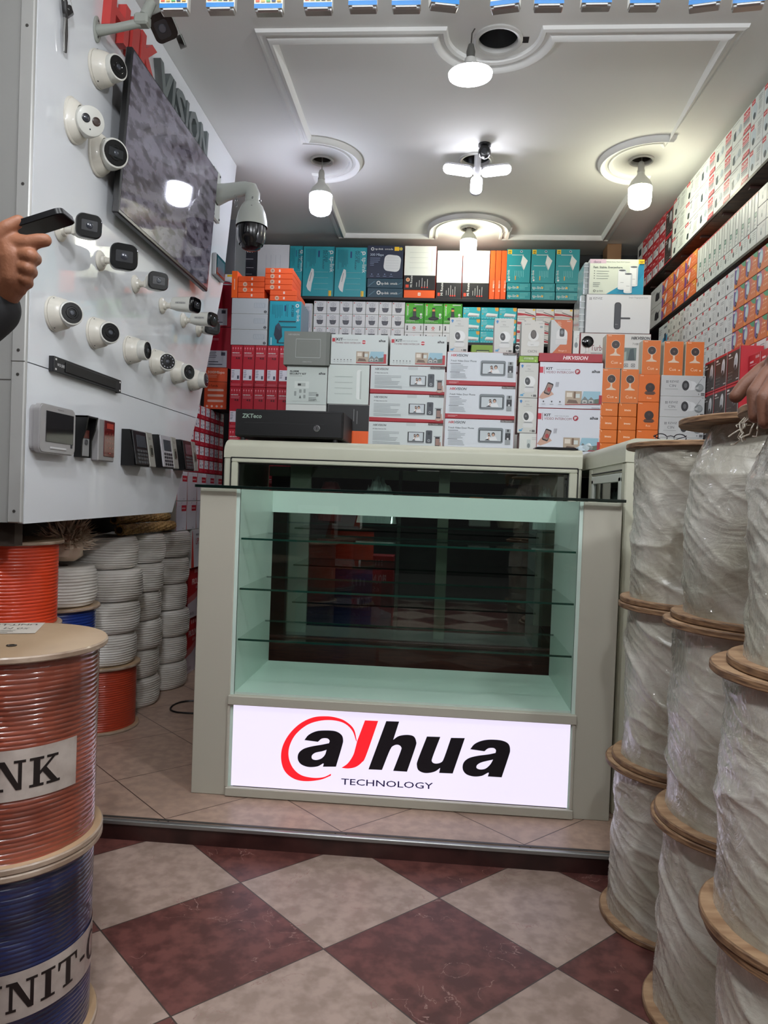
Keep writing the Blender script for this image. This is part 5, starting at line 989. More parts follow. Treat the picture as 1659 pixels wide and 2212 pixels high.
for r in range(2):
    for c in range(5):
        ya = 3.50+c*.148; lbox('tallwhite', 'camera_box', ya, ya+.148, .7725+r*.1475, .147, 'upright white box with red tab, %s row, %s from front' % (['lower', 'upper'][r], ORD[c]), 'white boxes with red tabs at the left wall')
hy0, hh_ = 3.56, .0708
for r in range(5):
    for c in range(8):
        ya = hy0+c*.085; lbox('hdd', 'disk_box', ya, ya+.085, 1.068+r*hh_, hh_, 'small red box with white label, %s row, %s from front, left wall' % (['bottom', 'second', 'middle', 'fourth', 'top'][r], ORD[c]), 'small red labelled boxes at the left wall')
# ================================================================ STACKS ON THE COUNTER
CF = 3.30; C0 = CZ+.0005
G7 = 'video door phone boxes with red base'
for k in range(3): face('hik7', 'intercom_box', (964.5, 762, 1116, 840), CF, 'white video door phone box with red base, %s of three' % ['lowest', 'middle', 'topmost'][k], G7, .16, C0+k*.1475, .1468)
z7 = C0+3*.1475
for k in range(3): face('hikip', 'intercom_box', (799, 800, 961, 868), CF, 'wide white intercom box picturing monitor and doorbell, %s of three' % ['lowest', 'middle', 'topmost'][k], 'wide white intercom boxes', .16, C0+k*.1245-.010*0, .1238)
zi = C0+3*.1245
for k in range(2): face('kitip', 'intercom_box', (1164, 778, 1302, 880), CF-.01, 'white intercom kit box with phone and house picture, %s' % ['lower', 'upper'][k], 'square intercom kit boxes', .16, C0+k*.2025, .2018)
zk = C0+2*.2025
o = face('orange_foot', 'intercom_box', (1164, 759, 1302, 778), CF-.01, 'dark red box lying on the intercom kit boxes', None, .16, zk, .038)
def k_redlid(a): a.rect(0, 0, 1, 1, (166, 22, 40)); a.text('HIKVISION', .38, .28, .42, (236, 220, 220), shear=.25, bold=.025)
KINDS['redlid'] = k_redlid; SIDE['redlid'] = (150, 18, 34)
w_ = onY(1302, 768, CF-.01).x-onY(1164, 768, CF-.01).x; o.data = boxmesh('redlid', w_-.0012, .037, .16)
zr = zk+.0385
# upper kit boxes on the left part of the counter
face('mi_plain_side', 'router_box', (707, 800, 797, 888), CF, 'white router box with four line antennas, over a black box', None, .12, C0+.196, .1765)
def k_ax(a): a.rect(0, 0, 1, 1, (30, 30, 30)); a.rect(0, 0, 1, .40, (240, 96, 26)); a.rect(.62, .62, .635, .9, (120, 120, 120)); a.rect(.70, .56, .715, .86, (120, 120, 120))
KINDS['ax'] = k_ax
face('ax', 'router_box', (707, 888, 797, 960), CF, 'black and orange router box right of the cash drawer', None, .12, C0, .195)
face('alarm', 'alarm_box', (618, 805, 706, 888), CF, 'white alarm kit box under the grey carton', None, .14, C0+.190, .172)
put('plainwhite', 'carton', (onY(618, 845, CF).x+onY(706, 845, CF).x)/2, CF, C0, onY(706, 845, CF).x-onY(618, 845, CF).x-.002, .1895, .14, 'white carton hidden behind the cash drawer', 'box')
face('hikgrey', 'intercom_box', (612, 735, 712, 806), CF-.02, 'olive grey carton with screen outline on the alarm kit', None, .15, C0+.3625, .150)
face('kit4', 'intercom_box', (714, 735, 838, 799), CF, 'wide intercom kit box with house picture, left of two', 'wide intercom kit boxes', .15, zi+.0005, .134)
face('kit4', 'intercom_box', (842, 735, 965, 799), CF, 'wide intercom kit box with house picture, right of two', 'wide intercom kit boxes', .15, zi+.0005, .134)
# small camera boxes standing on top
face('ty1', 'indoor_camera_box', (970.5, 684, 1012, 760), CF+.02, 'small white camera box, left of two over the door phone boxes', 'white indoor camera boxes', .075, z7, .154)
face('ty1', 'indoor_camera_box', (1067.5, 684, 1110, 760), CF+.02, 'small white camera box, right of two over the door phone boxes', 'white indoor camera boxes', .075, z7, .154)
xa, xb = 1121.5, 1163
for k in range(2): face('ty1', 'indoor_camera_box', (xa, 780, xb, 857), CF, 'white indoor camera box under the green lid, %s of two' % ['lower', 'upper'][k], 'white indoor camera boxes', .10, C0+.092+k*.1545, .1538)
def k_c6top(a): k_ty1(a)
face('plainwhite', 'indoor_camera_box', (xa, 936, xb, 960), CF, 'white camera box at the foot of the narrow column', None, .10, C0, .0912)
face('green', 'indoor_camera_box', (xa, 766, xb, 780), CF, 'lime green box lid between the white camera boxes', None, .10, C0+.092+.309, .028)
face('c6cn', 'indoor_camera_box', (1126, 687, 1176, 766), CF, 'cream camera box standing on the lime green lid', None, .075, C0+.092+.3375, .152)
face('ranger', 'indoor_camera_box', (1189, 682, 1237, 758), CF+.01, 'orange and white camera box on the dark red box', None, .075, zr, .150)
face('plainwhite', 'slim_box', (1238, 705, 1252, 758), CF+.02, 'slim grey-white box beside the orange and white camera box', None, .075, zr, .105)
# real small camera on a stand
t = empty('desk_camera', (onY(1268, 758, CF+.03).x, CF+.03, zr)); tag(t, 'small black and white desk camera standing on the red box', 'camera')
mb = MB(); mb.lathe([(.0, 0), (.026, 0), (.026, .003), (.012, .010), (.006, .018), (.006, .032), (.010, .036)], M((216, 214, 210), .35), 28); o = mb.build('stand', t)
mb = MB(); mb.lathe([(0, -.010), (.022, -.009), (.0265, -.002), (.0265, .005), (.024, .009)], M((220, 218, 214), .3), 32, aim((0, 0, .058), (0, -1, .0)), cap=False); mb.build('camera_head', t)
mb = MB(); mb.lathe([(.0255, .0085), (.022, .0105), (0, .011)], M((12, 12, 14), .12), 32, aim((0, 0, .058), (0, -1, .0))); mb.build('lens_face', t)
# imou stacks
IY = 3.29; im = lambda a, b: (onY(a, 870, IY).x, onY(b, 870, IY).x)
zp = lambda x, y: onY(x, y, IY).z
zq = zp(1318, 870); hq = (zq-C0)/4; cue_h = zp(1320, 796)-zq
for c, (pa, pb) in enumerate(((1296.5, 1335.5), (1337, 1376))):
    a, b = im(pa, pb); s_ = ['left', 'right'][c]
    for r in range(4): put('imou_plain', 'indoor_camera_box', (a+b)/2, IY, C0+r*hq, b-a-.001, hq-.0005, .075, 'plain orange box, %s column, %s' % (s_, ['lowest', 'second up', 'third up', 'topmost'][r]), 'box', 'plain orange boxes on the counter')
    put('cue', 'indoor_camera_box', (a+b)/2+.004, IY, zq, b-a-.001, cue_h-.0005, .075, 'orange round camera box standing on the plain orange boxes, %s' % s_, 'box', 'orange round camera boxes')
a, b = im(1304, 1344); put('cue', 'indoor_camera_box', (a+b)/2, IY, zq+cue_h, b-a, cue_h, .075, 'orange round camera box, topmost of the left orange column', 'box', 'orange round camera boxes')
a, b = im(1377.5, 1424); zx = zp(1400, 808); hx = (zx-C0)/3
for k in range(3): put('rex', 'indoor_camera_box', (a+b)/2, IY, C0+k*hx, b-a-.001, hx-.0005, .085, 'orange box with dark ball camera, %s of three' % ['lowest', 'middle', 'upper'][k], 'box', 'orange ball camera boxes')
a, b = im(1384, 1424); put('cue', 'indoor_camera_box', (a+b)/2, IY+.01, zx, b-a, cue_h, .06, 'orange round camera box standing on the ball camera boxes', 'box', 'orange round camera boxes')
a, b = im(1426, 1523); GC = 'grey bullet camera boxes'; zc = zp(1475, 811); hc = (zc-C0)/4
for k in range(4): put('c3n', 'outdoor_camera_box', (a+b)/2, IY, C0+k*hc, b-a-.002, hc-.0006, .10, 'long grey bullet camera box, %s in the stack' % ['lowest', 'second from bottom', 'second from top', 'topmost'][k], 'box', GC)
for k, (pa, pb) in enumerate(((1431, 1473), (1478, 1518))):
    a, b = im(pa, pb); put('cue', 'indoor_camera_box', (a+b)/2, IY+.01, zc, b-a, cue_h, .065, 'orange round camera box on the grey boxes, %s of two' % ['left', 'right'][k], 'box', 'orange round camera boxes')
# tall stack at the right rear of the counter: standing on the bench behind
RY = 3.90; rb = BZ
zt_ = onY(1330, 720, RY).z; a, b = onY(1253, 760, RY).x, onY(1405, 760, RY).x
put('turbo', 'recorder_box', (a+b)/2, RY, 1.50, b-a, zt_-1.501, .2, 'white recorder box with red word under the door lock box', 'box')
put('plainwhite', 'carton', (a+b)/2, RY, rb, b-a-.01, 1.499-rb, .2, 'white carton under the recorder box, behind the orange boxes', 'box')
a, b = onY(1266, 680, RY).x, onY(1405, 680, RY).x; zt2 = onY(1335, 636, RY).z
put('lock', 'door_lock_box', (a+b)/2, RY, zt_, b-a, zt2-zt_-.001, .2, 'white box picturing a dark door lock handle', 'box')
a, b = onY(1273, 600, RY).x, onY(1391, 600, RY).x; zt3 = onY(1332, 560, RY).z
put('deco', 'mesh_router_box', (a+b)/2, RY, zt2, b-a, zt3-zt2, .2, 'cream and blue box with three white cylinders, topmost', 'box')
# wrapped cartons seen left of that stack
wrap = M((176, 186, 184), .15, coat=.8, bump=(40, .4))
for i, (px, z0, z1, lb) in enumerate((((1253, 1266), zt_, zt2, 'plastic wrapped carton edge left of the door lock box'), ((1259, 1271), zt2+.0005, zt3-.01, 'plastic wrapped carton edge left of the mesh router box'))):
    a, b = onY(px[0], 650, RY+.02).x, onY(px[1], 650, RY+.02).x; mb = MB(); mb.box(a, RY+.02, z0, b-.003, RY+.2, z1, wrap, .006)
    for k in range(5): mb.box(a-.0015, RY+.018, z0+.03+k*(z1-z0)/6, b-.005, RY+.022, z0+.034+k*(z1-z0)/6, M((214, 220, 220), .2))
    o = mb.build('wrapped_carton'); tag(o, lb, 'box', 'plastic wrapped cartons')
# ---- cash drawer
DY = 3.0
p0, p1 = onY(508, 915, DY), onY(742, 920, DY); ztop = onY(625, 886, DY).z
t = empty('cash_drawer', ((p0.x+p1.x)/2, DY+.13, CZ)); tag(t, 'black metal cash drawer with round lock on the counter', 'cash drawer'); base = t.location.copy()
bl = M((6, 6, 7), .5, bump=(200, .15)); mb = MB(); mb.box(p0.x, DY, CZ+.016, p1.x, DY+.29, ztop, bl, .004); part('housing', mb, t)
mb = MB(); mb.box(p0.x+.006, DY-.004, CZ+.020, p1.x-.006, DY, ztop-.008, M((5, 5, 6), .4), .002); mb.box(p0.x+.04, DY-.0048, CZ+.072, p1.x-.08, DY-.0039, CZ+.074, M((34, 34, 36), .4)); 
A_ = Art(p1.x-p0.x, .12); A_.text('ZKTeco', .065, .62, .14, (150, 170, 156), bold=.02, shear=.1); A_.emit(mb, axes((p0.x, DY-.0042, CZ+.018), (1, 0, 0), (0, 0, 1), (0, -1, 0))); fr = part('drawer', mb, t)
pl = onY(685, 926, DY); mb = MB(); mb.lathe([(.0135, 0), (.0135, .004), (.0105, .006), (.0105, .005), (0, .005)], M((150, 150, 152), .25, .9), 28, aim((0, 0, 0), (0, -1, 0))); mb.box(-.0015, -.0066, -.006, .0015, -.005, .006, M((30, 30, 30), .4)); o = mb.build('lock', t, loc=(pl.x-base.x, DY-.004-base.y, pl.z-base.z)); o['label'] = 'round silver lock'
for fx in (p0.x+.03, p1.x-.035):
    for fy in (DY+.02, DY+.26): mb = MB(); mb.lathe([(.010, 0), (.011, .004), (.008, .016)], M((18, 18, 18), .6), 16, Matrix.Translation((fx, fy, CZ))); part('foot', mb, t)
# ---- small things at the counter's right end
o = MB(); q = onY(1200, 958, 3.02); o.prism(rrect(.17, .10, .02, 5), 0, .006, M((14, 14, 16), .3)); o.prism(rrect(.155, .088, .018, 5), .006, .009, M((26, 26, 30), .25)); o = o.build('tray', loc=(q.x, 3.02, CZ+.0005)); tag(o, 'flat black dish on the counter in front of the kit box', 'tray')
mb = MB(); 
for k in range(9): a0 = k*2*PI/9; mb.lathe([(0, 0), (.018, .002), (.012, .012+.006*(k % 3)), (0, .016)], M((190, 206, 214), .15, coat=.7), 7, Matrix.Translation((.022*math.cos(a0), .018*math.sin(a0), 0)) @ Matrix.Rotation(a0, 4, 'X') @ Matrix.Scale(.8, 4))
q = onY(1262, 960, 3.02); o = mb.build('plastic_bag', loc=(q.x, 3.02, CZ+.012)); tag(o, 'crumpled clear plastic bag on the counter beside the black dish', 'bag')
q = onY(1450, 938, 2.80); t = empty('book', (q.x, 2.80, CZ+.0005)); tag(t, 'white book with purple cover lying on the side cabinet', 'book')
mb = MB(); mb.box(-.08, -.05, .002, .075, .06, .022, M((210, 212, 220), .6), .001); mb.build('pages', t); mb = MB(); mb.box(-.083, -.053, .0, .078, .063, .002, M((96, 60, 130), .4)); mb.box(-.083, -.053, .022, .078, .063, .024, M((96, 60, 130), .4)); mb.box(-.086, -.053, 0, -.083, .063, .024, M((96, 60, 130), .4)); mb.build('cover', t)
t = empty('eyeglasses', (q.x-.005, 2.79, CZ+.0255)); tag(t, 'black framed folded glasses lying on the white book', 'glasses')
gm = M((20, 16, 24), .2)
for sx in (-1, 1):
    mb = MB(); mb.tube([(sx*.034+.022*math.cos(k*PI/8), .0+.004*math.sin(k*PI/8), .017+.015*math.sin(k*PI/8)) for k in range(16)], .0018, gm, 8, closed=True); mb.build('rim', t)
    mb = MB(); mb.tube([(sx*.056, 0, .026), (sx*.056, .02, .024), (sx*.02, .04, .012), (-sx*.03, .05, .006)], .0018, gm, 8); mb.build('temple', t)
mb = MB(); mb.tube([(-.013, 0, .022), (0, -.002, .025), (.013, 0, .022)], .0016, gm, 8); mb.build('bridge', t)
q = onY(1395, 942, 2.78); mb = MB(); mb.add([(-.05, 0, 0), (-.02, -.02, .012), (.02, -.015, .004), (.05, 0, .010), (.03, .03, .016), (-.01, .035, .020), (-.04, .03, .006), (0, .008, .024)], [(0, 1, 7), (1, 2, 7), (2, 3, 7), (3, 4, 7), (4, 5, 7), (5, 6, 7), (6, 0, 7)], M((206, 208, 216), .3), False); o = mb.build('paper', loc=(q.x, 2.78, CZ+.001)); tag(o, 'crumpled white paper on the side cabinet by the book', 'paper')
# ---- things inside the glass counter, seen above the case top
q = onY(1030, 1052, 3.15); SZ = .866
t = empty('clamp_tool', (q.x, 3.12, SZ)); tag(t, 'orange handled tool lying inside the glass counter', 'tool')
mb = MB(); mb.prism([(-.035, .11), (.02, .115), (.04, .10), (.05, .085), (.075, .085), (.075, .092), (.055, .094), (.045, .108), (.02, .125), (-.03, .122)], 0, .02, M((220, 110, 40), .4), aim((0, 0, 0), (0, -1, 0))); mb.build('handle', t)
mb = MB(); mb.box(-.03, -.02, 0, .06, .02, .115, M((120, 118, 114), .5), .004); mb.build('body', t)
for (pxx, lb, colr) in ((715, 'dark red handled pliers heap inside the counter, left', (120, 36, 40)), (1105, 'brown crumpled parcel inside the counter, right', (120, 104, 88))):
    q = onY(pxx, 1055, 3.15); mb = MB()
    mb.lathe([(0, 0), (.05, 0), (.06, .05), (.05, .12), (.03, .165), (0, .17)], M(colr, .5), 20, fn=lambda r, z, a: (r*(1+.2*noise.noise(Vector((math.cos(a)*2, math.sin(a)*2, z*30)))), z)); o = mb.build('parcel', loc=(q.x, 3.14, SZ)); tag(o, lb, 'parcel')
for (pxa, pxb, hz, lb) in ((775, 860, .185, 'clear bubble wrap heap inside the counter, left of middle'), (1150, 1210, .170, 'clear bubble wrap heap inside the counter, right side')):
    a, b = onY(pxa, 1055, 3.1).x, onY(pxb, 1055, 3.1).x; mb = MB(); rnd = random.Random(pxa); nx = 22; ny = 8; vs = []
    for j in range(ny):
        for i in range(nx): u = i/(nx-1); v = j/(ny-1); e = math.sin(u*PI)**.5*math.sin(v*PI)**.4; vs.append((a+(b-a)*u, 3.05+.14*v, SZ+hz*e*(.85+.25*rnd.random())))
    mb.add(vs, [(j*nx+i, j*nx+i+1, (j+1)*nx+i+1, (j+1)*nx+i) for j in range(ny-1) for i in range(nx-1)], M((190, 204, 200), .12, coat=.8), False); o = mb.build('bubble_wrap'); tag(o, lb, 'bubble wrap')
# black cable loop on the platform left of the case
mb = MB(); pts = [onZ(*p, .004) for p in ((424, 1514), (400, 1514), (378, 1520), (366, 1530), (372, 1537), (395, 1540), (424, 1541))]
sm = []
for i in range(len(pts)-1):
    for k in range(5): sm.append(pts[i].lerp(pts[i+1], k/5))
sm.append(pts[-1]); sm = [(sm[max(0, i-2)]+sm[i]+sm[min(len(sm)-1, i+2)])/3 for i in range(len(sm))]
mb.tube(sm, .004, M((16, 16, 18), .4), 8); o = mb.build('electric_cord'); tag(o, 'black cord loop on the floor left of the display case', 'cord')
# ================================================================ WRAPPED DRUMS ON THE RIGHT
ply = streaked('plywood', (146, 112, 82), (182, 150, 116), 9, (1, 6, 1), .55, bump=.15); plye = streaked('plywood_edge', (92, 66, 46), (150, 118, 86), 30, (1, 1, 9), .6)
def wrapmat(name, seed, c0=(158, 153, 134), c1=(204, 202, 192)):
    m = streaked(name, c0, c1, 5, (1, 1, 1.6), .30, .9, 0, 4, (.3, .7)); nt = m.node_tree; b = nt.nodes['Principled BSDF']
    tc = nt.nodes.new('ShaderNodeTexCoord'); mp = nt.nodes.new('ShaderNodeMapping'); mp.inputs['Scale'].default_value = (4, 4, 11); mp.inputs['Rotation'].default_value = (.35, .2, 0); mp.inputs['Location'].default_value = (seed, seed*2, 0)
    n = nt.nodes.new('ShaderNodeTexNoise'); n.inputs['Scale'].default_value = 1.6; n.inputs['Detail'].default_value = 6; n.inputs['Distortion'].default_value = 1.2
    w = nt.nodes.new('ShaderNodeTexNoise'); w.inputs['Scale'].default_value = 420; bp = nt.nodes.new('ShaderNodeBump'); bp.inputs['Strength'].default_value = .5; bp.inputs['Distance'].default_value = .010
    b2 = nt.nodes.new('ShaderNodeBump'); b2.inputs['Strength'].default_value = .12; b2.inputs['Distance'].default_value = .001
    cm = nt.nodes.new('ShaderNodeMapping'); cm.inputs['Scale'].default_value = (9, 9, 6); cm.inputs['Location'].default_value = (seed, 0, seed); cn = nt.nodes.new('ShaderNodeTexNoise'); cn.inputs['Scale'].default_value = 3; cn.inputs['Detail'].default_value = 3; cn.inputs['Distortion'].default_value = 2.5; cb = nt.nodes.new('ShaderNodeBump'); cb.inputs['Strength'].default_value = .9; cb.inputs['Distance'].default_value = .02
    L = nt.links.new; L(tc.outputs['Object'], mp.inputs[0]); L(mp.outputs[0], n.inputs['Vector']); L(n.outputs['Fac'], bp.inputs['Height']); L(tc.outputs['Object'], w.inputs['Vector']); L(w.outputs['Fac'], b2.inputs['Height']); L(bp.outputs[0], b2.inputs['Normal']); L(b2.outputs[0], b.inputs['Normal']); L(tc.outputs['Object'], cm.inputs[0]); L(cm.outputs[0], cn.inputs['Vector']); L(cn.outputs['Fac'], cb.inputs['Height']); L(cb.outputs[0], b.inputs['Coat Normal'])
    b.inputs['Coat Roughness'].default_value = .07; b.inputs['Coat Weight'].default_value = 1.0; return m
WR = [wrapmat('wrap_%d' % k, k*3.7) for k in range(3)]
FR = .175
def flange(name, parent, z, r=FR, th=.013, lo=0.0):
    mb = MB(); mb.lathe([(r-.002, z), (r, z+.002), (r, z+th-.002), (r-.002, z+th)], plye, 72)
    mb.add([(0, 0, z+th+.0001)]+[((r-.003)*math.cos(2*PI*k/72), (r-.003)*math.sin(2*PI*k/72), z+th+.0001) for k in range(72)], [(0, 1+k, 1+(k+1) % 72) for k in range(72)], ply)
    mb.lathe([(.012, 0), (.012, .0006), (0, .0006)], M((40, 28, 20), .8), 16, Matrix.Translation((-r*.62, -r*.30, z+th)))
    mb.lathe([(.022, 0), (.022, .0006), (0, .0006)], M((30, 22, 16), .8), 16, Matrix.Translation((0, 0, z+th))); return mb.build(name, parent)
def drum(loc, h, seed, label, rot=0.0, taper=0.0):
    t = empty('cable_drum', loc, rot); tag(t, label, 'cable drum', 'wrapped cable drums stacked on the right')
    flange('flange', t, 0); flange('flange', t, h-.0135)
    n = 140; prof = [(.153, .0132+(h-.027)*k/n) for k in range(n+1)]
    def fn(r, z, a):
        u = z/h; f = noise.noise(Vector((math.cos(a)*1.3+seed*5, math.sin(a)*1.3, z*6)))*.006
        k1 = .045+.05*((seed*37) % 7)/7; t = z+k1*a+.022*noise.noise(Vector((seed*2.3, a*.9, z*4)))
        n1 = noise.noise(Vector((seed*3.1, a*.8, t*9))); f += .0068*max(0, 1-abs(n1)*3.2)**2-.0035
        n2 = noise.noise(Vector((seed*7.7, a*1.5, (z+k1*1.5*a+.01*n1)*34))); f += .0022*max(0, 1-abs(n2)*3)**2
        edge = min(1, u*9)*min(1, (1-u)*9)
        return (r-taper*max(0, (u-.72))*1.6)+f*(.35+.65*edge), z
    mb = MB(); mb.lathe(prof, WR[seed % 3], 200, fn=fn, cap=False); o = mb.build('wrapped_winding', t, angle=60); return t
for (x, y, h, nm) in ((.62, 1.90, .397, 'far'), (.633, 1.54, .405, 'middle'), (.621, 1.155, .398, 'near')):
    z = -.06
    for k in range(3):
        dx = {'far': ((0, 0), (.014, -.006), (.018, -.002)), 'middle': ((0, 0), (.006, -.006), (.022, -.004)), 'near': ((-.012, 0), (-.018, .004), (.003, -.010))}[nm][k]
        drum((x+dx[0], y+dx[1], z+.0005), h, {'far': 0, 'middle': 1, 'near': 2}[nm]*3+k, 'white wrapped cable drum, %s of the %s stack on the right' % (['bottom', 'middle', 'top'][k], nm), rot=0, taper=.10 if k == 2 and nm != 'far' else 0); z += h+.0005
# loose threads under the rim of the near top drum
mb = MB(); rnd = random.Random(5); q = onX(1572, 905, .46)
q = Vector((.621-.158, 1.143+.005, 1.112))
for k in range(9):
    p = q+Vector((rnd.uniform(-.012, .004), rnd.uniform(-.02, .02), rnd.uniform(-.015, .01))); pts = [p]
    for j in range(5): pts.append(pts[-1]+Vector((rnd.uniform(-.008, .004), rnd.uniform(-.007, .007), rnd.uniform(-.010, .002))))
    mb.tube(pts, .0011, M((206, 200, 184), .7), 6)
o = mb.build('loose_thread'); tag(o, 'frayed white threads hanging from the nearest top drum', 'thread')

# ================================================================ CABLE REELS ON THE LEFT
def ridged(R, z0, z1, pitch, amp, mat, seg=72, helical=1, per=5, wob=0.0, seed=0, sag=0.0, T=None):
    n = int((z1-z0)/pitch*per); mb = MB()
    def fn(r, z, a):
        w = wob*noise.noise(Vector((math.cos(a)*1.4+seed, math.sin(a)*1.4, z*14+seed)))
        ph = (z+w)/pitch+helical*a/(2*PI)
        return r-amp+amp*math.sqrt(abs(math.sin(PI*ph)))*1.0, z
    prof = [(R, z0+(z1-z0)*k/n) for k in range(n+1)]; mb.lathe(prof, mat, seg, T, fn=fn, cap=False); return mb
orange_c = M((208, 62, 26), .38, coat=.2); orange_w = streaked('orange_wrapped_cable', (104, 48, 32), (156, 78, 56), 5, (1, 1, 3), .3, .9, .5); blue_w = streaked('blue_wrapped_cable', (12, 16, 36), (32, 46, 96), 5, (1, 1, 3), .3, .9, .5); blue_c = M((22, 48, 120), .32, coat=.5)
redo = M((176, 60, 34), .34, coat=.5); whitec = streaked('white_cable', (196, 190, 180), (222, 218, 210), 4, (1, 1, 2), .42, .35); tan = streaked('reel_board', (168, 138, 106), (196, 168, 134), 3, (1, 1, 1), .45, .5); tan2 = streaked('reel_board_rim', (140, 118, 98), (176, 156, 136), 20, (1, 1, 4), .5, .4)
def disc(parent, z, r, th, top=tan, rim=tan2, holes=True, name='flange'):
    mb = MB(); mb.lathe([(r-.002, z), (r, z+.0025), (r, z+th-.0025), (r-.002, z+th)], rim, 80)
    mb.add([(0, 0, z+th+.0001)]+[((r-.0028)*math.cos(2*PI*k/80), (r-.0028)*math.sin(2*PI*k/80), z+th+.0001) for k in range(80)], [(0, 1+k, 1+(k+1) % 80) for k in range(80)], top)
    if holes: 
        mb.lathe([(.0, .0004), (.009, .0004), (.009, .0016), (.006, .002), (.004, .0006), (0, .0006)], M((70, 62, 54), .3, .8), 16, Matrix.Translation((.040, -.060, z+th)))
        mb.lathe([(.012, .0005), (0, .0005)], M((90, 50, 24), .6), 16, Matrix.Translation((-.015, -.052, z+th)))
    return mb.build(name, parent)
# serif lettering wrapped around the near reels
def slab(ch):
    """outline polygons in a 1-high cell (slab serif), returns (polys, width)"""
    S_ = .09
    if ch == 'I': return [[(0, 0), (.52, 0), (.52, S_), (0, S_)], [(0, 1-S_), (.52, 1-S_), (.52, 1), (0, 1)], [(.15, S_), (.37, S_), (.37, 1-S_), (.15, 1-S_)]], .52
    if ch == 'N': return [[(0, 0), (.32, 0), (.32, S_), (0, S_)], [(0, 1-S_), (.30, 1-S_), (.30, 1), (0, 1)], [(.62, 1-S_), (1, 1-S_), (1, 1), (.62, 1)], [(.10, S_), (.21, S_), (.21, 1-S_), (.10, 1-S_)], [(.10, 1), (.34, 1), (.88, 0), (.70, 0)], [(.76, S_*.5), (.88, 0), (.88, 1-S_), (.76, 1-S_)]], 1.0
    if ch == 'K': return [[(0, 0), (.48, 0), (.48, S_), (0, S_)], [(0, 1-S_), (.48, 1-S_), (.48, 1), (0, 1)], [(.13, S_), (.35, S_), (.35, 1-S_), (.13, 1-S_)], [(.35, .38), (.35, .52), (.76, 1-S_), (.88, 1-S_)], [(.42, .50), (.56, .62), (.98, S_), (.74, S_)], [(.58, 1-S_), (1.0, 1-S_), (1.0, 1), (.58, 1)], [(.58, 0), (1.08, 0), (1.08, S_), (.58, S_)]], 1.08
    if ch == 'T': return [[(.22, 0), (.68, 0), (.68, S_), (.22, S_)], [(.34, S_), (.56, S_), (.56, 1), (.34, 1)], [(0, 1-S_), (.9, 1-S_), (.9, 1), (0, 1)], [(0, .70), (.06, .70), (.12, 1-S_), (0, 1-S_)], [(.84, .70), (.9, .70), (.9, 1-S_), (.78, 1-S_)]], .9
    if ch == 'L': return [[(0, 0), (.85, 0), (.85, S_), (0, S_)], [(0, 1-S_), (.48, 1-S_), (.48, 1), (0, 1)], [(.13, S_), (.35, S_), (.35, 1-S_), (.13, 1-S_)], [(.66, S_), (.85, S_), (.85, .36), (.79, .36)]], .85
    if ch == 'U': return [[(0, 1-S_), (.44, 1-S_), (.44, 1), (0, 1)], [(.12, .25), (.33, .25), (.33, 1-S_), (.12, 1-S_)], [(.12, .25), (.33, .25), (.42, .08), (.30, .02)], [(.30, .02), (.42, .08), (.66, .08), (.74, .02), (.5, -.02)], [(.66, .08), (.74, .02), (.86, .2), (.76, .25)], [(.76, .25), (.87, .22), (.87, 1-S_), (.76, 1-S_)], [(.62, 1-S_), (1, 1-S_), (1, 1), (.62, 1)]], 1.0
    if ch == '-': return [[(.08, .40), (.42, .40), (.42, .52), (.08, .52)]], .5
    if ch == 'C':
        o = []; n = 14
        for k in range(n):
            a0 = math.radians(45+270*k/n); a1 = math.radians(45+270*(k+1)/n); t0 = .10+.12*abs(math.sin((k)/n*PI)); t1 = .10+.12*abs(math.sin((k+1)/n*PI))
            o.append([(.45+.45*math.cos(a0), .5+.52*math.sin(a0)), (.45+.45*math.cos(a1), .5+.52*math.sin(a1)), (.45+(.45-t1)*math.cos(a1), .5+(.52-t1*.6)*math.sin(a1)), (.45+(.45-t0)*math.cos(a0), .5+(.52-t0*.6)*math.sin(a0))])
        o.append([(.80, .66), (.86, .66), (.86, 1), (.80, .94)]); return o, .92
    return [], .5
def wrap_word(word, R, a_end, zb, hgt, wid, mat, slope=0.0):
    """letters end (right side) at angle a_end; u grows to the right seen from outside (counter-clockwise)"""
    mb = MB(); x = 0; polys = []
    for ch in word:
        P, w = slab(ch)
        for p in P: polys.append([(x+px, py) for px, py in p])
        x += w+.12
    tot = x-.12
    for p in polys:
        # subdivide by splitting into a fine grid strip
        us = [q[0] for q in p]; cen = None; m = 7; n = len(p)
        bm = bmesh.new(); vs = [bm.verts.new((a_, b_, 0)) for a_, b_ in p]
        try: bm.faces.new(vs)
        except ValueError: bm.free(); continue
        u0, u1 = min(us), max(us); st = max(1, int((u1-u0)/.06))
        for k in range(1, st):
            bmesh.ops.bisect_plane(bm, geom=bm.verts[:]+bm.edges[:]+bm.faces[:], plane_co=(u0+(u1-u0)*k/st, 0, 0), plane_no=(1, 0, 0))
        bm.verts.ensure_lookup_table(); V = []
        for v in bm.verts:
            s_ = (v.co.x-tot)*wid; a_ = a_end+s_/R; V.append((R*math.cos(a_), R*math.sin(a_), zb+v.co.y*hgt+slope*s_))
        bm.verts.index_update(); F = [tuple(q.index for q in f.verts) for f in bm.faces]; bm.free(); mb.add(V, F, mat, False)
    return mb
labelm = streaked('reel_label', (164, 152, 142), (190, 180, 170), 20, (1, 1, 1), .3, .8)
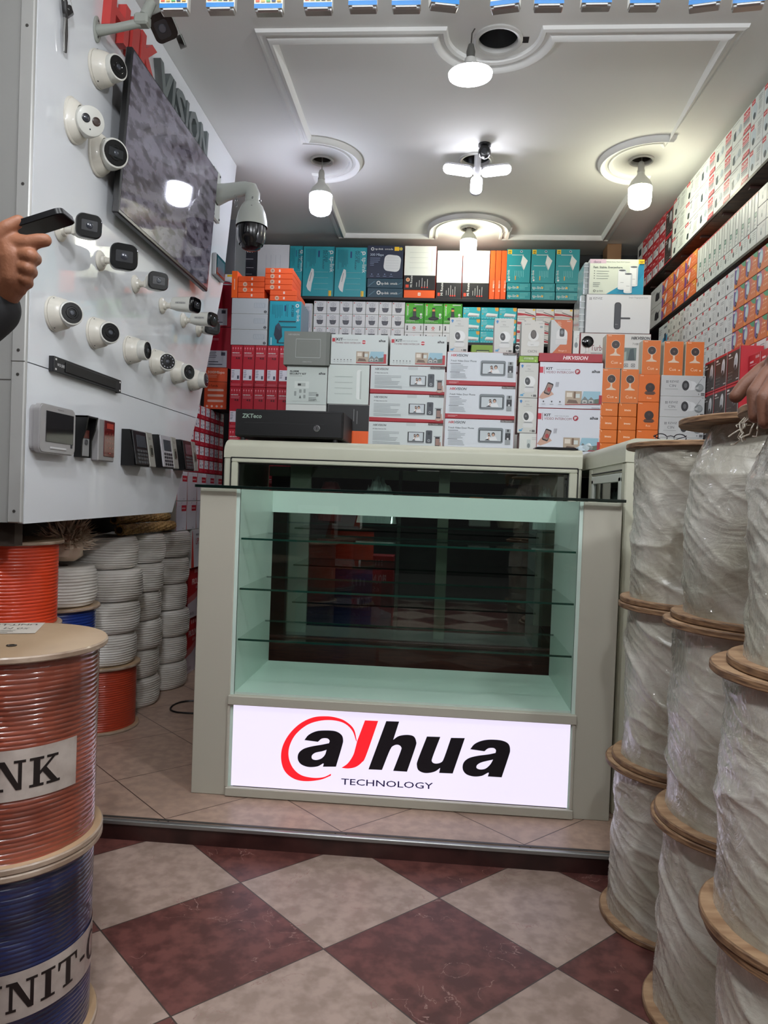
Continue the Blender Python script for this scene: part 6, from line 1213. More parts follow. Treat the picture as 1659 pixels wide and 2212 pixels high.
def near_reel(loc, h, cmat, label, word, lz, lh, th, a_end, lbl_a):
    t = empty('cable_reel', loc); tag(t, label, 'cable reel'); disc(t, 0, FR, .012, holes=False); disc(t, h-.0125, FR, .012, holes=(word == 'LINK'))
    ridged(.160, .012, h-.0125, .0088, .0022, cmat, 110, 3, 6, .004, h).build('winding', t)
    n = 48; a0, a1 = lbl_a; vs = []; 
    for k in range(n+1):
        a_ = a0+(a1-a0)*k/n; vs += [(.1612*math.cos(a_), .1612*math.sin(a_), lz), (.1612*math.cos(a_), .1612*math.sin(a_), lz+lh)]
    mb = MB(); mb.add(vs, [(2*k, 2*k+2, 2*k+3, 2*k+1) for k in range(n)], labelm, True); lb = mb.build('paper_label', t, angle=80)
    wrap_word(word, .1620, a_end, lz+(lh-th)/2, th, th*.98, M((26, 20, 18), .45)).build('lettering', lb); return t
NX, NY_ = -.800, 1.335
near_reel((NX, NY_, -.0595), .370, blue_w, 'blue cable reel on the floor at the left edge, wrapped in plastic', 'UNIT-C', .108, .084, .052, math.radians(22), (math.radians(-170), math.radians(32)))
tr = near_reel((NX, NY_, .311), .372, orange_w, 'orange brown wrapped cable reel lettered LINK at the left edge', 'LINK', .122, .088, .051, math.radians(-27), (math.radians(-200), math.radians(-14)))
mb = MB(); A_ = Art(.19, .12); A_.rect(0, 0, 1, 1, (188, 180, 168)); A_.text('UNIT-LINK', .94, .88, .13, (60, 54, 50), 'l', PI, bold=.02); A_.text('50 M', .9, .5, .14, (60, 54, 50), 'l', PI*.95); A_.bars(.5, .3, 3, .3, .1, (110, 104, 98)); A_.emit(mb, Matrix.Translation((-.16, -.01, .3722)) @ Matrix.Rotation(.35, 4, 'Z')); mb.build('top_label', tr)
# generic reel / coil shapes
def coil_mesh(seed, R=.1485, h=.128):
    n = 84; pit = .0098
    def fn(r, z, a):
        w = .003*noise.noise(Vector((math.cos(a)*1.5+seed, math.sin(a)*1.5, z*22))); u = z/h
        ph = (z+w)/pit+a/(2*PI)*2; edge = (abs(u-.5)*2)**5*.016
        return r-edge+(.0042*math.sqrt(abs(math.sin(PI*ph)))+.003*noise.noise(Vector((math.cos(a)*2+seed, math.sin(a)*2, z*30))))*min(1, (r-.06)*20), z
    prof = [(.065, .004), (.10, .002), (.13, .001)]+[(R, .002+(h-.004)*k/n) for k in range(n+1)]+[(.13, h-.001), (.10, h-.002), (.065, h-.004), (.062, h/2)]
    mb = MB(); mb.lathe(prof+[prof[0]], whitec, 80, fn=fn, cap=False); return mb.mesh('coil', 60)
CM = [coil_mesh(1.3), coil_mesh(4.1), coil_mesh(7.7)]
def coil(x, y, z, label, sx=1.0, sz=1.0, k=0):
    o = bpy.data.objects.new('cable_coil', CM[k % 3]); COL.objects.link(o); o.location = (x, y, z); o.rotation_euler = (0, 0, k*1.3); o.scale = (sx, sx, sz); tag(o, label, 'cable coil', 'white cable coils stacked at the left'); return o
def reel(loc, h, R, Rb, cmat, label, top=True, pitch=.010, group=None, name='cable_reel'):
    t = empty(name, loc, 0); tag(t, label, 'cable reel', group); disc(t, 0, R, .010, holes=False); disc(t, h-.0105, R, .010, holes=False)
    ridged(Rb, .010, h-.0105, pitch, .0026, cmat, 80, 1, 6, .003, h*9).build('winding', t); return t
# stack just outside the picture, mirrored in the counter glass
for k in range(3): reel((-.62, .64, -.0595+k*.268), .2675, .17, .155, (blue_c, blue_c, orange_c)[k], ['blue reel at the bottom of the entrance stack', 'blue reel in the middle of the entrance stack', 'orange reel on top of the entrance stack'][k])
put('ups_w', 'power_supply_box', -.66, .72, .745, .20, .17, .14, 'white and red carton on the entrance reel stack', 'box', None, PI)
put('ups_r', 'power_supply_box', -.44, .48, .0-.06, .22, .60, .2, 'tall red carton standing beside the entrance reel stack', 'box', None, PI)
# nearest far column: three orange reels
OX, OY = -1.34, 2.186
for k in range(3): reel((OX, OY, .0005+k*.268), .2675, .175, .160, orange_c, 'bright orange cable reel, %s in the stack behind the near reels' % ['bottom', 'middle', 'top'][k], group='bright orange cable reels')
# blue column
BXc, BYc = -1.392, 2.575
reel((BXc, BYc, .0005), .272, .170, .155, blue_c, 'blue cable reel standing on the platform floor behind the orange stack', group='blue cable reels'); reel((BXc, BYc, .273), .272, .170, .155, blue_c, 'blue cable reel under the short white coil', group='blue cable reels')
coil(BXc, BYc, .546, 'white cable coil on top of the blue reels', 1.03, 1.12, 0)
# tuft of fluffy packing on it
mb = MB(); rnd = random.Random(3); tuf = M((214, 194, 172), .8); c0 = Vector((BXc+.07, BYc-.03, .775))
for k in range(900):
    th_ = rnd.uniform(0, 2*PI); ph = math.acos(rnd.uniform(-.2, 1)); d = Vector((math.sin(ph)*math.cos(th_), math.sin(ph)*math.sin(th_), math.cos(ph))); L = rnd.uniform(.06, .125); w = rnd.uniform(.0015, .004)
    a_ = c0+d*.02; b_ = c0+d*L; s_ = d.orthogonal().normalized()*w; m_ = (a_+b_)/2+Vector((rnd.uniform(-1, 1), rnd.uniform(-1, 1), rnd.uniform(-1, 1)))*.015; u2 = d.cross(s_).normalized()*w*.3
    mb.add([a_, m_+s_, b_, m_-s_, m_+u2], [(0, 1, 4), (1, 2, 4), (2, 3, 4), (3, 0, 4), (0, 3, 2, 1)], tuf)
mb.lathe([(0, -.07), (.03, -.068), (.055, -.05), (.062, -.02), (.05, .02), (.03, .045), (0, .055)], tuf, 20, Matrix.Translation(c0), fn=lambda r, z, a: (r*(1+.3*noise.noise(Vector((math.cos(a)*2, math.sin(a)*2, z*20)))), z))
o = mb.build('packing_tuft'); tag(o, 'beige fluffy packing tuft lying on a white coil', 'packing tuft', kind='stuff')
# white coil columns
c2 = (-1.37, 2.925); reel((c2[0], c2[1], .0005), .262, .165, .150, redo, 'orange red cable reel on the floor under the white coils', pitch=.009)
for k in range(4): coil(c2[0]+(-.006, .004, .012, -.01)[k], c2[1], .263+k*.1285, 'white cable coil, first coil column, %s' % ['lowest', 'second up', 'third up', 'topmost'][k], 1.0, 1.0, k)
c3 = (-1.40, 3.262)
for k in range(6): coil(c3[0]+(.0, -.008, .004, -.004, .004, .008)[k], c3[1], .0005+k*.1285, 'white cable coil, middle coil column, %s' % ['lowest', 'second up', 'third up', 'fourth up', 'fifth up', 'topmost'][k], 1.0, 1.0, k+1)
c4 = (-1.385, 3.582)
for k in range(6): coil(c4[0]+(.004, .0, .01, -.006, .0, .002)[k], c4[1]+.0, .0005+k*.1285, 'white cable coil, back coil column, %s' % ['lowest', 'second up', 'third up', 'fourth up', 'fifth up', 'topmost'][k], .98, 1.0, k+2)
# ---- rolled mats on the coils
def rod(p0, p1, r, label):
    mb = MB(); p0, p1 = Vector(p0), Vector(p1); d = (p1-p0); L = d.length; T = aim(p0, d)
    n = 60; mb.lathe([(0, 0)]+[(r, L*k/n) for k in range(n+1)]+[(0, L)], streaked('reed_mat', (120, 88, 46), (186, 150, 92), 60, (1, 1, 1), .6), 26, T, fn=lambda rr, z, a: (rr*(1+.10*math.sin(a*9+z*60)+.05*math.sin(z*240)), z))
    mb.lathe([(r*.62, -.0012), (r*.55, -.0012), (0, -.0012)], M((60, 42, 24), .8), 18, T); o = mb.build('reed_roll'); tag(o, label, 'reed mat', 'reed rolls lying on the white coils')
q0, q1 = onX(246, 1150, -1.30), onX(372, 1147, -1.30)
rod((-1.30, 2.93, .800), (-1.29, 3.50, .802), .0215, 'thin tan reed roll on the white coils, lower'); rod((-1.325, 2.93, .842), (-1.315, 3.50, .8435), .0185, 'thin tan reed roll on the white coils, upper')
mb = MB(); mb.lathe([(0, 0), (.07, .01), (.085, .06), (.085, .30), (.07, .35), (0, .36)], M((30, 24, 20), .45), 24, aim((-1.42, 2.60+.17, .855), (0, 1, .0)), fn=lambda r, z, a: (r*(.85+.12*math.sin(a*3)), z)); 
o = mb.build('dark_roll', loc=(0, 0, .005)); tag(o, 'dark wrapped roll behind the reed rolls under the board', 'roll')

# ================================================================ DEVICES ON THE BOARD
XA, YA, ZA = Vector((1, 0, 0)), Vector((0, 1, 0)), Vector((0, 0, 1))
wht = M((206, 202, 190), .38, coat=.2); whtc = M((198, 198, 190), .38, coat=.2); blkg = M((9, 9, 10), .10); dkg = M((40, 42, 46), .3); lensm = M((60, 64, 72), .05, .3, 1.0)
def wallT(y, z): return axes((PX+.0005, y, z), (0, 1, 0), (0, 0, 1), (1, 0, 0))       # local X along +y (right), Y up, Z out of the board
def turret(y, z, s, label, look=(.55, -.1, .9), face='ring', shape='round', group=None):
    """look is in board coordinates (right, up, out)"""
    t = empty('dome_camera', mat=wallT(y, z)); tag(t, label, 'security camera', group)
    R = .0455*s; 
    if shape == 'round':
        mb = MB(); mb.lathe([(0, 0), (R*1.12, 0), (R*1.14, R*.10), (R*1.12, R*.16)], wht, 40); o = mb.build('mounting_ring'); o.parent = t
        mb = MB(); mb.lathe([(R*1.08, R*.165), (R*1.10, R*.20), (R*1.02, R*.55), (R*.93, R*.85), (R*.80, R*.98), (R*.74, R*.90)], wht, 40, cap=False)
        for k in range(3): a_ = 2.2+k*2.1; mb.lathe([(R*.05, 0), (0, .001)], M((50, 48, 44), .5), 8, aim((R*1.08*math.cos(a_), R*1.08*math.sin(a_), R*.35), (math.cos(a_), math.sin(a_), .1)))
        o = mb.build('camera_base'); o.parent = t; cz = R*1.0; er = R*.80
    else:
        mb = MB(); mb.lathe([(0, 0), (R*1.35, 0), (R*1.36, R*.10), (R*1.30, R*.16)], wht, 44, fn=lambda r, z_, a: (r*(1+.06*math.cos(3*a)), z_)); o = mb.build('mounting_ring'); o.parent = t
        mb = MB(); mb.lathe([(R*1.28, R*.16), (R*1.20, R*.32), (R*1.02, R*.55), (R*.90, R*.62), (R*.86, R*.50)], wht, 44, cap=False, fn=lambda r, z_, a: (r*(1+.05*math.cos(3*a)), z_))
        for k in range(3): a_ = 2.0+k*2.1; mb.lathe([(R*.055, 0), (0, .001)], M((50, 48, 44), .5), 8, aim((R*1.16*math.cos(a_), R*1.16*math.sin(a_), R*.40), (math.cos(a_), math.sin(a_), .8)))
        o = mb.build('camera_base'); o.parent = t; cz = R*.82; er = R*.92
    d = Vector(look).normalized(); T = aim((0, 0, cz), d, (0, 1, 0)); hf = er*.62; rf = math.sqrt(er*er-hf*hf)
    mb = MB(); pr_ = [(er*math.sin(a_), -er*math.cos(a_)) for a_ in [PI*k/18 for k in range(0, 13)]]
    pr_ = [p for p in pr_ if p[1] < hf*.6]+[(er*.985, hf*.45), (er*.965, hf*.98), (er*.93, hf*1.12), (er*.84, hf*1.16)]
    mb.lathe(pr_, whtc, 40, T); o = mb.build('camera_eye'); o.parent = t
    Tf = aim(Vector((0, 0, cz))+d*hf*1.16, d, (0, 1, 0)); R2 = er*.84
    if face == 'duo':
        mb = MB()
        for sx, mt in ((-.42, dkg), (.42, M((60, 46, 40), .3))): mb.lathe([(R2*.34, 0), (R2*.34, .001), (R2*.26, .0022), (R2*.22, .0012), (0, .0018)], mt, 22, Tf @ Matrix.Translation((sx*R2, .1*R2, 0)))
        mb.lathe([(R2*.07, 0), (0, .001)], dkg, 8, Tf @ Matrix.Translation((0, -.62*R2, 0)))
        mb.lathe([(R2*.18, .0015), (R2*.12, .003), (0, .0036)], lensm, 16, Tf @ Matrix.Translation((-.42*R2, .1*R2, 0)))
    else:
        mb = MB(); mb.lathe([(R2*.99, 0), (R2*.97, .0014), (R2*.60, .0016), (R2*.56, .0028), (R2*.40, .0030), (R2*.36, .0016), (0, .002)], blkg, 30, Tf)
        if face == 'leds':
            for k in range(12): a_ = k*PI/6; mb.lathe([(R2*.09, .0014), (R2*.06, .0024), (0, .0024)], M((150, 150, 156), .2), 8, Tf @ Matrix.Translation((R2*.76*math.cos(a_), R2*.76*math.sin(a_), 0)))
        if face == 'square': mb.box(-R2*.62, -R2*.34, .001, R2*.62, R2*.34, .0034, M((34, 36, 38), .2), .001, Tf)
        mb.lathe([(R2*.26, .0016), (R2*.20, .0034), (0, .0042)], lensm, 18, Tf)
    o = mb.build('lens_face'); o.parent = t
    return t
turret(2.275, 2.285, 1.10, 'upper dome camera left of the screen, single round lens', (-.35, .0, .85))
turret(2.145, 2.055, 1.05, 'dome camera with two round windows on the upper board', (-.62, -.22, .75), 'duo', 'flat')
turret(2.30, 2.03, 1.12, 'dome camera with black square window at the screen edge', (-.55, -.10, .75), 'square', 'flat')
lab = ['small dome camera above the left end of the rack blank', 'small dome camera, second in the lower row, round black lens', 'small dome camera, third in the lower row, turned far right', 'small dome camera ringed with tiny lamps in the lower row', 'small dome camera, fifth in the lower row', 'small dome camera, last in the lower row at the board edge']
for k, (y, lk, fc) in enumerate(((2.06, (-.62, .0, .72), 'ring'), (2.305, (-.6, -.02, .75), 'ring'), (2.575, (-.02, .0, .95), 'ring'), (2.81, (-.75, .0, .65), 'leds'), (3.03, (-.40, -.04, .85), 'ring'), (3.235, (-.0, .05, .95), 'ring'))):
    turret(y, 1.466, .98, lab[k], lk, fc, 'round', 'small dome cameras in the lower row of the board')
def bullet(y, z, L, w, h, look, label, arm=.075, basez=.0, rnd_=.3, group='bullet cameras in one row on the board', up=None, plate='square'):
    t = empty('bullet_camera', mat=wallT(y, z)); tag(t, label, 'security camera', group)
    mb = MB(); mb.lathe([(0, 0), (.031, 0), (.032, .004), (.029, .008), (.018, .012), (.015, .020), (0, .021)], wht, 32)
    for k in range(3): a_ = .5+k*2.1; mb.lathe([(.003, 0), (0, .0006)], M((40, 38, 36), .5), 8, Matrix.Translation((.024*math.cos(a_), .024*math.sin(a_), .008)))
    o = mb.build('mounting_plate'); o.parent = t
    d = Vector(look).normalized(); jt = Vector((0, .0, arm*.62)); c_ = Vector((0, 0, arm))+Vector((0, .006, 0))
    mb = MB(); mb.tube([(0, 0, .018), jt], [.0105, .0095], wht, 16); mb.lathe([(.0, -.013), (.012, -.012), (.014, 0), (.012, .012), (0, .013)], wht, 18, aim(jt, (0, 1, 0), (0, 0, 1))); mb.tube([jt, c_-d*.02], [.009, .009], wht, 14); mb.tube([(jt.x+.012, jt.y-.004, jt.z), (jt.x+.020, jt.y-.004, jt.z)], .004, M((150, 146, 138), .4, .5), 8); o = mb.build('mounting_arm'); o.parent = t
    T = aim(c_-d*.03, d, (0, 1, 0)); mb = MB(); n_ = 24
    out_ = rrect(w, h, min(w, h)*rnd_, 6)
    def loft(secs, mat):
        vs = []; fs = []; m = len(out_)
        for (sc, zz) in secs: vs += [(x*sc, y_*sc, zz) for x, y_ in out_]
        for i in range(len(secs)-1):
            for k in range(m): fs.append((i*m+k, i*m+(k+1) % m, (i+1)*m+(k+1) % m, (i+1)*m+k))
        fs += [tuple(range(m))[::-1], tuple(range((len(secs)-1)*m, len(secs)*m))]; mb.add(vs, fs, mat, True, T)
    loft([(.62, 0), (.80, .004), (.86, .012), (.93, L*.5), (1.0, L)], whtc)
    if L > .08:
        A2 = Art(.05, .012); A2.text('HIKVISION', .05, .2, .6, (120, 120, 124), bold=.02, fit=.9)
        A2.emit(mb, T @ axes((-w*.47, -.006, L*.28), (0, 0, 1), (0, 1, 0), (-1, 0, 0)) @ Matrix.Translation((0, 0, .001)))
    o = mb.build('camera_body'); o.parent = t
    mb = MB(); loft([(1.0, L+.0003), (1.01, L+.003), (1.0, L+.012), (.93, L+.016)], blkg); mb.prism(rrect(w*.62, h*.44, .003, 3), L+.0162, L+.0172, M((30, 31, 34), .25), T); mb.lathe([(h*.15, L+.017), (h*.11, L+.019), (0, L+.0195)], lensm, 18, T); o = mb.build('front_cover'); o.parent = t
    return t
bullet(2.08, 1.712, .060, .070, .066, (-.80, -.10, .62), 'bullet camera with square black front beside the raised phone', arm=.08)
bullet(2.335, 1.706, .066, .084, .080, (-.86, -.10, .52), 'largest square fronted bullet camera under the screen corner', arm=.075)
bullet(2.61, 1.710, .064, .070, .062, (-.80, -.08, .60), 'square fronted bullet camera, third in the upper bullet row', arm=.075)
bullet(2.87, 1.700, .090, .062, .057, (-.22, -.08, .95), 'slim bullet camera with lettering, fourth in the row', arm=.075)
bullet(3.11, 1.700, .090, .060, .056, (-.22, -.06, .95), 'slim bullet camera with lettering, fifth in the row', arm=.07)
bullet(3.31, 1.705, .055, .068, .060, (-.80, -.04, .62), 'dark fronted bullet camera, last in the row by the red boxes', arm=.055)
# rack blanking plate
t = empty('rack_plate', mat=wallT(2.265, 1.3215)); tag(t, 'long black slotted rack plate below the dome cameras', 'rack plate')
mb = MB(); mb.box(-.222, -.022, .012, .222, .022, .016, M((20, 20, 23), .4), .001); mb.box(-.222, -.022, 0, -.215, .022, .012, M((30, 30, 32), .5)); mb.box(.215, -.022, 0, .222, .022, .012, M((30, 30, 32), .5)); mb.box(-.16, -.0145, .016, .175, .0145, .019, M((5, 5, 6), .45), .001)
for sx in (-.212, .212):
    for sy in (-.014, .014): mb.box(sx-.004, sy-.0025, .0161, sx+.004, sy+.0025, .0166, M((210, 208, 204), .5))
A_ = Art(.05, .02); A_.text('W·D·LINK', .05, .3, .42, (200, 200, 200), bold=.02, fit=.85); A_.emit(mb, Matrix.Translation((-.208, -.010, .0162))); o = mb.build('plate'); o.parent = t
# video door monitor
t = empty('door_monitor', mat=wallT(2.045, 1.131)); tag(t, 'silver video door monitor with dark screen, left end of bottom row', 'door monitor')
sil = M((168, 166, 166), .35, .3); mb = MB(); mb.prism(rrect(.190, .128, .018, 5), 0, .016, M((150, 148, 148), .4)); mb.prism(rrect(.200, .136, .020, 6), .016, .030, sil, smooth=False); mb.prism(rrect(.194, .130, .018, 6), .030, .033, sil); mb.box(-.045, -.055, .033, .045, -.049, .035, M((190, 190, 190), .3), .002); o = mb.build('housing'); o.parent = t
mb = MB(); mb.box(-.068, -.036, .033, .085, .050, .0345, M((30, 28, 30), .08, coat=1), .0006); A_ = Art(.04, .006); A_.text('HIKVISION', .1, .2, .6, (90, 90, 90), fit=.8); A_.emit(mb, Matrix.Translation((-.01, .055, .0331))); mb.box(.072, -.046, .033, .080, -.036, .0346, M((50, 50, 54), .3)); o = mb.build('screen'); o.parent = t
# black doorbell
t = empty('doorbell', mat=wallT(2.236, 1.128)); tag(t, 'black hooded doorbell unit with silver lower plate', 'doorbell')
mb = MB(); sh = [(0, -.064), (.022, -.064), (.024, -.010), (.036, .026), (.042, .064), (0, .064)]; Tq = axes((0, 0, 0), (0, 0, 1), (0, 1, 0), (-1, 0, 0))
mb.prism(sh, -.034, -.026, M((7, 7, 8), .35), Tq); mb.prism(sh, .026, .034, M((7, 7, 8), .35), Tq); mb.box(-.027, -.064, 0, .027, .064, .018, M((6, 6, 7), .35), .001); mb.box(-.034, .058, 0, .034, .064, .042, M((20, 20, 22), .35), .001); o = mb.build('hood'); o.parent = t
mb = MB(); mb.box(-.020, -.060, .0182, .022, -.005, .021, M((160, 160, 162), .3, .5), .001); mb.lathe([(.009, .021), (.009, .0235), (.006, .0235), (.005, .022), (0, .022)], M((60, 60, 64), .3), 20, Matrix.Translation((0, -.016, 0))); mb.box(-.020, -.004, .0182, .022, .022, .0205, M((90, 40, 34), .25), .001); o = mb.build('button_plate'); o.parent = t
# red keypad
t = empty('keypad', mat=wallT(2.372, 1.127)); tag(t, 'silver keypad with glossy red number panel', 'keypad')
mb = MB(); mb.box(-.058, -.068, 0, .058, .068, .024, M((160, 158, 158), .35, .4), .003); o = mb.build('housing'); o.parent = t
mb = MB(); mb.box(-.022, -.052, .0242, .054, .066, .0262, M((96, 16, 18), .12, coat=1), .001); A_ = Art(.076, .118); A_.rect(.2, .78, .85, .93, (150, 44, 30)); 
for r in range(4):
    for c in range(3): A_.text('123456789*0#'[r*3+c], .25+c*.27, .62-r*.13, .04, (210, 130, 120), 'c')
A_.rect(.45, .09, .62, .11, (190, 110, 100)); A_.emit(mb, Matrix.Translation((-.022, -.052, .0263))); o = mb.build('number_panel'); o.parent = t
# time clocks
def clock(y, z, w, body, front, label, wedge=.048, sidec=True):
    t = empty('time_clock', mat=wallT(y, z)); tag(t, label, 'time clock', 'fingerprint time clocks at the end of the bottom row')
    h = .128; Tq = axes((0, 0, 0), (0, 0, 1), (0, 1, 0), (-1, 0, 0))
    mb = MB(); mb.prism([(0, -h/2), (wedge*1.05, -h/2), (wedge*.95, -h*.1), (wedge*.62, h/2), (0, h/2)], -w/2, w/2, M(body, .35), Tq); o = mb.build('housing'); o.parent = t
    # sloped front plate
    p0 = Vector((0, -h/2, wedge*1.05)); p1 = Vector((0, h/2, wedge*.62)); yv = (p1-p0).normalized(); zv = Vector((1, 0, 0)).cross(yv); T = axes(p0+zv*.0045, (1, 0, 0), yv, zv); H_ = (p1-p0).length
    mb = MB(); mb.box(-w/2+.003, .003, -.003, w*.20, H_-.003, .003, M(front, .3, coat=.4), .002, T); o = mb.build('front_panel'); o.parent = t
    mb2 = MB(); mb2.box(w*.21, .0, -.004, w/2+.004, H_, .004, M((158, 158, 150), .35, .3), .002, T); mb2.prism(rrect(w*.15, H_*.32, .006, 5, w*.36, H_*.47), .0041, .0062, M((96, 94, 84), .3), T); mb2.prism(rrect(w*.11, H_*.20, .006, 5, w*.36, H_*.45), .0063, .0072, M((60, 60, 54), .15), T); mb2.box(w*.31, H_*.80, .0041, w*.40, H_*.81, .005, M((90, 90, 86), .4), 0, T); mb2.box(w*.31, H_*.84, .0041, w*.40, H_*.85, .005, M((90, 90, 86), .4), 0, T); o2 = mb2.build('finger_sensor'); o2.parent = t
    mb = MB(); mb.box(-w*.34, H_*.52, .0031, w*.12, H_*.86, .0042, M((70, 74, 80), .1, coat=1), .0008, T); o = mb.build('display'); o.parent = t
    for r in range(4):
        for c in range(4):
            mb = MB(); mb.prism(rrect(w*.085, H_*.07, .002, 3, -w*.32+c*w*.135, H_*(.42-r*.105)), .0031, .0052, M((34, 34, 38) if front[0] > 100 else (70, 72, 74), .4), T); o = mb.build('key'); o.parent = t
    return t
clock(2.625, 1.118, .175, (8, 8, 9), (18, 18, 21), 'black fingerprint time clock, nearest of the three')
clock(2.885, 1.122, .165, (9, 9, 10), (166, 164, 168), 'silver fronted fingerprint time clock between two black ones', .045)
clock(3.125, 1.122, .155, (8, 8, 9), (18, 17, 17), 'black fingerprint time clock, farthest at the board edge')
# small tablet
t = empty('wall_tablet', mat=wallT(3.552, 2.060)); tag(t, 'small dark tablet panel at the far edge of the board', 'tablet')
mb = MB(); mb.box(-.072, -.052, 0, .072, .052, .020, M((170, 172, 174), .35), .003); o = mb.build('housing'); o.parent = t
mb = MB(); mb.box(-.068, -.048, .0201, .068, .048, .0225, M((30, 34, 40), .08, coat=1), .002); mb.box(-.055, -.036, .0226, .055, .034, .0229, M((84, 96, 106), .1), 0); o = mb.build('screen'); o.parent = t
# pliers hanging on a nail
t = empty('pliers', mat=wallT(2.055, 2.28)); tag(t, 'black handled pliers hanging at the top left of the board', 'pliers')
mb = MB()
mb.tube([(-.012, .085, .012), (-.010, .06, .016), (-.003, .036, .014), (.004, .026, .014)], [.006, .009, .007, .006], M((26, 24, 24), .4), 10); mb.tube([(.022, .07, .012), (.022, .052, .016), (.010, .036, .014), (.0, .026, .014)], [.007, .010, .007, .006], M((26, 24, 24), .4), 10); o = mb.build('grip'); o.parent = t
mb = MB(); mb.tube([(.002, .028, .013), (.010, -.02, .012), (.014, -.066, .010)], [.006, .005, .0035], M((60, 58, 56), .25, .8), 10); mb.tube([(0, .028, .013), (-.002, -.02, .012), (.006, -.068, .010)], [.006, .004, .003], M((150, 150, 148), .2, .9), 10); mb.lathe([(.008, 0), (.008, .008), (0, .009)], M((90, 90, 90), .3, .8), 14, Matrix.Translation((0, .028, .010))); o = mb.build('jaw'); o.parent = t
mb = MB(); mb.tube([(.002, .088, 0), (.002, .088, .02), (.002, .094, .024)], .0018, M((140, 140, 140), .3, .9), 8); mb.tube([(.002+.026*math.cos(k*PI/6), .070+.018*math.sin(k*PI/6), .018) for k in range(12)], .001, M((190, 188, 184), .5), 6, closed=True); o = mb.build('nail'); o.parent = t
# raised letters
def letters(word, y0, z0, y1, z1, hgt, col, mk):
    n = len(word); sl = (z1-z0)/(y1-y0)
    for i, ch in enumerate(word): pass
RB = M((196, 66, 62), .5); GB = M((104, 112, 112), .45); GS = M((60, 62, 60), .6)
def letter3d(ch, y, z, h, w, mat, parent, th=.028):
    vs, fs, a0, a1 = textmesh(ch, .035); k = h/CAP; kx = w/(a1-a0); pts = [((x-a0)*kx+ .12*(yy*k), yy*k) for x, yy in vs]
    # boundary edges
    ed = {}
    for f in fs:
        for i in range(len(f)):
            a_, b_ = f[i], f[(i+1) % len(f)]; 
            if (b_, a_) in ed: del ed[(b_, a_)]
            else: ed[(a_, b_)] = 1
    n = len(pts); V = [(x, yy, 0) for x, yy in pts]+[(x, yy, th) for x, yy in pts]; F = [tuple(n+j for j in f) for f in fs]+[tuple(f[::-1]) for f in fs]+[(a_, b_, n+b_, n+a_) for a_, b_ in ed]
    mb = MB(); mb.add(V, F, mat, False, wallT(y, z)); return mb
ls = empty('letter_sign', (PX, 2.3, 2.5)); tag(ls, 'raised wall lettering, red then grey, above the screen', 'sign'); base = ls.location.copy()
hy = [2.30, 2.462, 2.534, 2.70, 2.838, 2.872, 2.994, 3.030, 3.170]
hw = [.135, .055, .15, .135, .026, .11, .026, .125, .105]
for ch, y, w in zip('HIKVISION', hy, hw):
    part('letter', letter3d(ch, y, 2.448, .128, w, RB if ch in 'HIK' and y < 2.6 else GB, ls), ls)
# television
t = empty('television', mat=axes((PX+.034, 2.81, 2.135), (0, 1, 0), (0, 0, 1), (1, 0, 0)) @ Matrix.Rotation(math.radians(3.5), 4, 'X')); tag(t, 'large flat television on the glossy board', 'television')
TW, TH = .925, .535
scr = streaked('tv_screen', (40, 36, 42), (76, 73, 82), 22, (.7, 1.5, 1), .05, 0, 0, 12, (.38, .54)); nt = scr.node_tree; b_ = nt.nodes['Principled BSDF']; rp = [n for n in nt.nodes if n.type == 'VALTORGB'][0]
nt.links.new(rp.outputs[0], b_.inputs['Emission Color']); b_.inputs['Emission Strength'].default_value = .42
mb = MB(); mb.box(-TW/2, -TH/2, .010, TW/2, TH/2, .034, M((16, 16, 18), .3), .004); mb.box(-TW*.36, -TH*.40, -.022, TW*.36, TH*.30, .010, M((20, 20, 22), .5), .006); o = mb.build('frame'); o.parent = t
mb = MB(); mb.box(-TW/2+.009, -TH/2+.014, .0342, TW/2-.009, TH/2-.009, .0352, scr); o = mb.build('screen'); o.parent = t
mb = MB(); mb.box(-.12, -.10, -.030, .12, .10, -.022, M((40, 40, 42), .4)); o = mb.build('wall_bracket'); o.parent = t
# big pan-tilt camera on its arm
t = empty('speed_dome_camera', (PX, 3.48, 2.37)); tag(t, 'large white and black pan tilt dome camera on a wall arm', 'security camera'); base = t.location.copy()
C = Vector((-.935, 3.45, 0)); wg = M((172, 176, 168), .35, coat=.3)
mb = MB(); mb.box(PX+.0005, 3.43, 2.265, PX+.014, 3.535, 2.50, wg, .003)
for (yy, zz) in ((3.443, 2.28), (3.522, 2.28), (3.443, 2.485), (3.522, 2.485)): mb.lathe([(.006, 0), (.004, .003), (0, .003)], M((70, 70, 70), .4, .5), 10, aim((PX+.014, yy, zz), (1, 0, 0)))
mb.prism([(-.052, -.02), (0, -.02), (0, .02), (-.052, .02)], 0, .001, wg, Matrix.Translation((PX+.05, 3.48, 2.30))) if False else None
part('wall_plate', mb, t)
mb = MB(); arm = [(PX+.012, 3.482, 2.385), (PX+.06, 3.478, 2.395), (C.x-.035, 3.455, 2.405), (C.x-.008, 3.452, 2.398), (C.x, 3.45, 2.375), (C.x, 3.45, 2.335)]
mb.tube(arm, [.050, .040, .031, .033, .035, .034], wg, 28); part('arm', mb, t)
mb = MB(); mb.lathe([(.034, 2.336), (.036, 2.334), (.050, 2.318), (.064, 2.285), (.072, 2.250), (.0745, 2.222), (.073, 2.222), (.068, 2.235)], wg, 48, Matrix.Translation((C.x, C.y, 0)), cap=False)
A_ = Art(.02, .012); A_.poly([(.3, .2), (.5, .8), (.7, .2), (.5, .35)], (60, 64, 64)); A_.emit(mb, aim((C.x+.012, C.y-.0565, 2.302), (.2, -1, .55)) @ Matrix.Translation((-.01, -.006, 0)))
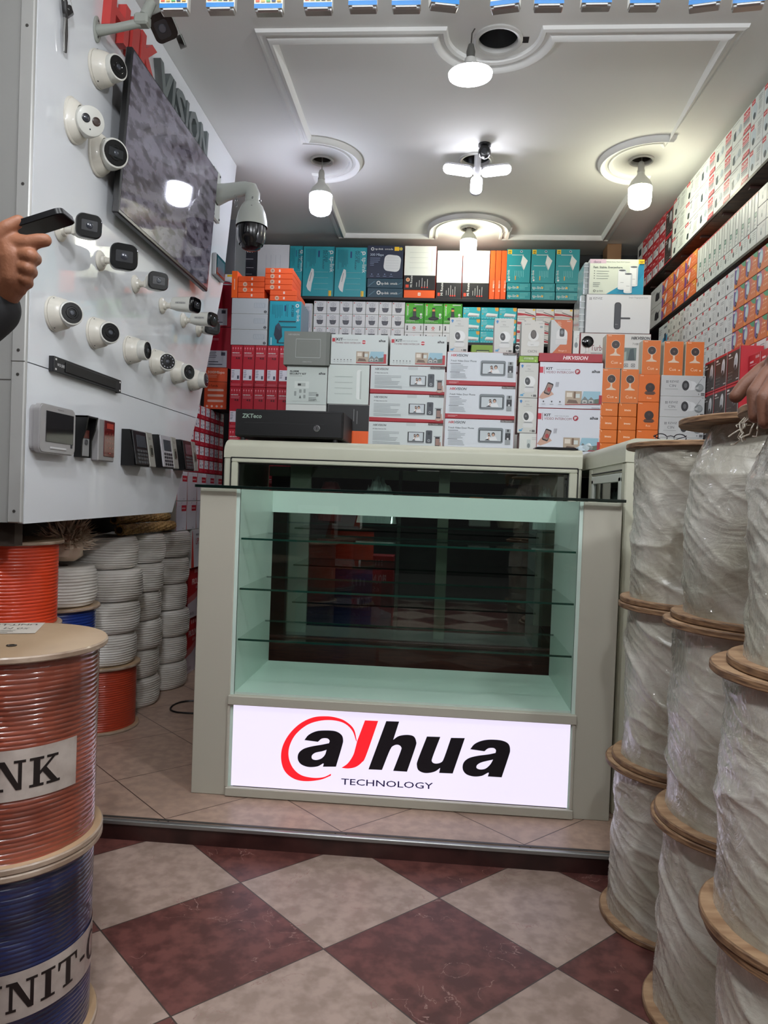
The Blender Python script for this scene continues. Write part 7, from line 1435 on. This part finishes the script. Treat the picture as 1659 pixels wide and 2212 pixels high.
for a_ in (math.radians(-75), math.radians(0)): mb.lathe([(.004, 0), (.004, .007), (0, .008)], M((90, 90, 90), .3, .7), 10, aim((C.x+.034*math.cos(a_), C.y+.034*math.sin(a_), 2.345), (math.cos(a_), math.sin(a_), 0)))
part('upper_shell', mb, t)
mb = MB(); mb.lathe([(.066, 2.238), (.067, 2.215), (.066, 2.185), (.058, 2.150), (.043, 2.122), (.022, 2.112), (0, 2.110)], M((10, 10, 12), .22), 44, Matrix.Translation((C.x, C.y, 0)), fn=lambda r, z_, a: (r, z_)); part('dome', mb, t)
for sx in (-1, 1): mb = MB(); mb.lathe([(.0665, 2.236), (.0685, 2.20), (.066, 2.165), (.056, 2.138)], M((46, 48, 54), .25, coat=.3), 40, Matrix.Translation((C.x, C.y, 0)), cap=False, fn=lambda r, z_, a, sx=sx: (r if abs(((a-(0 if sx > 0 else PI)+PI) % (2*PI))-PI) < .85 else r-.006, z_)); part('side_shell', mb, t)
mb = MB(); mb.lathe([(.026, 0), (.026, .006), (.018, .008), (.015, .004), (0, .007)], M((36, 34, 30), .2, coat=.5), 26, aim((C.x-.004, C.y-.048, 2.150), (0, -1, -.55))); part('lens', mb, t)
mb = MB()
for k in range(4): mb.tube([(C.x-.082+.004*(k % 2)+.0055*math.cos(j*PI/4)*(1 if k % 2 else .4), 3.45+.0055*math.cos(j*PI/4)*(.2 if k % 2 else 1), 2.362-k*.013+.009*math.sin(j*PI/4)) for j in range(8)], .0012, M((150, 150, 148), .3, .8), 6, closed=True)
part('safety_chain', mb, t)
# bracket and bullet camera by the ceiling
t = empty('ceiling_bullet_camera', (PX, 2.265, 2.404)); tag(t, 'bullet camera on a long grey arm at the top of the board', 'security camera'); base = t.location.copy()
gr = M((146, 150, 142), .45); mb = MB(); mb.lathe([(.0, 0), (.040, 0), (.040, .004), (.036, .006), (0, .006)], gr, 30, axes((PX+.0005, 2.268, 2.404), (0, 1, 0), (0, 0, 1), (1, 0, 0)) @ Matrix.Diagonal((.55, 1, 1, 1)))
for dz in (-.024, .026): mb.lathe([(.004, 0), (0, .001)], M((40, 40, 38), .6), 8, aim((PX+.0068, 2.268, 2.404+dz), (1, 0, 0)))
part('mounting_plate', mb, t)
mb = MB(); mb.tube([(PX+.005, 2.268, 2.400), (PX+.06, 2.27, 2.408), (PX+.135, 2.28, 2.430)], [.017, .013, .013], gr, 18); mb.box(PX+.12, 2.262, 2.420, PX+.165, 2.30, 2.455, gr, .006); mb.tube([(PX+.15, 2.28, 2.45), (PX+.165, 2.29, 2.50)], [.017, .017], gr, 14); part('mounting_arm', mb, t)
cc = onY(352, 58, 2.34); d = Vector((.26, -.52, -.46)).normalized(); T = aim(cc, d, (.9, .1, .45))
mb = MB(); n_ = rrect(.082, .076, .018, 5)
for (za, zb_, sc, mt) in ((-.15, -.002, 1.0, gr),): mb.prism([(x*sc, y_*sc) for x, y_ in n_], za, zb_, mt, T)
part('camera_body', mb, t)
mb = MB(); mb.prism(rrect(.080, .074, .018, 6), -.001, .010, blkg, T); mb.prism(rrect(.05, .044, .010, 5, .004, -.004), .0101, .0115, M((34, 34, 36), .2), T); mb.lathe([(.013, .0115), (.011, .014), (.007, .0135), (0, .0145)], lensm, 22, T @ Matrix.Translation((.002, -.004, 0))); part('front_cover', mb, t)
mb = MB(); mb.prism([(-.044, .0), (.062, .0), (.062, .003), (-.044, .003)], -.16, .035, M((120, 124, 118), .5), T @ Matrix.Translation((.004, .041, 0))); mb.prism([(0, 0), (.003, 0), (.003, .022), (0, .022)], -.16, .05, M((86, 84, 80), .6), T @ Matrix.Translation((.063, .024, 0))); part('sun_hood', mb, t)

# ================================================================ HANGING PACKS ALONG THE TOP EDGE
pk_w, pk_h, pk_d, HYp = .038, .060, .014, .98
def pack_mesh():
    body = MB(); body.box(-pk_w/2, 0, .004, pk_w/2, pk_d, pk_h, M((210, 212, 206), .35), .0008)
    a = Art(pk_w, pk_h); a.rect(0, .07, 1, 1, (222, 218, 190)); a.rect(0, .07, 1, .17, (20, 120, 190)); a.rect(0, .36, 1, .50, (40, 130, 190)); a.rect(0, .56, 1, 1, (230, 228, 216))
    for k, c in enumerate(((214, 90, 60), (200, 170, 90), (90, 170, 100), (40, 70, 110), (210, 160, 60))): a.rect(.05+k*.19, .205, .19+k*.19, .30, c)
    a.text('RJ45', .1, .62, .12, (200, 60, 50), bold=.03); a.ell(.6, .8, .12, .10, (60, 130, 180)); a.emit(body, FRONT(pk_w)); return body
def hang_mesh():
    m = MB(); pl = M((176, 180, 180), .12, coat=.8); m.box(-pk_w/2+.001, .001, 0, pk_w/2-.001, pk_d-.001, .0038, pl, .001); m.box(-pk_w*.36, -.001, .0015, pk_w*.36, .002, .003, M((214, 218, 218), .1)); return m
bm_, hm_ = pack_mesh().mesh('pack'), hang_mesh().mesh('pack_tray')
px_ = [(374, 24, 0), (475, 22, 0), (579, 25, 0), (686, 22, 0), (783, 18, .0), (877, 18, -.0), (962, 14, -.12), (1089, 17, .12), (1186, 15, 0), (1289, 13, 0), (1393, 14, 0), (1521, 14, .14), (1617, 12, .1)]
rl = empty('hanging_rail', (0, HYp, 1.78)); tag(rl, 'thin wire overhead from which the small packs hang', 'wire'); base = rl.location.copy()
mb = MB(); mb.tube([(-.95, HYp+.006, 1.76), (0, HYp+.006, 1.752), (.95, HYp+.006, 1.752)], .0012, M((120, 120, 118), .4, .5), 6)
for sx in (-.94, .94): mb.tube([(sx, HYp+.006, 1.758), (sx, HYp+.006, CEIL-.001)], .001, M((120, 120, 118), .4, .5), 6)
part('wire', mb, rl)
for k, (x, y, rz) in enumerate(px_):
    q = onY(x, y, HYp); o = bpy.data.objects.new('cable_tester_pack', bm_); COL.objects.link(o); o.location = (q.x, HYp, q.z); o.rotation_euler = (0, rz*.5, rz*-2.2)
    w = 'first from left' if k == 0 else ('last at the right' if k == 12 else ORD[k]+' from left')
    tag(o, 'small colourful pack hanging at the top edge, '+w, 'package', 'small packs hanging from a wire overhead')
    h = bpy.data.objects.new('plastic_tray', hm_); link(h, o)
    m = MB(); m.tube([(0, pk_d/2, pk_h-.001), (0, pk_d/2, 1.757-q.z+.0)], .0008, M((150, 150, 150), .4), 6); hk = m.build('hang_hook', o)
# ================================================================ PEOPLE (mostly outside the frame)
def capsule(mb, p0, p1, r0, r1, mat, seg=18, flat=None):
    p0, p1 = Vector(p0), Vector(p1); d = p1-p0; L = max(d.length, 1e-4)
    prof = [(r0*math.sin(a), -r0*math.cos(a)) for a in [PI/2*k/5 for k in range(0, 5)]]+[(r0, 0), (r1, L)]+[(r1*math.cos(a), L+r1*math.sin(a)) for a in [PI/2*k/5 for k in range(1, 6)]]
    prof[0] = (0, -r0); prof[-1] = (0, L+r1); T = aim(p0, d, (0, 0, 1) if abs(d.normalized().z) < .9 else (0, 1, 0))
    if flat: T = T @ Matrix.Diagonal((flat[0], flat[1], 1, 1))
    mb.lathe(prof, mat, seg, T, cap=False)
def ellip(mb, c, r, mat, rotz=0.0):
    T = Matrix.Translation(c) @ Matrix.Rotation(rotz, 4, 'Z') @ Matrix.Diagonal((*r, 1)); mb.lathe([(math.sin(PI*k/12), -math.cos(PI*k/12)) if 0 < k < 12 else (0, -1 if k == 0 else 1) for k in range(13)], mat, 20, T, cap=False)
def fuse(name, mb, voxel, smooth, parent=None):
    o = mb.build(name, parent); m = o.modifiers.new('r', 'REMESH'); m.mode = 'VOXEL'; m.voxel_size = voxel; m.use_smooth_shade = True
    s = o.modifiers.new('s', 'SMOOTH'); s.iterations = smooth; s.factor = .5; return o
def person(label, sh, el, wr, hand, face_rz, base_xy, skin, cloth, trou, side, sleeve_t=.80):
    """sh/el/wr: shoulder, elbow, wrist of the raised arm; hand: list of finger joint chains with radii; side: +1 the arm on local +x"""
    bx, by = base_xy; sk = skin; mb = MB(); hz = 1.60; f = Vector((math.sin(face_rz), math.cos(face_rz), 0)); rt = Vector((f.y, -f.x, 0))
    P = lambda r_, fw, z: Vector((bx, by, z))+rt*r_+f*fw
    # legs, trunk, neck, head
    for s in (-1, 1):
        capsule(mb, P(s*.09, 0, .86), P(s*.10, .02, .48), .078, .052, sk); capsule(mb, P(s*.10, .02, .48), P(s*.10, -.01, .03), .050, .036, sk); capsule(mb, P(s*.10, -.03, -.02), P(s*.115, .14, -.03), .036, .028, sk)
    ellip(mb, P(0, 0, .92), (.155, .115, .13), sk, -face_rz); ellip(mb, P(0, 0, 1.08), (.135, .10, .16), sk, -face_rz); ellip(mb, P(0, .01, 1.27), (.165, .11, .16), sk, -face_rz)
    capsule(mb, P(0, -.005, 1.36), P(0, .01, 1.52), .058, .052, sk); ellip(mb, P(0, .015, hz+.03), (.074, .094, .112), sk, -face_rz); ellip(mb, P(0, .045, hz-.045), (.05, .055, .05), sk, -face_rz)
    capsule(mb, P(0, .105, hz+.03), P(0, .125, hz-.005), .009, .015, sk)
    for s in (-1, 1): ellip(mb, P(s*.076, .0, hz+.015), (.010, .020, .032), sk, -face_rz)
    ellip(mb, P(0, .098, hz-.045), (.024, .010, .006), sk, -face_rz)
    capsule(mb, P(-.10, 0, 1.36), P(.10, 0, 1.36), .060, .060, sk)
    # free arm hangs down
    o_ = -side; a0 = P(o_*.175, 0, 1.34); a1 = P(o_*.21, -.02, 1.06); a2 = P(o_*.20, .06, .82); capsule(mb, a0, a1, .050, .040, sk); capsule(mb, a1, a2, .038, .026, sk); capsule(mb, a2, a2+Vector((0, 0, -.07))+f*.02, .030, .034, sk, flat=(.6, 1))
    for k in range(4): q = a2+Vector((0, 0, -.10))+f*(-.02+.018*k); capsule(mb, q, q+Vector((0, 0, -.035))+f*.004, .010, .009, sk, 10); capsule(mb, q+Vector((0, 0, -.035))+f*.004, q+Vector((0, 0, -.062))+f*.012, .009, .008, sk, 10)
    q = a2+Vector((0, 0, -.04))+f*.03; capsule(mb, q, q+Vector((0, 0, -.045))+f*.028, .012, .009, sk, 10)
    # raised arm
    sh, el, wr = Vector(sh), Vector(el), Vector(wr); capsule(mb, P(side*.12, 0, 1.35), sh, .055, .052, sk); capsule(mb, sh, el, .050, .040, sk); capsule(mb, el, wr, .040, .027, sk)
    for chain in hand:
        for (pa, ra), (pb, rb_) in zip(chain, chain[1:]): capsule(mb, pa, pb, ra, rb_, sk, 16)
    body = fuse('person', mb, .0027, 2); tag(body, label, 'person')
    cl = MB(); c_ = cloth
    ellip(cl, P(0, 0, .96), (.180, .140, .15), c_, -face_rz); ellip(cl, P(0, 0, 1.10), (.165, .128, .18), c_, -face_rz); ellip(cl, P(0, .01, 1.28), (.190, .134, .17), c_, -face_rz); capsule(cl, P(-.11, 0, 1.365), P(.11, 0, 1.365), .072, .072, c_)
    capsule(cl, P(side*.12, 0, 1.36), sh, .070, .068, c_); capsule(cl, sh, el, .066, .058, c_); capsule(cl, el, el.lerp(wr, sleeve_t), .056, .048, c_); capsule(cl, a0, a1, .064, .054, c_); capsule(cl, a1, a1.lerp(a2, .85), .052, .042, c_); capsule(cl, P(0, -.01, 1.38), P(0, 0, 1.45), .075, .070, c_)
    fuse('jacket', cl, .009, 4, body)
    tr = MB(); ellip(tr, P(0, 0, .92), (.172, .132, .13), trou, -face_rz)
    for s in (-1, 1): capsule(tr, P(s*.09, 0, .86), P(s*.10, .02, .48), .094, .072, trou); capsule(tr, P(s*.10, .02, .48), P(s*.10, -.01, .07), .070, .060, trou)
    fuse('trousers', tr, .010, 4, body)
    for s in (-1, 1): so = MB(); capsule(so, P(s*.10, -.04, -.012), P(s*.115, .16, -.020), .047, .040, M((30, 28, 28), .5)); fuse('shoe', so, .007, 3, body)
    hr = MB(); ellip(hr, P(0, -.012, hz+.065), (.084, .098, .090), M((26, 20, 18), .7), -face_rz); fuse('hair', hr, .008, 2, body)
    return body
H = lambda Y, *c: [(onY(x, y, Y+dy), r) for (x, y, dy, r) in c]
skinL = M((150, 98, 70), .55, bump=(220, .25, 12, .82)); skinR = M((112, 72, 52), .6, bump=(220, .25, 12, .82))
YL = 1.20
handL = [H(YL, (-4, 655, .02, .024), (16, 610, .01, .030), (14, 562, .005, .034), (4, 525, .0, .030)),
         H(YL, (-4, 655, .02, .024), (34, 598, -.01, .026), (34, 560, -.012, .029), (24, 532, -.012, .026)),
         H(YL, (24, 528, -.016, .020), (60, 526, -.024, .0135), (84, 520, -.022, .0118), (97, 519, -.020, .0108)),      # finger along the phone
         H(YL, (34, 550, -.012, .018), (66, 553, -.030, .0120), (76, 560, -.010, .0108), (66, 568, .010, .0095)),
         H(YL, (36, 574, -.012, .017), (60, 580, -.028, .0115), (68, 588, -.008, .0104), (58, 596, .010, .0092)),
         H(YL, (34, 594, -.008, .015), (54, 603, -.022, .0105), (60, 612, -.004, .0095), (52, 618, .008, .0085)),
         H(YL, (26, 610, .0, .014), (38, 620, -.012, .0095), (46, 628, -.002, .0085)),
         H(YL, (-4, 560, .0, .022), (-6, 512, -.030, .015), (14, 492, -.030, .0120), (40, 478, -.022, .0105))]            # thumb over the phone
person('person at the left edge in black sleeve holding up a phone', (-.99, .98, 1.33), (-.93, 1.10, 1.07), onY(-4, 655, YL+.02), handL, .25, (-1.12, .80), skinL, M((18, 18, 20), .8), M((40, 44, 56), .8), 1, .95)
# phone, lying across the hand with its long side pointing up to the right
pc = onY(56, 494, YL+.004); Lx = Vector((.935, .10, .345)).normalized(); Wd = Vector((.05, -1, -.10)); Wd = (Wd-Lx*Wd.dot(Lx)).normalized(); Nn = Lx.cross(Wd)
T = axes(pc, Lx, Wd, Nn)
t = empty('smartphone', mat=T); tag(t, 'black smartphone held in the raised hand at left', 'phone')
mb = MB(); mb.prism(rrect(.150, .066, .012, 6), -.0045, .0045, M((22, 22, 24), .35)); 
mb.tube([(-.070, -.0335, 0), (.070, -.0335, 0)], .0032, M((96, 92, 86), .4, .5), 8); o = mb.build('case'); o.parent = t
mb = MB(); mb.prism(rrect(.146, .062, .010, 6), .0046, .0052, M((10, 10, 12), .08)); o = mb.build('screen'); o.parent = t
mb = MB(); mb.box(.04, -.026, -.0062, .062, .0, -.0046, M((34, 32, 32), .2), .002); mb.lathe([(.005, -.0064), (.004, -.007), (0, -.007)], lensm, 12, Matrix.Translation((.051, -.018, 0))); o = mb.build('camera_bump'); o.parent = t
for k in range(3): mb = MB(); mb.box(-.02+k*.018, -.0366, -.002, -.006+k*.018, -.033, .002, M((50, 48, 46), .4), .0008); o = mb.build('button'); o.parent = t
YR = 1.065
handR = [H(YR, (1765, 740, -.02, .026), (1725, 765, .0, .028), (1694, 782, .010, .024), (1668, 794, .030, .016)),
         H(YR, (1765, 740, -.02, .026), (1738, 785, -.01, .027), (1712, 808, -.014, .022)),
         H(YR, (1680, 788, .030, .0150), (1648, 800, .036, .0125), (1612, 830, .034, .0112), (1590, 856, .034, .0100)),
         H(YR, (1692, 792, .012, .0150), (1660, 806, .010, .0120), (1630, 848, -.004, .0108), (1632, 900, -.010, .0096)),
         H(YR, (1706, 800, -.006, .0150), (1678, 816, -.014, .0118), (1650, 860, -.032, .0106), (1653, 912, -.036, .0094)),
         H(YR, (1720, 812, -.024, .0140), (1696, 830, -.036, .0110), (1672, 872, -.054, .0098), (1676, 920, -.056, .0088)),
         H(YR, (1735, 770, .010, .018), (1710, 790, .060, .0135), (1690, 815, .078, .0110))]
wrR = onY(1765, 740, YR-.02)
person('person at the right edge resting a hand on the top drum', (.93, .80, 1.34), (.86, .90, 1.12), wrR, handR, -.25, (1.08, .62), skinR, M((52, 54, 60), .8), M((36, 38, 44), .8), -1, .66)
